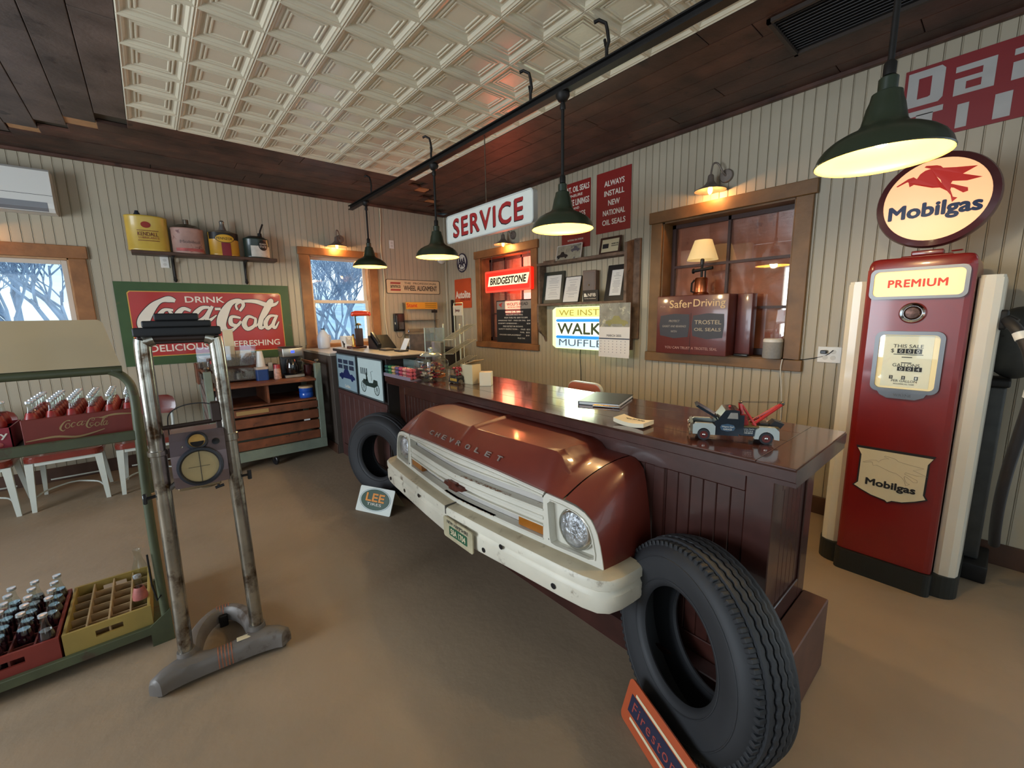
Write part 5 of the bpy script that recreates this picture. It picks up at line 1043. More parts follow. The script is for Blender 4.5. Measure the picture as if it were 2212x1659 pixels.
# crates under the window left blank: see cart
# ------------------------------------------------------------------ three steel chairs along wall_left
M_seat = mat('chair_red_vinyl', '6e2a20', .28, var=.12, sc=8, coat=.4)
M_cwh = mat('chair_white_metal', 'b9bdb4', .4, var=.06, c2='8a8474', thr=.72, c2sc=20)
def chair(label, x, y, rz=0):
    """viewer frame: the sitter faces the viewer; origin on the floor under the front edge centre"""
    t = thing('steel_chair', label, 'chair', (x, y, 0), rz)
    W_, D_ = .212, .40
    g = G(); pr = rrect(-W_-.02, W_+.02, -.03, D_+.02, .07, 6)
    g.prism(pr, .405, .442, axis='z'); g.prism([(a*.97, .2+(b-.2)*.97) for a, b in pr], .442, .452, axis='z'); part(t, 'seat', g, M_seat)
    g = G(); g.prism(rrect(-W_, W_, -.012, D_, .05, 5), .375, .405, axis='z'); part(t, 'seat_frame', g, M_cwh)
    for s in (-1, 1):
        g = G(); a = Vector((s*(W_-.012), .0, .40)); b = Vector((s*(W_+.005), -.012, 0)); v = []
        for p, w in ((a, .024), (b, .014)): v += [(p.x-w, p.y-w*.7, p.z), (p.x+w, p.y-w*.7, p.z), (p.x+w, p.y+w*.7, p.z), (p.x-w, p.y+w*.7, p.z)]
        g.add(v, [(3, 2, 1, 0), (4, 5, 6, 7), (0, 1, 5, 4), (1, 2, 6, 5), (2, 3, 7, 6), (3, 0, 4, 7)]); part(t, 'leg', g, M_cwh)
        g = G(); v = []
        for p, w in ((Vector((s*(W_-.03), D_-.02, .40)), .02), (Vector((s*(W_-.0), D_+.06, 0)), .012)): v += [(p.x-w, p.y-w, p.z), (p.x+w, p.y-w, p.z), (p.x+w, p.y+w, p.z), (p.x-w, p.y+w, p.z)]
        g.add(v, [(3, 2, 1, 0), (4, 5, 6, 7), (0, 1, 5, 4), (1, 2, 6, 5), (2, 3, 7, 6), (3, 0, 4, 7)]); part(t, 'leg', g, M_cwh)
        g = G(); g.tube([(s*(W_-.03), D_-.01, .39), (s*(W_-.02), D_+.04, .52), (s*(W_-.015), D_+.08, .70)], .013, 8); part(t, 'back_post', g, M_cwh)
        g = G(); g.tube(smooth([Vector((s*(W_-.015), .0, .12)), Vector((s*(W_-.06), .12, .125)), Vector((s*.04, .22, .13)), Vector((0, .23, .13))], 4), .007, 6); part(t, 'stretcher', g, M_cwh)
    g = G(); g.tube([(-.16, .40, .14), (.16, .40, .14)], .007, 6); part(t, 'stretcher', g, M_cwh)
    rows = []
    for z, w in ((.60, .80), (.62, .93), (.66, 1), (.72, 1), (.76, .93), (.78, .78)):
        rows.append([((W_+.02)*w*q, D_+.11-.05*q*q*1.0+(z-.69)*.12, z) for q in [k/8-1 for k in range(17)]])
    g = G(); g.grid(rows); n = len(g.v); g.v += [(x_, y_-.018, z_) for x_, y_, z_ in g.v]; g.f += [tuple(i+n for i in f[::-1]) for f in g.f]
    rim = [j for j in range(17)]+[i*17+16 for i in range(1, 6)]+[5*17+j for j in range(15, -1, -1)]+[i*17 for i in range(4, 0, -1)]
    g.f += [(rim[i], rim[(i+1) % len(rim)], rim[(i+1) % len(rim)]+n, rim[i]+n) for i in range(len(rim))]; g.fm = [0]*len(g.f); g.sm = [True]*len(g.f)
    part(t, 'backrest', g, M_seat); return t
c0 = chair('white steel chair with dark red vinyl seat at the left photo edge', -1.17, 4.93)
dup(c0, 'white steel chair with dark red vinyl seat below the upper bottle crate', loc=(-.655, 4.94, 0))
dup(c0, 'white steel chair with dark red vinyl seat just behind the headlight tester', loc=(-.12, 4.92, 0))
g_ = thing('office_chair', 'salmon chair back showing over the counter behind the notebook', 'chair', (2.62, 1.55, 0), RZB+PI)
M_sal = mat('salmon_shell', 'a8604c', .45, var=.06)
hb = onx(1296, 842, 2.62)
g = G(); g.prism(rrect(-.155, .155, hb.z-.26, hb.z+.075, .06, 6), .16, .20); part(g_, 'backrest', g, M_sal); g = G(); g.prism(rrect(-.163, .163, hb.z-.268, hb.z+.083, .064, 6), .168, .192); part(g_, 'back_rim', g, M_cwh)
g = G(); g.prism(rrect(-.20, .20, -.22, .20, .07, 6), .42, .46, axis='z'); part(g_, 'seat', g, M_sal)
g_.location = (2.62-.18*-1*0+.0, hb.y, 0)
g = G(); g.box(-.02, .02, .18, .20, .44, hb.z-.1); part(g_, 'back_bracket', g, M_blackm)
for s in (-1, 1):
    for q in (-.17, .17): g = G(); g.cyl((s*.16, q, .42), (s*.19, q*1.15, 0), .014, .011, n=8); part(g_, 'leg', g, M_cwh)
# ------------------------------------------------------------------ wheeled slat cart with coffee things
M_cgreen = mat('cart_green_paint', '70796a', .55, var=.15, c2='6a5d48', thr=.60, c2sc=14)
M_cwood = mat('cart_wood', '6e3d24', .5, var=.4, sc=8, c2='3f2418', thr=.6, c2sc=9, bump=.15)
ca = thing('wooden_cart', 'wheeled slatted wooden cart with pale green metal frame by the wall', 'cart', (.845, 4.78, 0))
g = G(); g.box(-.515, .515, 0, .04, .10, .205, .003); g.box(-.515, .515, .66, .70, .10, .205, .003); g.box(-.515, -.475, .04, .66, .10, .205, .003); g.box(.475, .515, .04, .66, .10, .205, .003); part(ca, 'base_frame', g, M_cgreen)
for x in (-.515, .455):
    for y in (0, .64): g = G(); g.box(x, x+.06, y, y+.06, .205, 1.03, .004); part(ca, 'corner_post', g, M_cgreen)
for x in (-.485, .485): g = G(); g.lathe([(.012, 1.03), (.014, 1.045), (.026, 1.055), (.02, 1.07), (.0001, 1.072)], (x, .03, 0), n=10); part(ca, 'post_cap', g, M_steel)
for z, h in ((.215, .10), (.325, .105), (.44, .105), (.555, .085)): g = G(); g.box(-.452, .452, .008, .028, z, z+h-.012, .003); piece(ca, 'slat', g.mesh('slat', M_cwood))
g = G(); g.box(-.30, -.02, .006, .0085, .575, .615, .001); part(ca, 'nameplate', g, mat('ochre_plate', '9a7a4a', .5, var=.1))
g = G(); g.box(.30, .36, .0062, .0085, .425, .44); part(ca, 'paper_scrap', g, M_paper)
for z in (.25, .40, .55, .70, .85): g = G(); g.box(-.510, -.490, .06, .64, z, z+.10, .003, M=Matrix.Translation((-.5, .35, z+.05)) @ Matrix.Rotation(.22, 4, 'X') @ Matrix.Translation((.5, -.35, -z-.05))); piece(ca, 'slat', g.mesh('slat', mat('slat_mauve', '7a6a62', .6, var=.2)))
for x in (-.497, .497): g = G(); g.box(x-.01, x+.01, .06, .64, 1.0, 1.03); piece(ca, 'slat', g.mesh('slat', M_cwood))
g = G(); g.box(-.455, .455, -.0, .70, .845, .870, .003); part(ca, 'top_shelf', g, M_cwood)
g = G(); g.box(-.455, .455, .04, .68, .635, .655, .003); part(ca, 'middle_shelf', g, M_cwood)
g = G(); g.box(-.01, .01, .06, .66, .655, .845); part(ca, 'divider', g, M_cwood)
g = G(); g.box(-.455, .455, .66, .68, .205, .845); part(ca, 'back_panel', g, mat('cart_back', '2e1c14', .7, var=.2))
for x, y in ((0.0, .05), (-.42, .05), (.38, .62), (-.42, .62)):
    g = G(); g.lathe([(.045, -.014), (.05, -.01), (.05, .01), (.045, .014)], (x, y, .05), (1, .3, 0), 20); w_ = part(ca, 'caster', g, M_black); g = G(); g.box(x-.022, x+.022, y-.03, y+.03, .085, .10); g.tube([(x-.02, y, .09), (x-.02, y+.01, .05)], .005, 5); part(w_, 'fork', g, M_steel)
CS = .871
# paper roll on its holder on the front left post
t = thing('paper_roll', 'white paper towel roll mounted at the left front post of the cart', 'paper roll', (.445, 4.765, .765)); 
g = G(); g.lathe([(.014, -.10), (.052, -.10), (.052, .0), (.014, .0)], (0, .0, 0), (0, 1, 0), 28); part(t, 'roll', g, M_paper); g = G(); g.lathe([(.014, -.1005), (.0001, -.1004)], (0, 0, 0), (0, 1, 0), 16); part(t, 'core', g, M_ink); g = G(); g.box(-.052, -.030, -.095, -.005, -.055, 0); part(t, 'loose_sheet', g, M_paper)
def blabel(*a): return a
# coffee maker
t = thing('coffee_maker', 'black and steel drip coffee maker on the cart top', 'coffee maker', (1.15, 5.10, CS))
g = G(); g.box(-.10, .10, -.10, .10, 0, .035, .006); g.box(-.10, .10, .02, .10, .035, .24, .006); g.box(-.105, .105, -.10, .10, .325, .335, .004); part(t, 'body', g, M_black)
g = G(); g.box(-.103, .103, -.105, .10, .225, .325, .01); part(t, 'brew_housing', g, mat('brushed_steel', 'a8a49c', .3, metal=.9, var=.1)); g = G(); g.box(-.02, .015, -.1065, -.105, .27, .295); part(t, 'display', g, mat('lcd_blue', '2a3ce0', .3, var=0, emis=1.5, ecol='3048ff'))
g = G(); g.box(-.095, .095, -.103, -.10, .004, .03); part(t, 'steel_band', g, MATS['brushed_steel'])
g = G(); g.lathe([(.05, .04), (.062, .06), (.066, .12), (.05, .18), (.045, .20)], (-.01, -.045, 0), n=24); part(t, 'carafe', g, mat('dark_glass', '14100e', .08, var=0, coat=1)); g = G(); g.tube([(.045, -.075, .18), (.09, -.09, .17), (.09, -.09, .08), (.058, -.075, .07)], .007, 6); part(t, 'carafe_handle', g, M_steel)
t = thing('paper_cups', 'tall upside-down stack of white foam cups on a blue tub', 'cups', (.848, 5.08, 1.012))
for i in range(5): g = G(); g.lathe([(.045-i*.0014, i*.016), (.030-i*.0012, .10+i*.016)], n=24); part(t, 'cup', g, M_white)
t = thing('blue_tub', 'blue plastic tub with clear lid under the cup stack', 'tub', (.848, 5.07, CS)); g = G(); g.prism(rrect(-.058, .058, -.05, .05, .02), 0, .115, axis='z'); part(t, 'body', g, mat('blue_plastic', '1e3f7a', .3, var=.05)); g = G(); g.prism(rrect(-.062, .062, -.054, .054, .022), .115, .14, axis='z'); part(t, 'lid', g, mat('clear_lid', 'b8a898', .3, var=0))
t = thing('creamer_bottle', 'small creamer bottle with red cap left of the coffee maker', 'bottle', (.985, 5.02, CS)); g = G(); g.lathe([(.032, 0), (.036, .01), (.034, .09), (.03, .12)], n=20); part(t, 'body', g, mat('creamer_label', 'b98a76', .4, var=.4, sc=40)); g = G(); g.lathe([(.033, .115), (.03, .155), (.0001, .157)], n=20); part(t, 'cap', g, mat('cap_red', 'a03036', .4, var=0))
t = thing('tea_boxes', 'small dark box with white sachets behind the creamer bottle', 'box', (.97, 5.20, CS)); g = G(); g.box(-.05, .05, -.05, .05, 0, .15, .003); part(t, 'box', g, M_black); g = G(); g.box(-.042, .0, -.06, -.02, .08, .17, .002); part(t, 'sachets', g, M_paper)
t = thing('maroon_pitcher', 'dark maroon mug right of the coffee maker', 'mug', (1.31, 5.10, CS)); g = G(); g.lathe([(.038, 0), (.04, .01), (.045, .12), (.04, .12), (.035, .02), (.0001, .018)], n=22); part(t, 'body', g, mat('mug_maroon', '4e1d1c', .3, var=.1, coat=.4)); g = G(); g.tube([(.04, 0, .10), (.07, 0, .09), (.07, 0, .04), (.04, 0, .03)], .007, 6); part(t, 'handle', g, MATS['mug_maroon'])
t = thing('coffee_canister', 'blue plastic canister with tan lid on the middle shelf of the cart', 'canister', (1.225, 4.92, .656)); g = G(); g.lathe([(.066, 0), (.07, .006), (.07, .05), (.064, .058), (.07, .066), (.07, .105)], n=28); part(t, 'body', g, mat('canister_blue', '1f4fa8', .25, var=.05, coat=.3)); g = G(); g.lathe([(.072, .105), (.072, .12), (.066, .126), (.0001, .127)], n=28); part(t, 'lid', g, mat('lid_tan', 'b89a78', .5, var=0))
# clear literature stands
t = thing('clear_display_case', 'clear acrylic two-tier card display on the cart behind the tester', 'display case', (.565, 5.12, CS)); 
M_acr = glassmat('acrylic', (.94, .93, .93), .10)
for (a, b) in ((.17, .285), (.02, .135)):
    g = G(); g.box(-.25, .25, -.06, -.056, a, b+.09 if a > .1 else b); g.box(-.25, -.246, -.06, .06, a, b); g.box(.246, .25, -.06, .06, a, b); g.box(-.25, .25, -.06, .06, a-.004, a); g.box(-.25, .25, .056, .06, a, b); part(t, 'tray', g, M_acr)
    g = G(); r = random.Random(int(a*1000))
    for i in range(44): x = -.235+i*.0108; g.box(x, x+.0035, -.04, .04, a+.002, a+.075+r.uniform(0, .02))
    o = part(t, 'cards', g, mat('card_mix', '9c9a92', .6, var=.5, sc=90)); o['kind'] = 'stuff'
t = thing('candy_jar', 'big lidded plastic jar of snacks with white labels on the cart front left', 'jar', (.46, 4.90, CS)); g = G(); g.lathe([(.05, 0), (.06, .01), (.062, .20), (.055, .225)], n=26); part(t, 'jar_body', g, glassmat('plastic_clear', (.9, .85, .82), .12)); g = G(); r = random.Random(9)
for i in range(26): g.ball((r.uniform(-.035, .035), r.uniform(-.035, .035), .02+r.uniform(0, .15)), .018, .014, .013, 8, 6)
o = part(t, 'snacks', g, mat('snack_mix', '8a4a2c', .5, var=.5, sc=30)); o['kind'] = 'stuff'; g = G(); g.lathe([(.06, .222), (.06, .25), (.0001, .252)], n=26); part(t, 'lid', g, MATS['cap_red'])
for z, w in ((.15, .028), (.085, .03)): g = G(); g.box(-w, w*.3, -.066, -.062, z, z+.05); part(t, 'label', g, M_paper)
for label, x, w, z0, h in (('tall cream carton standing on the display case, behind the tester', .61, .042, .21, .33), ('small white framed card standing right of the tall cream carton', .725, .068, .21, .105), ('low white carton on the left half of the display case', .42, .075, .21, .07)):
    g = G(); g.box(-w, w, -.03, .03, 0, h, .003); t = thing('small_carton', label, 'box', (x, 5.24, CS+z0+.0)); part(t, 'box', g, mat('carton_cream', 'd2c4a2', .6, var=.03)); g = G(); g.box(-w-.002, w+.002, -.032, .032, h-.006, h); part(t, 'lid_edge', g, M_white)
g = G(); g.box(-.26, .26, -.10, .07, 0, .205, .004); solo('stand_box', g, M_cwood, 'wooden riser box behind the clear card display on the cart', 'box', (.565, 5.30, CS))
# ------------------------------------------------------------------ green steel bottle rack
M_rg = mat('rack_green', '474c35', .5, var=.2, sc=8, c2='47392a', thr=.58, c2sc=10)
rk = thing('bottle_rack', 'worn green steel display rack holding soda crates at left', 'rack', (-.10, 2.45, 0))
g = G(); g.tube(smooth([Vector(p) for p in ((-.0, 0, 0), (.0, 0, .6), (.01, 0, 1.0), (.015, 0, 1.18), (.0, 0, 1.255), (-.045, 0, 1.295), (-.12, 0, 1.30), (-1.3, 0, 1.30))], 5), .017, 10); part(rk, 'front_tube', g, M_rg)
g = G(); g.tube([(0, .47, 0), (.005, .47, 1.02)], .015, 8); part(rk, 'rear_post', g, M_rg)
for z, a in ((1.008, -1.3), (.075, -1.3)):
    g = G(); g.box(a, .012, -.012, .012, z-.02, z+.022, .003); g.box(a, .012, .458, .482, z-.02, z+.015, .003); g.box(-.006, .012, .012, .458, z-.02, z+.015, .003); part(rk, 'shelf_frame', g, M_rg)
    g = G(); g.box(a, -.006, .012, .458, z-.0, z+.006); part(rk, 'shelf_tray', g, M_rg)
g = G(); g.add([(.02, -.02, .0), (-.06, -.02, .0), (-.06, -.02, .10), (.02, -.02, .16), (.02, -.012, .0), (-.06, -.012, .0), (-.06, -.012, .10), (.02, -.012, .16)], [(0, 1, 2, 3), (7, 6, 5, 4), (0, 4, 5, 1), (1, 5, 6, 2), (2, 6, 7, 3), (3, 7, 4, 0)]); part(rk, 'gusset', g, M_rg)
g = G(); hb_ = [(-1.3, 1.318), (-.012, 1.318), (-.045, 1.50), (-.058, 1.512), (-1.3, 1.512)]; g.prism(hb_, -.006, .004); hd_ = part(rk, 'header_board', g, mat('header_cream', 'b9a37c', .4, var=.05, sc=3, coat=.15, c2='8a7350', thr=.74, c2sc=12))
text(hd_, '$', -.385, 1.455, .055, .085, mat('price_red', '8a3416', .5, var=0), -.0065, bold=.045)
g = G(); g.tube([(-.03, -.01, .45), (-.03, -.015, .30), (-.02, -.02, .22), (-.005, -.02, .24)], .004, 6); part(rk, 'dangling_wire', g, M_blackm)
g = G(); g.box(.0, .035, .02, .035, .05, .72); part(rk, 'cardboard_strip', g, mat('tan_cardboard', 'a8825a', .7, var=.1), 'tan board strip behind the right post')
# bottles
M_cola = mat('cola', '2a0d08', .12, var=.1, coat=.6); M_cglass = glassmat('bottle_glass', (.93, .97, .95), .05, .05)
M_cap = mat('crown_cap', 'b8bcbe', .25, metal=.85, var=.2, sc=60); M_lab = mat('label_red', '98201c', .4, var=.25, sc=30, c2='d8ccc0', thr=.68, c2sc=30)
def bottle(label, loc, group, liquid=M_cola, labm=M_lab, cap=True, glassonly=False, H_=.20, name='soda_bottle'):
    t = thing(name, label, 'bottle', loc, 0, group); s = H_/.20
    body = [(.024, 0), (.0265, .004), (.0265, .03), (.0235, .05), (.0265, .09), (.0265, .105), (.021, .13), (.0135, .155), (.0115, .175), (.0115, .192), (.013, .194), (.013, .20)]
    g = G(); g.lathe([(a*s, b*s) for a, b in body], n=18); g.f = [f for f in g.f if len(f) == 4] ; g.fm = [0]*len(g.f); g.sm = [True]*len(g.f); part(t, 'glass', g, M_cglass)
    if not glassonly: g = G(); g.lathe([(a*s*.94, b*s+.001) for a, b in body[:7]]+[(.0205*s*.9, .131*s), (.0001, .131*s)], n=16); part(t, 'drink', g, liquid)
    if labm: g = G(); g.lathe([(.0274*s, .092*s), (.0272*s, .110*s), (.0215*s, .134*s), (.017*s, .148*s)], n=18); g.f = [f for f in g.f if len(f) == 4]; g.fm = [0]*len(g.f); g.sm = [True]*len(g.f); part(t, 'label', g, labm)
    if cap: g = G(); g.lathe([(.0155*s, .193*s), (.0155*s, .199*s), (.0145*s, .204*s), (.0001, .205*s)], n=16); part(t, 'cap', g, M_cap)
    return t
def crate(name, label, x0, x1, y0, y1, z0, h, m, nx=6, ny=4, front=None, mi=None, hole=True):
    """open-topped wooden crate with dividers"""
    t = thing(name, label, 'crate', ((x0+x1)/2, y0, z0)); w = (x1-x0)/2; d = y1-y0; th = .012
    for a, b in ((0, th), (d-th, d)):
        if hole and d > w*2:      # short end facing the viewer carries the hand hole
            cx0, cx1 = -.045, .045; g = G(); g.box(-w, w, a, b, 0, h*.45, 0); g.box(-w, w, a, b, h*.72, h, 0); g.box(-w, cx0, a, b, h*.45, h*.72); g.box(cx1, w, a, b, h*.45, h*.72)
        else: g = G(); g.box(-w, w, a, b, 0, h, .002)
        part(t, 'end_board', g, m)
    for s in (-1, 1): g = G(); g.box(s*w, s*(w-th), th, d-th, 0, h, .002); part(t, 'side_board', g, m)
    g = G(); g.box(-w+th, w-th, th, d-th, 0, .008); part(t, 'bottom', g, m)
    mi = mi or m
    for i in range(1, nx): x = -w+2*w*i/nx; g = G(); g.box(x-.003, x+.003, th, d-th, .008, h-.008); part(t, 'divider', g, mi)
    for j in range(1, ny): y = d*j/ny; g = G(); g.box(-w+th, w-th, y-.0025, y+.0025, .008, h-.022); part(t, 'cross_divider', g, mi)
    return t
M_crred = mat('crate_red', '7a2a20', .55, var=.15, sc=6, c2='8f7650', thr=.66, c2sc=10, bump=.1); M_cryel = mat('crate_yellow', '98803f', .6, var=.12, sc=6, c2='8a7a52', thr=.6, c2sc=9, bump=.1)
M_crin = mat('crate_inner_wood', 'a68a64', .7, var=.15, sc=10)
cz = 1.016
t = crate('soda_crate', 'red wooden soda crate with pale script on the upper rack shelf', -.433, -.082, 2.50, 2.86, cz, .105, M_crred, 6, 6, hole=False)
brush(t, [[(p[0], p[1], p[2]*.55) for p in s] for s in SODA[:5]+SODA[5:]], mat('faded_script', 'a08458', .6, var=0), -.0012, 'script_lettering', ox=.0, oz=.055, sc=.115)
brush(t, [[(-.17, .018, .0015), (-.09, .024, .004), (-.02, .012, .004), (.06, .030, .0015)], [(.05, .080, .0015), (.10, .088, .004), (.165, .082, .0015)]], MATS['faded_script'], -.0013, 'swirl')
b0 = bottle('capped cola bottle with red neck label standing in the upper red crate', (0, 0, 0), 'cola bottles in the upper red crate', H_=.165)
ORD = ('first', 'second', 'third', 'fourth', 'fifth', 'sixth'); ROW = ('front', 'second', 'third', 'fourth', 'fifth', 'rear')
first = True
for j in range(6):
    for i in range(6):
        loc = (-.433+.351*(i+.5)/6, 2.50+.36*(j+.5)/6, cz+.008)
        lb = 'capped cola bottle, %s from left in the %s row of the upper red crate' % (ORD[i], ROW[j])
        if first: b0.location = loc; b0['label'] = lb; first = False
        else: dup(b0, lb, loc=loc)
t = thing('drink_carton', 'red paper carton of cherry soda bottles at the left edge of the rack', 'carton', (-.535, 2.50, cz))
g = G(); g.box(-.075, .075, 0, .004, 0, .085); g.box(-.075, .075, .176, .18, 0, .085); g.box(-.075, -.071, 0, .18, 0, .085); g.box(.071, .075, 0, .18, 0, .085); g.box(-.075, .075, 0, .18, 0, .004); part(t, 'carton_body', g, mat('carton_red', '8e2030', .5, var=.1)); g = G(); g.prism([(-.004, 0), (.004, 0), (.004, .17), (-.004, .17)], .02, .16); part(t, 'handle_panel', g, MATS['carton_red'])
text(t, 'Cherry', .0, .055, .13, .03, M_wprint, -.0008, bold=.02); g = G(); [g.ball((-.05+i*.022, -.001, .02+.006*(i % 2)), .012, .002, .010, 10, 6) for i in range(5)]; o = part(t, 'fruit_print', g, mat('cherry_print', 'c8605c', .5, var=.3, sc=60)); o['kind'] = 'stuff'
first = True
for i, (dx, dy) in enumerate(((-.038, .05), (.038, .05), (-.038, .13), (.038, .13))):
    lb = 'capped cherry soda bottle at the %s of the red paper carton' % ('front left', 'front right', 'back left', 'back right')[i]
    if first: b1 = bottle(lb, (-.535+dx, 2.50+dy, cz+.006), 'bottles in the cherry soda carton', H_=.165); first = False
    else: dup(b1, lb, loc=(-.535+dx, 2.50+dy, cz+.006))
# lower crates
lz = .085
t = crate('soda_crate', 'yellow wooden bottle crate with empty dividers on the bottom rack shelf', -.437, -.148, 2.462, 2.90, lz, .105, M_cryel, 4, 6, mi=M_crin)
t = crate('soda_crate', 'dark red wooden crate of full bottles on the bottom rack shelf', -.735, -.446, 2.462, 2.90, lz, .105, M_crred, 4, 6, mi=mat('crate_inner_red', '6a2c26', .6, var=.2))
r = random.Random(4); first = True
M_dk = mat('dark_soda', '1b0812', .1, var=.1, coat=.8)
for i in range(4):
    for j in range(6):
        if (i, j) in ((2, 0), (3, 1), (0, 5)): continue
        loc = (-.735+.289*(i+.5)/4, 2.462+.438*(j+.5)/6, lz+.008)
        lb = 'dark capped soda bottle, %s from left, %s row of the lower dark red crate' % (ORD[i], ROW[j])
        if first: b2 = bottle(lb, loc, 'soda bottles in the lower red crate', liquid=M_dk, labm=None, H_=.20); first = False
        else: dup(b2, lb, loc=loc)
bottle('tall empty clear bottle standing at the back corner of the yellow crate', (-.437+.289*3.5/4, 2.462+.438*4.5/6, lz+.008), None, cap=False, glassonly=True, labm=None, H_=.255)
bottle('squat clear bottle with pink label near the front of the yellow crate', (-.437+.289*3.5/4, 2.462+.438*1.5/6, lz+.008), None, glassonly=True, labm=mat('pink_label', 'a05a52', .5, var=.3, sc=30), H_=.21)
# ------------------------------------------------------------------ headlight tester in front
M_tsteel = mat('tester_steel', 'a5a196', .2, metal=.9, var=.3, sc=9, c2='4e3a28', thr=.52, c2b=.12, c2sc=7, bump=.05)
M_cast = mat('cast_grey_paint', '67605a', .5, metal=.1, var=.15, sc=6, c2='47392e', thr=.6, c2sc=5, bump=.06)
ts_ = thing('headlight_tester', 'old steel headlight tester on two upright tubes in the left foreground', 'tester', (.087, 2.105, 0), math.radians(-5))
for s in (-1, 1):
    g = G(); g.tube(smooth([Vector(p) for p in ((s*.130, 0, .09), (s*.125, 0, .5), (s*.119, 0, .95), (s*.115, 0, 1.385), (s*.104, 0, 1.425), (s*.08, 0, 1.436))], 5), .0265, 16); part(ts_, 'upright_tube', g, M_tsteel)
    g = G(); g.lathe([(.029, 1.0), (.0315, 1.003), (.0315, 1.03), (.029, 1.033)] if s > 0 else [(.029, .98), (.032, .983), (.032, 1.0), (.029, 1.003)], (s*.119, 0, 0), n=18); part(ts_, 'sleeve_collar', g, M_tsteel)
    g = G(); g.cyl((s*.128, 0, .08), (s*.129, 0, .125), .038, .032, n=18); part(ts_, 'socket_collar', g, M_cast)
g = G(); g.tube([(-.085, 0, 1.436), (.085, 0, 1.436)], .017, 12); part(ts_, 'cross_tube', g, mat('dark_brown_metal', '33241e', .5, metal=.3, var=.2))
for w, z0, z1 in ((.135, 1.445, 1.478), (.106, 1.478, 1.503), (.068, 1.503, 1.530)): g = G(); g.box(-w, w, -.035, .03, z0, z1, .006); part(ts_, 'stepped_block', g, mat('rubber_black', '14161b', .6, var=.1))
g = G(); g.box(-.128, .128, -.012, .012, 1.415, 1.446, .004); part(ts_, 'saddle', g, MATS['dark_brown_metal'])
# instrument box
M_pur = mat('hammered_violet_metal', '85777c', .2, metal=.6, var=.1, sc=5)
hx = .0
g = G(); po = [(.08, .855), (-.07, .85), (-.085, .90), (-.085, .985), (-.055, 1.035), (-.02, 1.062), (.08, 1.062)]
g.prism(po, -.082, .082, axis='x'); bx = part(ts_, 'instrument_box', g, M_pur); bx.location.x = .012
for s in (-1, 1): g = G(); g.prism([(a*.99, .955+(b-.955)*.985) for a, b in po], s*.082, s*.089, axis='x'); part(bx, 'side_cheek', g, M_pur)
tl = Matrix.Translation((0, -.092, .935)) @ Matrix.Rotation(math.radians(-6), 4, 'X')
g = G(); g.lathe([(.060, .012), (.066, .022), (.074, .02), (.076, .004), (.076, -.02)], (0, 0, 0), (0, -1, 0), 40, M=tl); g.f = [f for f in g.f if len(f) == 4]; g.fm = [0]*len(g.f); g.sm = [True]*len(g.f); part(bx, 'screen_rim', g, mat('rim_black', '1a1d26', .45, var=.1))
g = G(); g.lathe([(.062, .006), (.0001, .0065)], (0, 0, 0), (0, -1, 0), 36, M=tl); sc2 = part(bx, 'screen', g, mat('yellow_screen', 'a89262', .5, var=.12, sc=12))
g = G(); g.box(-.0009, .0009, -.0085, -.007, -.06, .06, M=tl); part(bx, 'crosshair', g, M_ink); g = G(); g.box(-.038, .03, -.0085, -.007, -.0012, .0006, M=tl); part(bx, 'crosshair', g, mat('faint_line', '5a4c34', .6, var=0))
tg = Matrix.Translation((-.002, -.060, 1.028)) @ Matrix.Rotation(math.radians(-32), 4, 'X')
g = G(); g.lathe([(.026, .006), (.030, .016), (.036, .014), (.037, -.01)], (0, 0, 0), (0, -1, 0), 28, M=tg); g.f = [f for f in g.f if len(f) == 4]; g.fm = [0]*len(g.f); g.sm = [True]*len(g.f); part(bx, 'gauge_rim', g, MATS['rim_black'])
g = G(); g.lathe([(.027, .008), (.0001, .0085)], (0, 0, 0), (0, -1, 0), 24, M=tg); part(bx, 'gauge_face', g, mat('gauge_cream', 'b8904e', .5, var=.15, sc=60)); g = G(); g.prism([(.022*math.cos(PI+PI*k/10), .022*math.sin(PI+PI*k/10)-.004) for k in range(11)], -.010, -.0088, M=tg); part(bx, 'gauge_shield', g, M_black)
g = G(); g.lathe([(.014, 0), (.013, .018), (.0001, .02)], (.058, -.052, 1.012), (0, -1, .5), 14); part(bx, 'knob', g, M_black)
g = G(); g.lathe([(.010, 0), (.009, .012), (.0001, .014)], (-.052, -.056, 1.008), (0, -1, .5), 12); part(bx, 'knob', g, M_chrome)
g = G(); g.tube(smooth([Vector(p) for p in ((-.088, 0, .98), (-.088, 0, 1.10), (-.075, 0, 1.145), (-.03, 0, 1.168), (.03, 0, 1.17), (.07, 0, 1.15), (.088, 0, 1.10), (.088, 0, .98))], 5), .0022, 6); part(bx, 'bail_wire', g, M_black)
g = G(); g.box(.065, .10, -.02, .02, 1.09, 1.17, .004); g.box(.078, .10, -.015, .015, .98, 1.09, .003); part(ts_, 'slide_clamp', g, MATS['dark_brown_metal'])
g = G(); g.tube([(-.119, .0, 1.085), (.119, .0, 1.092)], .009, 8); part(ts_, 'cross_rod', g, MATS['dark_brown_metal'])
g = G(); g.box(-.07, .07, -.06, .05, .835, .852, .004); g.lathe([(.035, .822), (.03, .838)], (.02, 0, 0), n=16); part(ts_, 'under_bracket', g, mat('tan_cast', '7a6648', .5, metal=.4, var=.2))
for s in (-1, 1): g = G(); g.tube([(s*.072, -.01, .862), (s*.122, .0, .82 if s < 0 else .845)], .011, 8); part(ts_, 'side_arm', g, M_cast)
g = G(); g.tube([(.125, -.0, .832), (.175, -.01, .836)], .006, 6); g.cyl((.172, -.01, .816), (.172, -.01, .856), .008, n=8); part(ts_, 'wing_screw', g, M_black)
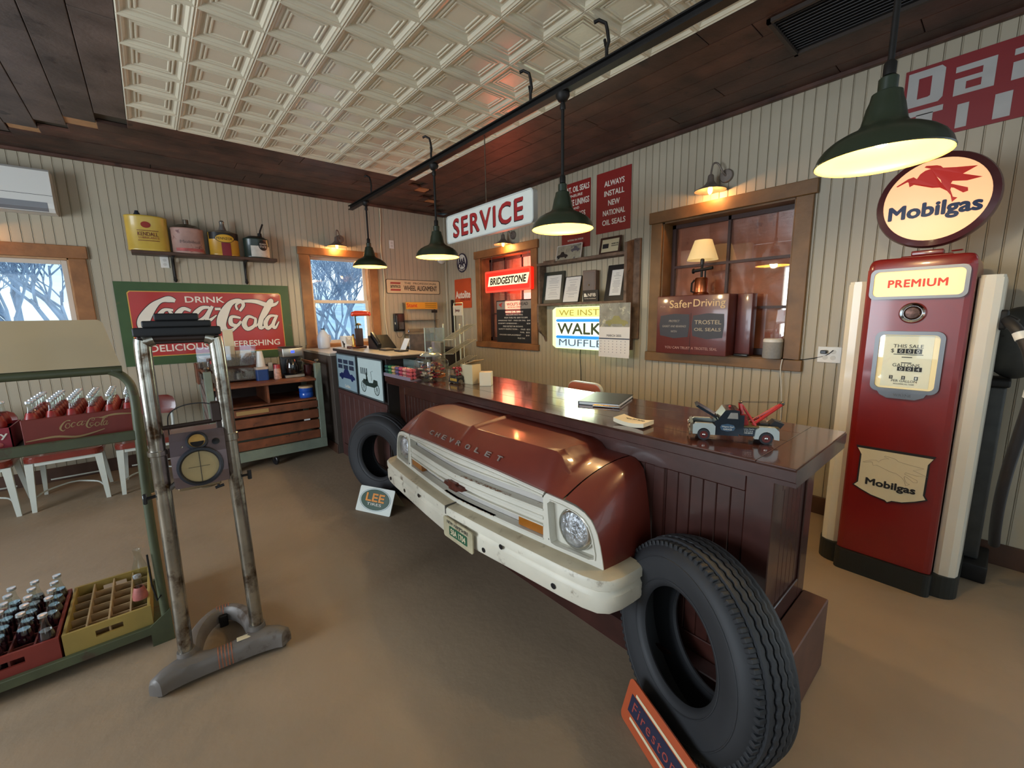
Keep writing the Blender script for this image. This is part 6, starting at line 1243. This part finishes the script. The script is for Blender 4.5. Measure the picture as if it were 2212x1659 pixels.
g = G(); g.tube([(-.125, 0, .822), (-.175, -.005, .816)], .007, 6); g.box(-.185, -.172, -.012, .008, .795, .835, .003); part(ts_, 'wing_screw', g, M_black)
g = G(); g.tube([(.05, -.04, .845), (.062, -.05, .825)], .004, 6); g.cyl((.048, -.05, .820), (.078, -.05, .826), .006, n=8); part(ts_, 'wing_screw', g, M_black)
# cast base: front beam and rear hoop as one body
def sweep(pts, sec):
    """section (offset across, height) list swept along floor points with width and height factors"""
    rows = []
    for i, (x, y, w, h) in enumerate(pts):
        a = pts[max(0, i-1)]; b = pts[min(len(pts)-1, i+1)]; d = Vector((b[0]-a[0], b[1]-a[1])).normalized(); nx_, ny_ = -d.y, d.x
        rows.append([(x+nx_*u*w, y+ny_*u*w, .022+(z)*h) for u, z in sec])
    g = G(); g.grid(rows, closed=True); n = len(sec); k = len(g.v)-n; g.f += [tuple(range(n)), tuple(range(k, k+n))[::-1]]; g.fm += [0, 0]; g.sm += [False]*2; return g
sec = [(-1, 0), (-1, .5), (-.86, .82), (-.5, .97), (0, 1), (.5, .97), (.86, .82), (1, .5), (1, 0)]
fb = [(-.238, -.075, .022, .052), (-.232, -.068, .032, .066), (-.205, -.05, .036, .078), (-.16, -.035, .042, .086), (-.12, -.022, .050, .085), (-.05, -.034, .036, .074), (.0, -.036, .033, .072), (.05, -.034, .036, .074), (.12, -.022, .050, .085), (.16, -.035, .042, .086), (.205, -.05, .036, .078), (.232, -.068, .032, .066), (.238, -.075, .022, .052)]
g = sweep(fb, sec)
hp_ = [(-.115, -.0, .030, .080)]+[(-.115*math.cos(a)*1.0, .06+.24*math.sin(a), .030-.004*math.sin(a), .078-.012*math.sin(a)) for a in [PI*k/14 for k in range(15)]]+[(.115, -.0, .030, .080)]
g2 = sweep(hp_, sec); g.add(g2.v, g2.f, True); base = part(ts_, 'cast_base', g, M_cast)
for s in (-1, 1): g = G(); g.lathe([(.020, -.016), (.024, -.012), (.024, .012), (.020, .016)], (s*.215, -.055, .024), (1, 0, 0), 16); part(ts_, 'roller', g, M_black)
g = G(); g.box(-.045, .045, .275, .29, .03, .045, .004); g.box(-.05, -.032, .265, .30, .01, .05, .004); g.box(.032, .05, .265, .30, .01, .05, .004); g.box(-.018, .018, .255, .30, .0, .06, .004); part(ts_, 'rear_caster', g, M_blackm)
M_os = mat('orange_stripe', '9a5a3c', .5, var=.2, sc=40)
for k in range(5):
    x = -.024+k*.012
    for (yc, w, h) in ((-.036, .034, .073), (.30, .0265, .0672)):
        rows = [[(x+dx, yc+u*w*1.02, .0225+z*h*1.012) for u, z in sec] for dx in (0, .004)]; g = G(); g.grid(rows); part(base, 'orange_stripe', g, M_os)
g = G(); g.box(.048, .105, -.046, -.018, .099, .1018, .001); part(base, 'metal_tag', g, M_cream)
# ------------------------------------------------------------------ desk cabinet with car posters, beyond the counter
M_dk2 = mat('dark_cabinet', '2c211d', .6, var=.2, sc=6)
M_panelwd = mat('panel_mauve_brown', '4c2e2a', .55, var=.2, sc=5)
dk = thing('desk_cabinet', 'tall dark desk cabinet with two car posters hinged on its front', 'cabinet', (1.50, 4.70, 0), RZB)
# frame: x 0 (far left) .. 1.25, y 0 front
g = G(); g.box(0, 1.25, .012, .42, 0, 1.155, .003); part(dk, 'body', g, M_dk2)
g = G(); g.box(-.02, 1.42, -.02, .40, 1.155, 1.182, .003); part(dk, 'top_slab', g, M_dk2); g = G(); g.box(-.015, 1.41, -.014, .39, 1.182, 1.187); part(dk, 'top_sheet', g, mat('pale_desk_top', 'b3a898', .3, var=.05))
g = G(); g.box(0, 1.25, -.004, .012, .70, .745, .003); g.box(0, .05, -.002, .012, 0, .70, .002); part(dk, 'face_rail', g, M_panelwd)
for i in range(9): g = G(); g.box(.055+i*.132, .055+(i+1)*.132-.005, .0, .012, .14, .70, .003); piece(dk, 'panel_board', g.mesh('panel_board', M_panelwd))
g = G(); g.box(.05, 1.25, -.004, .012, 0, .135, .003); part(dk, 'bottom_rail', g, M_panelwd)
def poster(label, u0, u1, mbg, kind):
    t = thing('car_poster', label, 'poster', (1.484, 4.70, 0), RZB); z0, z1 = .765, 1.14
    g = frame_ring(rrect(u0, u1, z0, z1, .004, 1), rrect(u0+.012, u1-.012, z0+.012, z1-.012, .004, 1), -.008, 0); part(t, 'frame', g, mat('thin_steel_frame', '6f7d80', .35, metal=.6, var=.1))
    g = G(); g.box(u0+.01, u1-.01, -.004, -.001, z0+.01, z1-.01); part(t, 'print', g, mbg); return t, z0, z1
t, z0, z1 = poster('poster of a dark blue pickup truck before a building with windows', .08, .635, mat('poster_blue_grey', '93abb4', .35, var=.05), 0)
for i in range(3):
    for j in range(2): g = G(); g.box(.12+i*.16, .25+i*.16, -.0045, -.004, z1-.10-j*.055, z1-.058-j*.055); part(t, 'printed_window', g, mat('print_navy', '24324a', .4, var=.1))
carshape(t, .36, z0+.105, .44, mat('print_truck_blue', '16255a', .35, var=.15), -.0045, .62); text(t, 'God Bless', .36, z0+.045, .15, .028, M_wprint, -.0045, bold=.0)
t, z0, z1 = poster('pale poster of an early open motor car, right of the blue truck poster', .675, 1.245, mat('poster_pale', 'c4d6d4', .35, var=.03), 1)
for i in range(4): g = G(); g.box(.74+i*.045, .77+i*.045, -.0045, -.004, z1-.16, z1-.10); part(t, 'printed_window', g, mat('print_grey', '5a686a', .4, var=.1))
M_pg = mat('print_dark_green', '22342e', .4, var=.2, sc=30)
g = G()
for x in (.80, 1.10):
    pts = [(x+.052*math.cos(2*PI*k/24), -.0048, z0+.10+.052*math.sin(2*PI*k/24)) for k in range(24)]; g.tube(pts, .0035, 5, closed=True)
    for k in range(6): a = PI*k/6; g.tube([(x-.05*math.cos(a), -.0046, z0+.10-.05*math.sin(a)), (x+.05*math.cos(a), -.0046, z0+.10+.05*math.sin(a))], .001, 4)
o = part(t, 'printed_wheels', g, M_pg); o['kind'] = 'stuff'
g = G(); g.prism([(.78, z0+.13), (.80, z0+.17), (.90, z0+.17), (.93, z0+.145), (1.02, z0+.15), (1.04, z0+.185), (1.12, z0+.18), (1.13, z0+.14), (1.05, z0+.11), (.86, z0+.11)], -.0046, -.004); part(t, 'printed_car', g, M_pg)
g = G(); g.tube([(1.0, -.0046, z0+.17), (.985, -.0046, z0+.25), (1.03, -.0046, z0+.26)], .002, 4); g.ball((.88, -.0044, z0+.215), .018, .0006, .024, 10, 6); g.prism([(.86, z0+.16), (.91, z0+.16), (.90, z0+.20), (.87, z0+.20)], -.0046, -.004); part(t, 'printed_driver', g, M_pg)
# side counter by the window and dark cabinet along the far wall
t = thing('side_counter', 'dark counter with a pale top below the centre window', 'counter', (1.455, YW-.04, 0), RZB)
g = G(); g.box(.0, 1.06, 0, .50, .0, 1.10, .003); part(t, 'body', g, mat('taupe_side', '4a4038', .6, var=.15, sc=5)); g = G(); g.box(-.0, 1.07, -.015, .51, 1.10, 1.128, .003); part(t, 'top', g, MATS['pale_desk_top'])
g = G(); g.box(.0, 1.06, -.012, 0, 0, .11, .003); part(t, 'toe_board', g, M_base)
t = thing('back_cabinet', 'low black cabinet in the corner behind the counter', 'cabinet', (1.99, YW-.10, 0), 0)
g = G(); g.box(0, 1.45, -.50, 0, 0, 1.02, .004); part(t, 'body', g, mat('near_black_wood', '1b1716', .5, var=.15)); g = G(); g.box(-.01, 1.46, -.51, .0, 1.02, 1.045, .003); part(t, 'top', g, MATS['near_black_wood'])
for i in range(3): g = G(); g.box(.02+i*.475, .485+i*.475, -.508, -.50, .05, 1.0, .003); part(t, 'door', g, MATS['near_black_wood'])
DT = 1.188
t = thing('water_jug', 'translucent white plastic gallon jug on the side counter', 'jug', (1.655, 5.60, 1.129))
M_jug = mat('jug_plastic', 'cfdcf0', .3, var=.02, trans=.25)
g = G(); g.lathe([(.062, 0), (.072, .01), (.074, .12), (.066, .16), (.04, .205), (.022, .225), (.020, .24)], n=28); part(t, 'body', g, M_jug); g = G(); g.tube([(.058, 0, .17), (.085, 0, .15), (.086, 0, .09), (.068, 0, .07)], .010, 8); part(t, 'handle', g, M_jug); g = G(); g.lathe([(.022, .235), (.022, .25), (.0001, .251)], n=18); part(t, 'cap', g, mat('navy_cap', '22384e', .4, var=0))
t = thing('ice_melt_bucket', 'white plastic bucket with a printed grey label beside the jug', 'bucket', (1.80, 5.18, 1.129)); g = G(); g.lathe([(.062, 0), (.076, .15), (.080, .15), (.080, .158), (.072, .158), (.06, .01), (.0001, .01)], n=30); part(t, 'tub', g, M_white)
g = G(); g.box(-.035, .05, -.0795, -.078, .06, .145, M=Matrix.Rotation(-.06, 4, 'X')); part(t, 'label', g, mat('label_grey', 'a9a6a4', .5, var=.2, sc=60))
# desk lamp, figurine, phone, card stand on the desk top
t = thing('desk_lamp', 'desk lamp with orange-red shade on a dark wooden post', 'lamp', (1.68, 4.46, DT), -.35)
g = G(); g.box(-.13, .07, -.055, .055, 0, .022, .006); part(t, 'base', g, mat('walnut_red', '4a231a', .4, var=.2)); g = G(); g.box(-.04, .04, -.028, .028, .022, .205, .006); part(t, 'wood_post', g, mat('dark_post', '38211c', .5, var=.2)); g = G(); g.tube([(-.02, 0, .19), (-.025, 0, .33), (.03, 0, .345)], .008, 8); part(t, 'rod', g, mat('green_rod', '1c4034', .4, var=0))
g = G(); g.tube([(-.06, 0, .335), (-.05, 0, .352), (-.02, 0, .36), (.09, 0, .36), (.115, 0, .352), (.125, 0, .335)], .024, 14, radii=[.012, .024, .028, .028, .024, .012]); part(t, 'shade', g, mat('orange_red_gloss', 'cc3a1e', .25, var=0, coat=.4))
g = G(); g.tube([(.0, 0, .205), (.0, 0, .24)], .006, 6); g.lathe([(.035, .235), (.02, .255), (.0001, .262)], n=10); part(t, 'palm_ornament', g, mat('olive_brass', '6a5a2a', .4, metal=.6, var=.2))
t = thing('desk_figurine', 'small brass figurine on a round wooden base in front of the desk lamp', 'figurine', (1.60, 4.41, DT), RZB); g = G(); g.lathe([(.055, 0), (.055, .010), (.045, .018), (.0001, .018)], n=24); part(t, 'base', g, MATS['walnut_red']); g = G(); g.lathe([(.022, .018), (.012, .05), (.018, .09), (.010, .12), (.014, .14), (.0001, .152)], n=14); part(t, 'figure', g, M_brass)
t = thing('desk_phone', 'black desk phone tilted up behind the brass figurine', 'telephone', (1.80, 4.17, DT), RZB); M_ = Matrix.Rotation(.7, 4, 'Y')
g = G(); g.prism([(-.10, 0), (.12, 0), (.12, .012), (-.075, .135), (-.10, .125)], -.10, .10); part(t, 'body', g, M_black); g = G(); g.box(-.11, .10, -.085, -.045, .0, .035, .01, M=Matrix.Translation((.005, 0, .082)) @ Matrix.Rotation(.58, 4, 'Y')); part(t, 'handset', g, M_black)
t = thing('business_card_stand', 'black stand holding white cards at the right end of the desk', 'card stand', (1.75, 3.64, DT), RZB); g = G(); g.box(-.06, .06, -.04, .05, 0, .015, .003); part(t, 'tray', g, M_black); g = G(); g.box(-.048, .048, -.002, .004, 0, .115, M=Matrix.Translation((0, .02, .012)) @ Matrix.Rotation(-.45, 4, 'X')); part(t, 'card', g, M_paper)
t = thing('note_pads', 'flat stack of dark pads between the desk phone and card stand', 'pads', (1.72, 3.86, DT), RZB); g = G(); g.box(-.09, .06, -.05, .05, 0, .010, .002); part(t, 'lower_pad', g, M_dk2); g = G(); g.box(-.07, .05, -.04, .04, .010, .02, .002); part(t, 'upper_pad', g, mat('pad_tan', '77604a', .6, var=.2))
t = thing('toy_horse', 'tiny dark and cream horse figure beside the bucket on the desk edge', 'figurine', (1.585, 4.66, DT), RZB); g = G(); g.ball((0, 0, .035), .022, .010, .013, 12, 8); g.tube([(-.018, 0, .04), (-.03, 0, .06)], .007, 6); g.ball((-.036, 0, .062), .010, .005, .006, 8, 6)
for a in (-.014, .014): g.cyl((a, 0, .03), (a, 0, 0), .004, n=6)
part(t, 'body', g, M_black)
# ------------------------------------------------------------------ things on the counter top
t = thing('candy_rack', 'low clear rack of small colourful candy rolls at the far end of the counter', 'candy display', (1.50, 3.46, CT), RZB)
g = G(); g.box(0, .49, -.005, .09, 0, .006); g.box(0, .49, -.008, -.004, 0, .028); part(t, 'tray', g, mat('mauve_tray', '8d7f8c', .4, var=.05))
cols = ['2f5a54', '4c8a5a', 'c8a070', '6a5a80', 'c05060', 'cc8c80', 'c45a62']
cg = G(); cg.lathe([(.0001, 0), (.0135, 0), (.0135, .056), (.0001, .056)], (0, 0, 0), (1, 0, 0), 10)
for i, c_ in enumerate(cols):
    m_ = mat('candy_'+c_, c_, .4, var=.35, sc=60); me_ = cg.mesh('candy_roll', m_)
    for j in range(3):
        for k in range(2):
            o = link('candy_roll', me_); o.location = (1.50+.012+k*.03, 3.46-.012-i*.067, CT+.022+j*.029+.0); o.rotation_euler = (0, 0, RZB)
            o['label'] = '%s candy roll, %s layer, %s row of the candy rack' % ({'2f5a54': 'teal', '4c8a5a': 'green', 'c8a070': 'tan', '6a5a80': 'violet', 'c05060': 'crimson', 'cc8c80': 'peach', 'c45a62': 'rose'}[c_], ('bottom', 'middle', 'top')[j], ('front', 'rear')[k]); o['category'] = 'candy'; o['group'] = 'candy rolls in the low rack'
t = thing('tall_bin', 'long grey-green plastic bin behind the candy rack', 'bin', (1.66, 3.42, CT), RZB); g = G(); g.box(0, .30, 0, .004, 0, .135); g.box(0, .30, .10, .104, 0, .135); g.box(0, .004, 0, .104, 0, .135); g.box(.296, .30, 0, .104, 0, .135); g.box(0, .3, 0, .104, 0, .004); part(t, 'walls', g, mat('bin_grey', '6f7b76', .35, var=.1)); g = G(); g.box(.08, .22, -.0008, 0, .05, .075); part(t, 'faint_label', g, mat('pale_green_label', '8ab0a0', .5, var=.2, sc=50))
# square glass candy jar
t = thing('glass_candy_jar', 'square lidded glass jar full of wrapped candy on the counter', 'jar', (1.66, 2.93, CT), RZB+.12)
M_jg = glassmat('jar_glass', (.93, .95, .94), .10)
hw = .102; g = G()
pr = rrect(-hw, hw, -hw, hw, .02, 4)
rows = [[(x*s, y*s, z) for x, y in pr] for s, z in ((.96, 0), (1, .006), (1, .135), (.97, .155), (.80, .170), (.76, .18), (.80, .188))]
g.grid(rows, closed=True); part(t, 'jar_body', g, M_jg)
g = G(); g.lathe([(.085, .190), (.088, .198), (.07, .212), (.03, .222), (.012, .226), (.022, .24), (.022, .252), (.0001, .262)], n=28); part(t, 'glass_lid', g, mat('lid_glass', 'bcc4bf', .1, metal=.6, var=.4, sc=20))
r = random.Random(12); mc_ = [mat('wrap_'+c_, c_, .3, var=.5, sc=60) for c_ in ('b0602c', '22242c', '8c2430', 'c8b090', '3c4a70')]
gs = [G() for _ in mc_]
for i in range(90):
    k = r.randrange(5); M = Matrix.Translation((r.uniform(-.066, .066), r.uniform(-.066, .066), .016+.115*(i/90))) @ Matrix.Rotation(r.uniform(0, 6), 4, 'Z') @ Matrix.Rotation(r.uniform(-.6, .6), 4, 'X')
    gs[k].box(-.020, .020, -.010, .010, -.006, .006, .003, M=M)
for g, m_ in zip(gs, mc_): o = part(t, 'wrapped_candy', g, m_); o['kind'] = 'stuff'
# small toy jeep-like basket
t = thing('toy_candy_car', 'little black toy car front basket filled with red wrapped candy', 'toy car', (1.70, 2.63, CT), RZB)
g = G(); g.prism([(-.055, .012), (.055, .012), (.058, .05), (.05, .06), (-.05, .06), (-.058, .05)], -.03, .05); g.box(-.062, .062, -.035, -.028, .008, .02, .002); part(t, 'grille_body', g, M_black)
for i in range(5): g = G(); g.box(-.041+i*.018, -.031+i*.018, -.0315, -.030, .018, .04); part(t, 'grille_slot', g, mat('slot_yellow', 'd8a83c', .4, var=0))
for s in (-1, 1): g = G(); g.ball((s*.04, -.03, .048), .008); g.cyl((s*.058, -.01, .018), (s*.066, -.01, .018), .018, n=14); part(t, 'lamp_and_wheel' if False else 'wheel', g, M_steel)
g = G(); g.tube([(-.055, -.02, .06), (-.055, -.02, .105), (.055, -.02, .105), (.055, -.02, .06)], .003, 6); g.tube([(-.055, .05, .06), (-.055, .05, .105), (.055, .05, .105), (.055, .05, .06)], .003, 6); part(t, 'wire_frame', g, M_steel)
g = G(); r = random.Random(3)
for i in range(24): g.ball((r.uniform(-.045, .045), r.uniform(-.015, .045), .062+r.uniform(0, .06)), .013, .010, .009, 8, 5)
o = part(t, 'red_candy', g, mat('red_wrap', '8c1e22', .25, var=.5, sc=80, c2='c8b8a8', thr=.6, c2sc=40)); o['kind'] = 'stuff'
# cartons
t = thing('carton', 'taller cream carton with open top flap on the counter', 'box', (1.775, 2.545, CT), RZB+.15); g = G(); g.box(-.055, .055, -.045, .045, 0, .145, .002); part(t, 'box', g, mat('carton_tan_white', 'c4b28c', .6, var=.04)); g = G(); g.box(-.055, .055, -.05, .05, 0, .003, M=Matrix.Translation((.02, .01, .160)) @ Matrix.Rotation(-.30, 4, 'Y')); part(t, 'open_flap', g, mat('flap_tan', 'caa878', .6, var=.04))
t = thing('carton', 'small cream white carton in front of the taller open one', 'box', (1.80, 2.40, CT), RZB+.75); g = G(); g.box(-.042, .042, -.042, .042, 0, .098, .002); part(t, 'box', g, mat('carton_white', 'd6cbb0', .6, var=.02)); g = G(); g.box(-.0425, .0425, -.006, .006, .098, .0985); part(t, 'lid_seam', g, mat('flap_tan', 'caa878'))
# wire card rack and clear brochure holder behind
t = thing('wire_display', 'brass wire rack with slanted tiers and a small sign card on top', 'display rack', (1.92, 3.06, CT), RZB)
M_wire = mat('pale_wire', 'cfc4a0', .3, metal=.7, var=.1)
g = G()
for x in (-.13, .13): g.tube([(x, .02, 0), (x, .02, .42)], .006, 6); g.ball((x, .02, .425), .008, n=8, m=6)
for x in (-.03, .10): g.tube([(x+.07, .03, .0), (x+.07, .03, .60)], .0035, 6)
g.tube([(.04, .03, .60), (.17, .03, .60)], .0035, 6); g.tube([(-.13, .02, .0), (.13, .02, 0)], .004, 6); part(t, 'posts', g, M_wire)
for k, z in enumerate((.30, .18, .05)):
    g = G()
    for i in range(5): g.tube([(-.02+i*.012, -.05+i*.014, z), (.27+i*.008, .0+i*.014, z+.13)], .0036, 5)
    g.tube([(-.02, -.055, z), (.04, .01, z)], .003, 5); part(t, 'slanted_tier', g, M_wire)
g = G(); g.box(.04, .17, .02, .026, .50, .58, .001); part(t, 'sign_card', g, MATS['sign_tan']); text(t, 'Jeep', .105, .54, .07, .03, mat('maroon_print', '6a1c1c'), .0195, bold=.02)
t = thing('brochure_holder', 'tall clear plastic dispenser behind the candy jar', 'dispenser', (1.80, 3.16, CT), RZB)
g = G(); g.box(-.11, -.104, 0, .10, 0, .40); g.box(.05, .056, 0, .10, 0, .40); g.box(-.11, .056, .094, .10, 0, .40); g.box(-.11, .056, 0, .004, 0, .12); part(t, 'clear_walls', g, glassmat('edge_acrylic', (.85, .90, .88), .18)); g = G(); g.box(-.104, .05, .06, .092, .004, .28, .003); part(t, 'leaflets', g, mat('leaflet_mauve', '8c7c78', .6, var=.1)); g = G(); g.box(-.112, -.102, -.002, .0, 0, .40); part(t, 'bright_edge', g, mat('edge_pale_green', 'c8d8c8', .2, var=0))
t = thing('round_top_bin', 'arched clear bin of dark items with a white hexagon tag in the corner', 'display bin', (2.06, 4.06, 1.0), RZB-.45)
g = G(); arch = [(-.22, 0), (.22, 0), (.22, .33)]+[(.22*math.cos(a), .33+.05*math.sin(a)) for a in [PI*k/10 for k in range(1, 10)]]+[(-.22, .33)]
g.prism(arch, .0, .20); part(t, 'dark_stock', g, mat('stock_mix', '40342f', .6, var=.8, sc=14, c2='8c7c70', thr=.62, c2sc=12)); g = G(); g.tube([(a, -.005, b) for a, b in arch[2:]], .006, 6); part(t, 'bright_rim', g, M_chrome)
g = G(); g.prism([(.0+.075*math.sin(PI*k/3), .16+.085*math.cos(PI*k/3)) for k in range(6)], -.008, -.004); part(t, 'hexagon_tag', g, M_wprint); text(t, 'Wayne Carl', .0, .175, .11, .02, M_navy, -.0085); text(t, 'GARAGE', .0, .145, .075, .018, M_navy, -.0085)
g = G(); g.box(-.25, .25, .0, .22, -1.0, 0, .003); solo('bin_plinth', g, MATS['near_black_wood'], 'black cabinet under the arched bin of dark items', 'cabinet', (2.06, 4.06, 1.0), RZB-.45)
# notebook with pens, notepad
nb = [onz(*q, CT) for q in ((1258, 856), (1338, 851), (1370, 878), (1276, 884))]; c_ = sum(nb, Vector())/4
t = thing('notebook', 'black hardcover notebook lying on the counter near the salmon chair', 'notebook', (c_.x, c_.y, CT), RZB+.35)
g = G(); g.box(-.115, .115, -.155, .155, 0, .003, .001); g.box(-.115, .115, -.155, .155, .017, .020, .001); g.box(-.115, -.112, -.155, .155, .003, .017); part(t, 'cover', g, mat('notebook_black', '1e2426', .35, var=.1)); g = G(); g.box(-.110, .110, -.150, .150, .0032, .0168); part(t, 'pages', g, M_paper)
for k, (a, b_, c2_) in enumerate(((-.06, -.165, 'brass pen beside the black notebook'), (-.05, -.182, 'silver pen lying in front of the black notebook'))): g = G(); g.cyl((-.02, b_, .006), (.12, b_+.012*k, .006), .0055, n=10); g.cyl((.12, b_+.012*k, .006), (.13, b_+.012*k, .006), .005, .001, n=10); o = solo('pen', g, M_brass if k == 0 else M_chrome, c2_, 'pen', (c_.x, c_.y, CT), RZB+.35)
nb = [onz(*q, CT) for q in ((1330, 917), (1345, 905), (1407, 917), (1392, 931))]; c_ = sum(nb, Vector())/4
t = thing('notepad', 'thick curled pad of printed paper near the counter edge', 'notepad', (c_.x, c_.y, CT), RZB+.05)
rows = [[(-.075+.15*i/12, yy, z+.012*((i/12-.55)**2)*3.2) for i in range(13)] for yy, z in ((-.045, 0.0), (-.045, .018), (.045, .018), (.045, 0.0))]
g = G(); g.grid(rows, closed=False, smooth=False); g.f += [(0, 13, 26, 39), (12, 51, 38, 25)]; g.fm += [0, 0]; g.sm += [False]*2; g.f += [(i, i+39, i+40, i+1) for i in range(12)]; g.fm += [0]*12; g.sm += [False]*12; part(t, 'sheets', g, mat('pad_cream', 'd8ccb0', .7, var=.03))
o = text(t, 'Wayne Carl Garage', .0, 0, .10, .014, M_ink, 0, M=Matrix.Translation((0, .01, .0215)) @ Matrix.Rotation(-PI/2, 4, 'X'))
# ------------------------------------------------------------------ model tow truck
a = onz(1488, 949, CT); b = onz(1680, 963, CT); d = (b-a); L_ = d.length; ang = math.atan2(d.y, d.x)
t = thing('model_tow_truck', 'dark blue and pale grey model tow truck with red crane boom on the counter', 'model truck', (a.x, a.y, CT), ang)
# frame: x from front bumper to tail, y away from the viewer side, wheels on z 0
K = L_/.288
def k3(*v): return tuple(x*K for x in v)
M_nb = mat('truck_navy', '14202a', .2, var=.1, coat=.6); M_pg2 = mat('fender_pale_grey', 'a9b0aa', .25, var=.05, coat=.4); M_rc = mat('crane_red', 'a8201c', .3, var=.05, coat=.3)
wdt = .115
g = G(); g.prism([(.085, .022), (.165, .022), (.165, .115), (.150, .118), (.118, .116), (.095, .080), (.085, .075)], .008, wdt-.008); g.v = [k3(*p) for p in g.v]; part(t, 'cab', g, M_nb)
g = G(); g.prism([(.125, .086), (.160, .086), (.158, .108), (.135, .108)], .0065, .008); g.prism([(.100, .084), (.122, .110), (.123, .112), (.099, .082)], .015, wdt-.015); g.v = [k3(*p) for p in g.v]; part(t, 'windows', g, mat('window_pale', '9c968c', .1, var=.3, coat=1))
g = G(); g.box(.012, .09, .018, wdt-.018, .022, .05); g.v = [k3(*p) for p in g.v]; part(t, 'engine_bay', g, M_blackm)
for s in (.005, wdt-.022):
    g = G(); arc = [(.012, .022), (.028, .022)]+[(.050-.022*math.cos(q), .022+.024*math.sin(q)) for q in [PI*k/8 for k in range(9)]]+[(.088, .022), (.088, .055), (.078, .064), (.022, .064), (.012, .055)]
    g.prism(arc, s, s+.017); g.v = [k3(*p) for p in g.v]; part(t, 'front_fender', g, M_pg2)
    g = G(); arc = [(.215, .018), (.228, .018)]+[(.252-.024*math.cos(q), .020+.026*math.sin(q)) for q in [PI*k/8 for k in range(9)]]+[(.292, .018), (.290, .050), (.278, .062), (.232, .062), (.218, .050)]
    g.prism(arc, s-.004, s+.017); g.v = [k3(*p) for p in g.v]; part(t, 'rear_fender', g, M_pg2)
g = G(); g.prism([(.004, .028), (.013, .028), (.013, .066), (.004, .060)], .010, wdt-.010); g.box(.0, .006, .004, wdt-.004, .018, .030); g.v = [k3(*p) for p in g.v]; part(t, 'chrome_grille', g, M_chrome)
for y in (.022, wdt-.022): g = G(); g.ball((.003, y, .048), .004, .008, .008, 10, 8); g.v = [k3(*p) for p in g.v]; part(t, 'headlamp', g, M_chrome)
g = G(); g.box(.168, .290, .012, wdt-.012, .024, .056, .002); g.v = [k3(*p) for p in g.v]; part(t, 'bed', g, M_nb); g = G(); g.box(.168, .292, .008, wdt-.008, .056, .060); g.v = [k3(*p) for p in g.v]; part(t, 'bed_deck', g, mat('deck_olive', '4c442c', .5, var=.2))
g = G(); g.box(.165, .18, .007, .012, .03, .10); g.v = [k3(*p) for p in g.v]; part(t, 'side_stake', g, M_nb)
g = G(); g.prism([(.020, .122), (.028, .128), (.095, .088), (.088, .082)], .020, wdt-.020); g.v = [k3(*p) for p in g.v]; part(t, 'open_hood', g, M_nb)
for x in (.050, .252):
    for s in (.004, wdt-.018):
        g = G(); g.cyl((x, s, .021), (x, s+.014, .021), .021, n=20); g.v = [k3(*p) for p in g.v]; w_ = part(t, 'wheel', g, M_tyre); y_ = s-.0006 if s < .05 else s+.0146
        g = G(); g.cyl((x, y_, .021), (x, y_+.0006, .021), .014, n=16); g.v = [k3(*p) for p in g.v]; part(w_, 'red_rim', g, mat('rim_maroon', '5e2420', .3, var=0)); g = G(); g.ball((x, y_, .021), .006, .003, .006, 10, 6); g.v = [k3(*p) for p in g.v]; part(w_, 'hub_cap', g, M_chrome)
g = G(); g.tube([(.185, .03, .06), (.172, .045, .135)], .005, 6); g.tube([(.185, wdt-.03, .06), (.172, wdt-.045, .135)], .005, 6); g.tube([(.222, .03, .06), (.178, .05, .128)], .004, 6); g.tube([(.222, wdt-.03, .06), (.178, wdt-.05, .128)], .004, 6); g.tube([(.186, .022, .072), (.186, wdt-.022, .072)], .011, 10)
g.prism([(.165, .06), (.198, .06), (.190, .10), (.172, .10)], .028, .034); g.v = [k3(*p) for p in g.v]; part(t, 'crane_mast', g, M_rc)
g = G(); g.tube([(.212, .035, .062), (.302, .052, .136)], .0055, 8); g.tube([(.212, wdt-.035, .062), (.302, wdt-.052, .136)], .0055, 8); g.tube([(.24, .04, .085), (.24, wdt-.04, .085)], .003, 6); g.v = [k3(*p) for p in g.v]; part(t, 'crane_boom', g, M_rc)
g = G(); g.ball((.305, wdt/2, .140), .008, .010, .008, 10, 8); g.ball((.172, wdt/2, .14), .008, .012, .006, 10, 8); g.v = [k3(*p) for p in g.v]; part(t, 'pulley', g, M_steel)
g = G(); g.tube([(.172, .05, .140), (.24, .054, .141), (.304, .056, .143)], .0008, 4); g.tube([(.172, .065, .140), (.24, .062, .143), (.304, .060, .145)], .0008, 4); g.tube([(.306, wdt/2, .136), (.306, wdt/2, .080), (.301, wdt/2, .074)], .0009, 4); g.v = [k3(*p) for p in g.v]; part(t, 'tow_cable', g, M_black)
g = G(); g.prism([(.262, .06), (.282, .080), (.312, .070), (.300, .052)], .035, wdt-.035); g.box(.235, .262, .03, .085, .066, .070); g.v = [k3(*p) for p in g.v]; part(t, 'tow_sling', g, M_black)
g = G(); g.ball((.138, wdt/2, .121), .005, .005, .005, 10, 8); g.v = [k3(*p) for p in g.v]; part(t, 'beacon', g, M_rc)
g = G(); g.prism([(K*p[0], K*p[1]) for p in ((.103, .052), (.108, .062), (.128, .066), (.148, .062), (.153, .052), (.148, .042), (.128, .038), (.108, .042))], .0066*K, .0078*K); dr = part(t, 'door_emblem', g, mat('emblem_blue', '3a5468', .3, var=0))
text(dr, "Wayne Carl", .128*K, .055*K, .040*K, .007*K, M_wprint, .0064*K); text(dr, "GARAGE", .128*K, .046*K, .028*K, .006*K, M_wprint, .0064*K)
for s_, z_, w_ in (("Wayne Carl's", .050, .042), ('T O W I N G', .043, .034), ('24 HOUR SERVICE', .036, .034)): text(t, s_, .193*K, z_*K, w_*K, .0045*K, M_wprint, .0115*K)
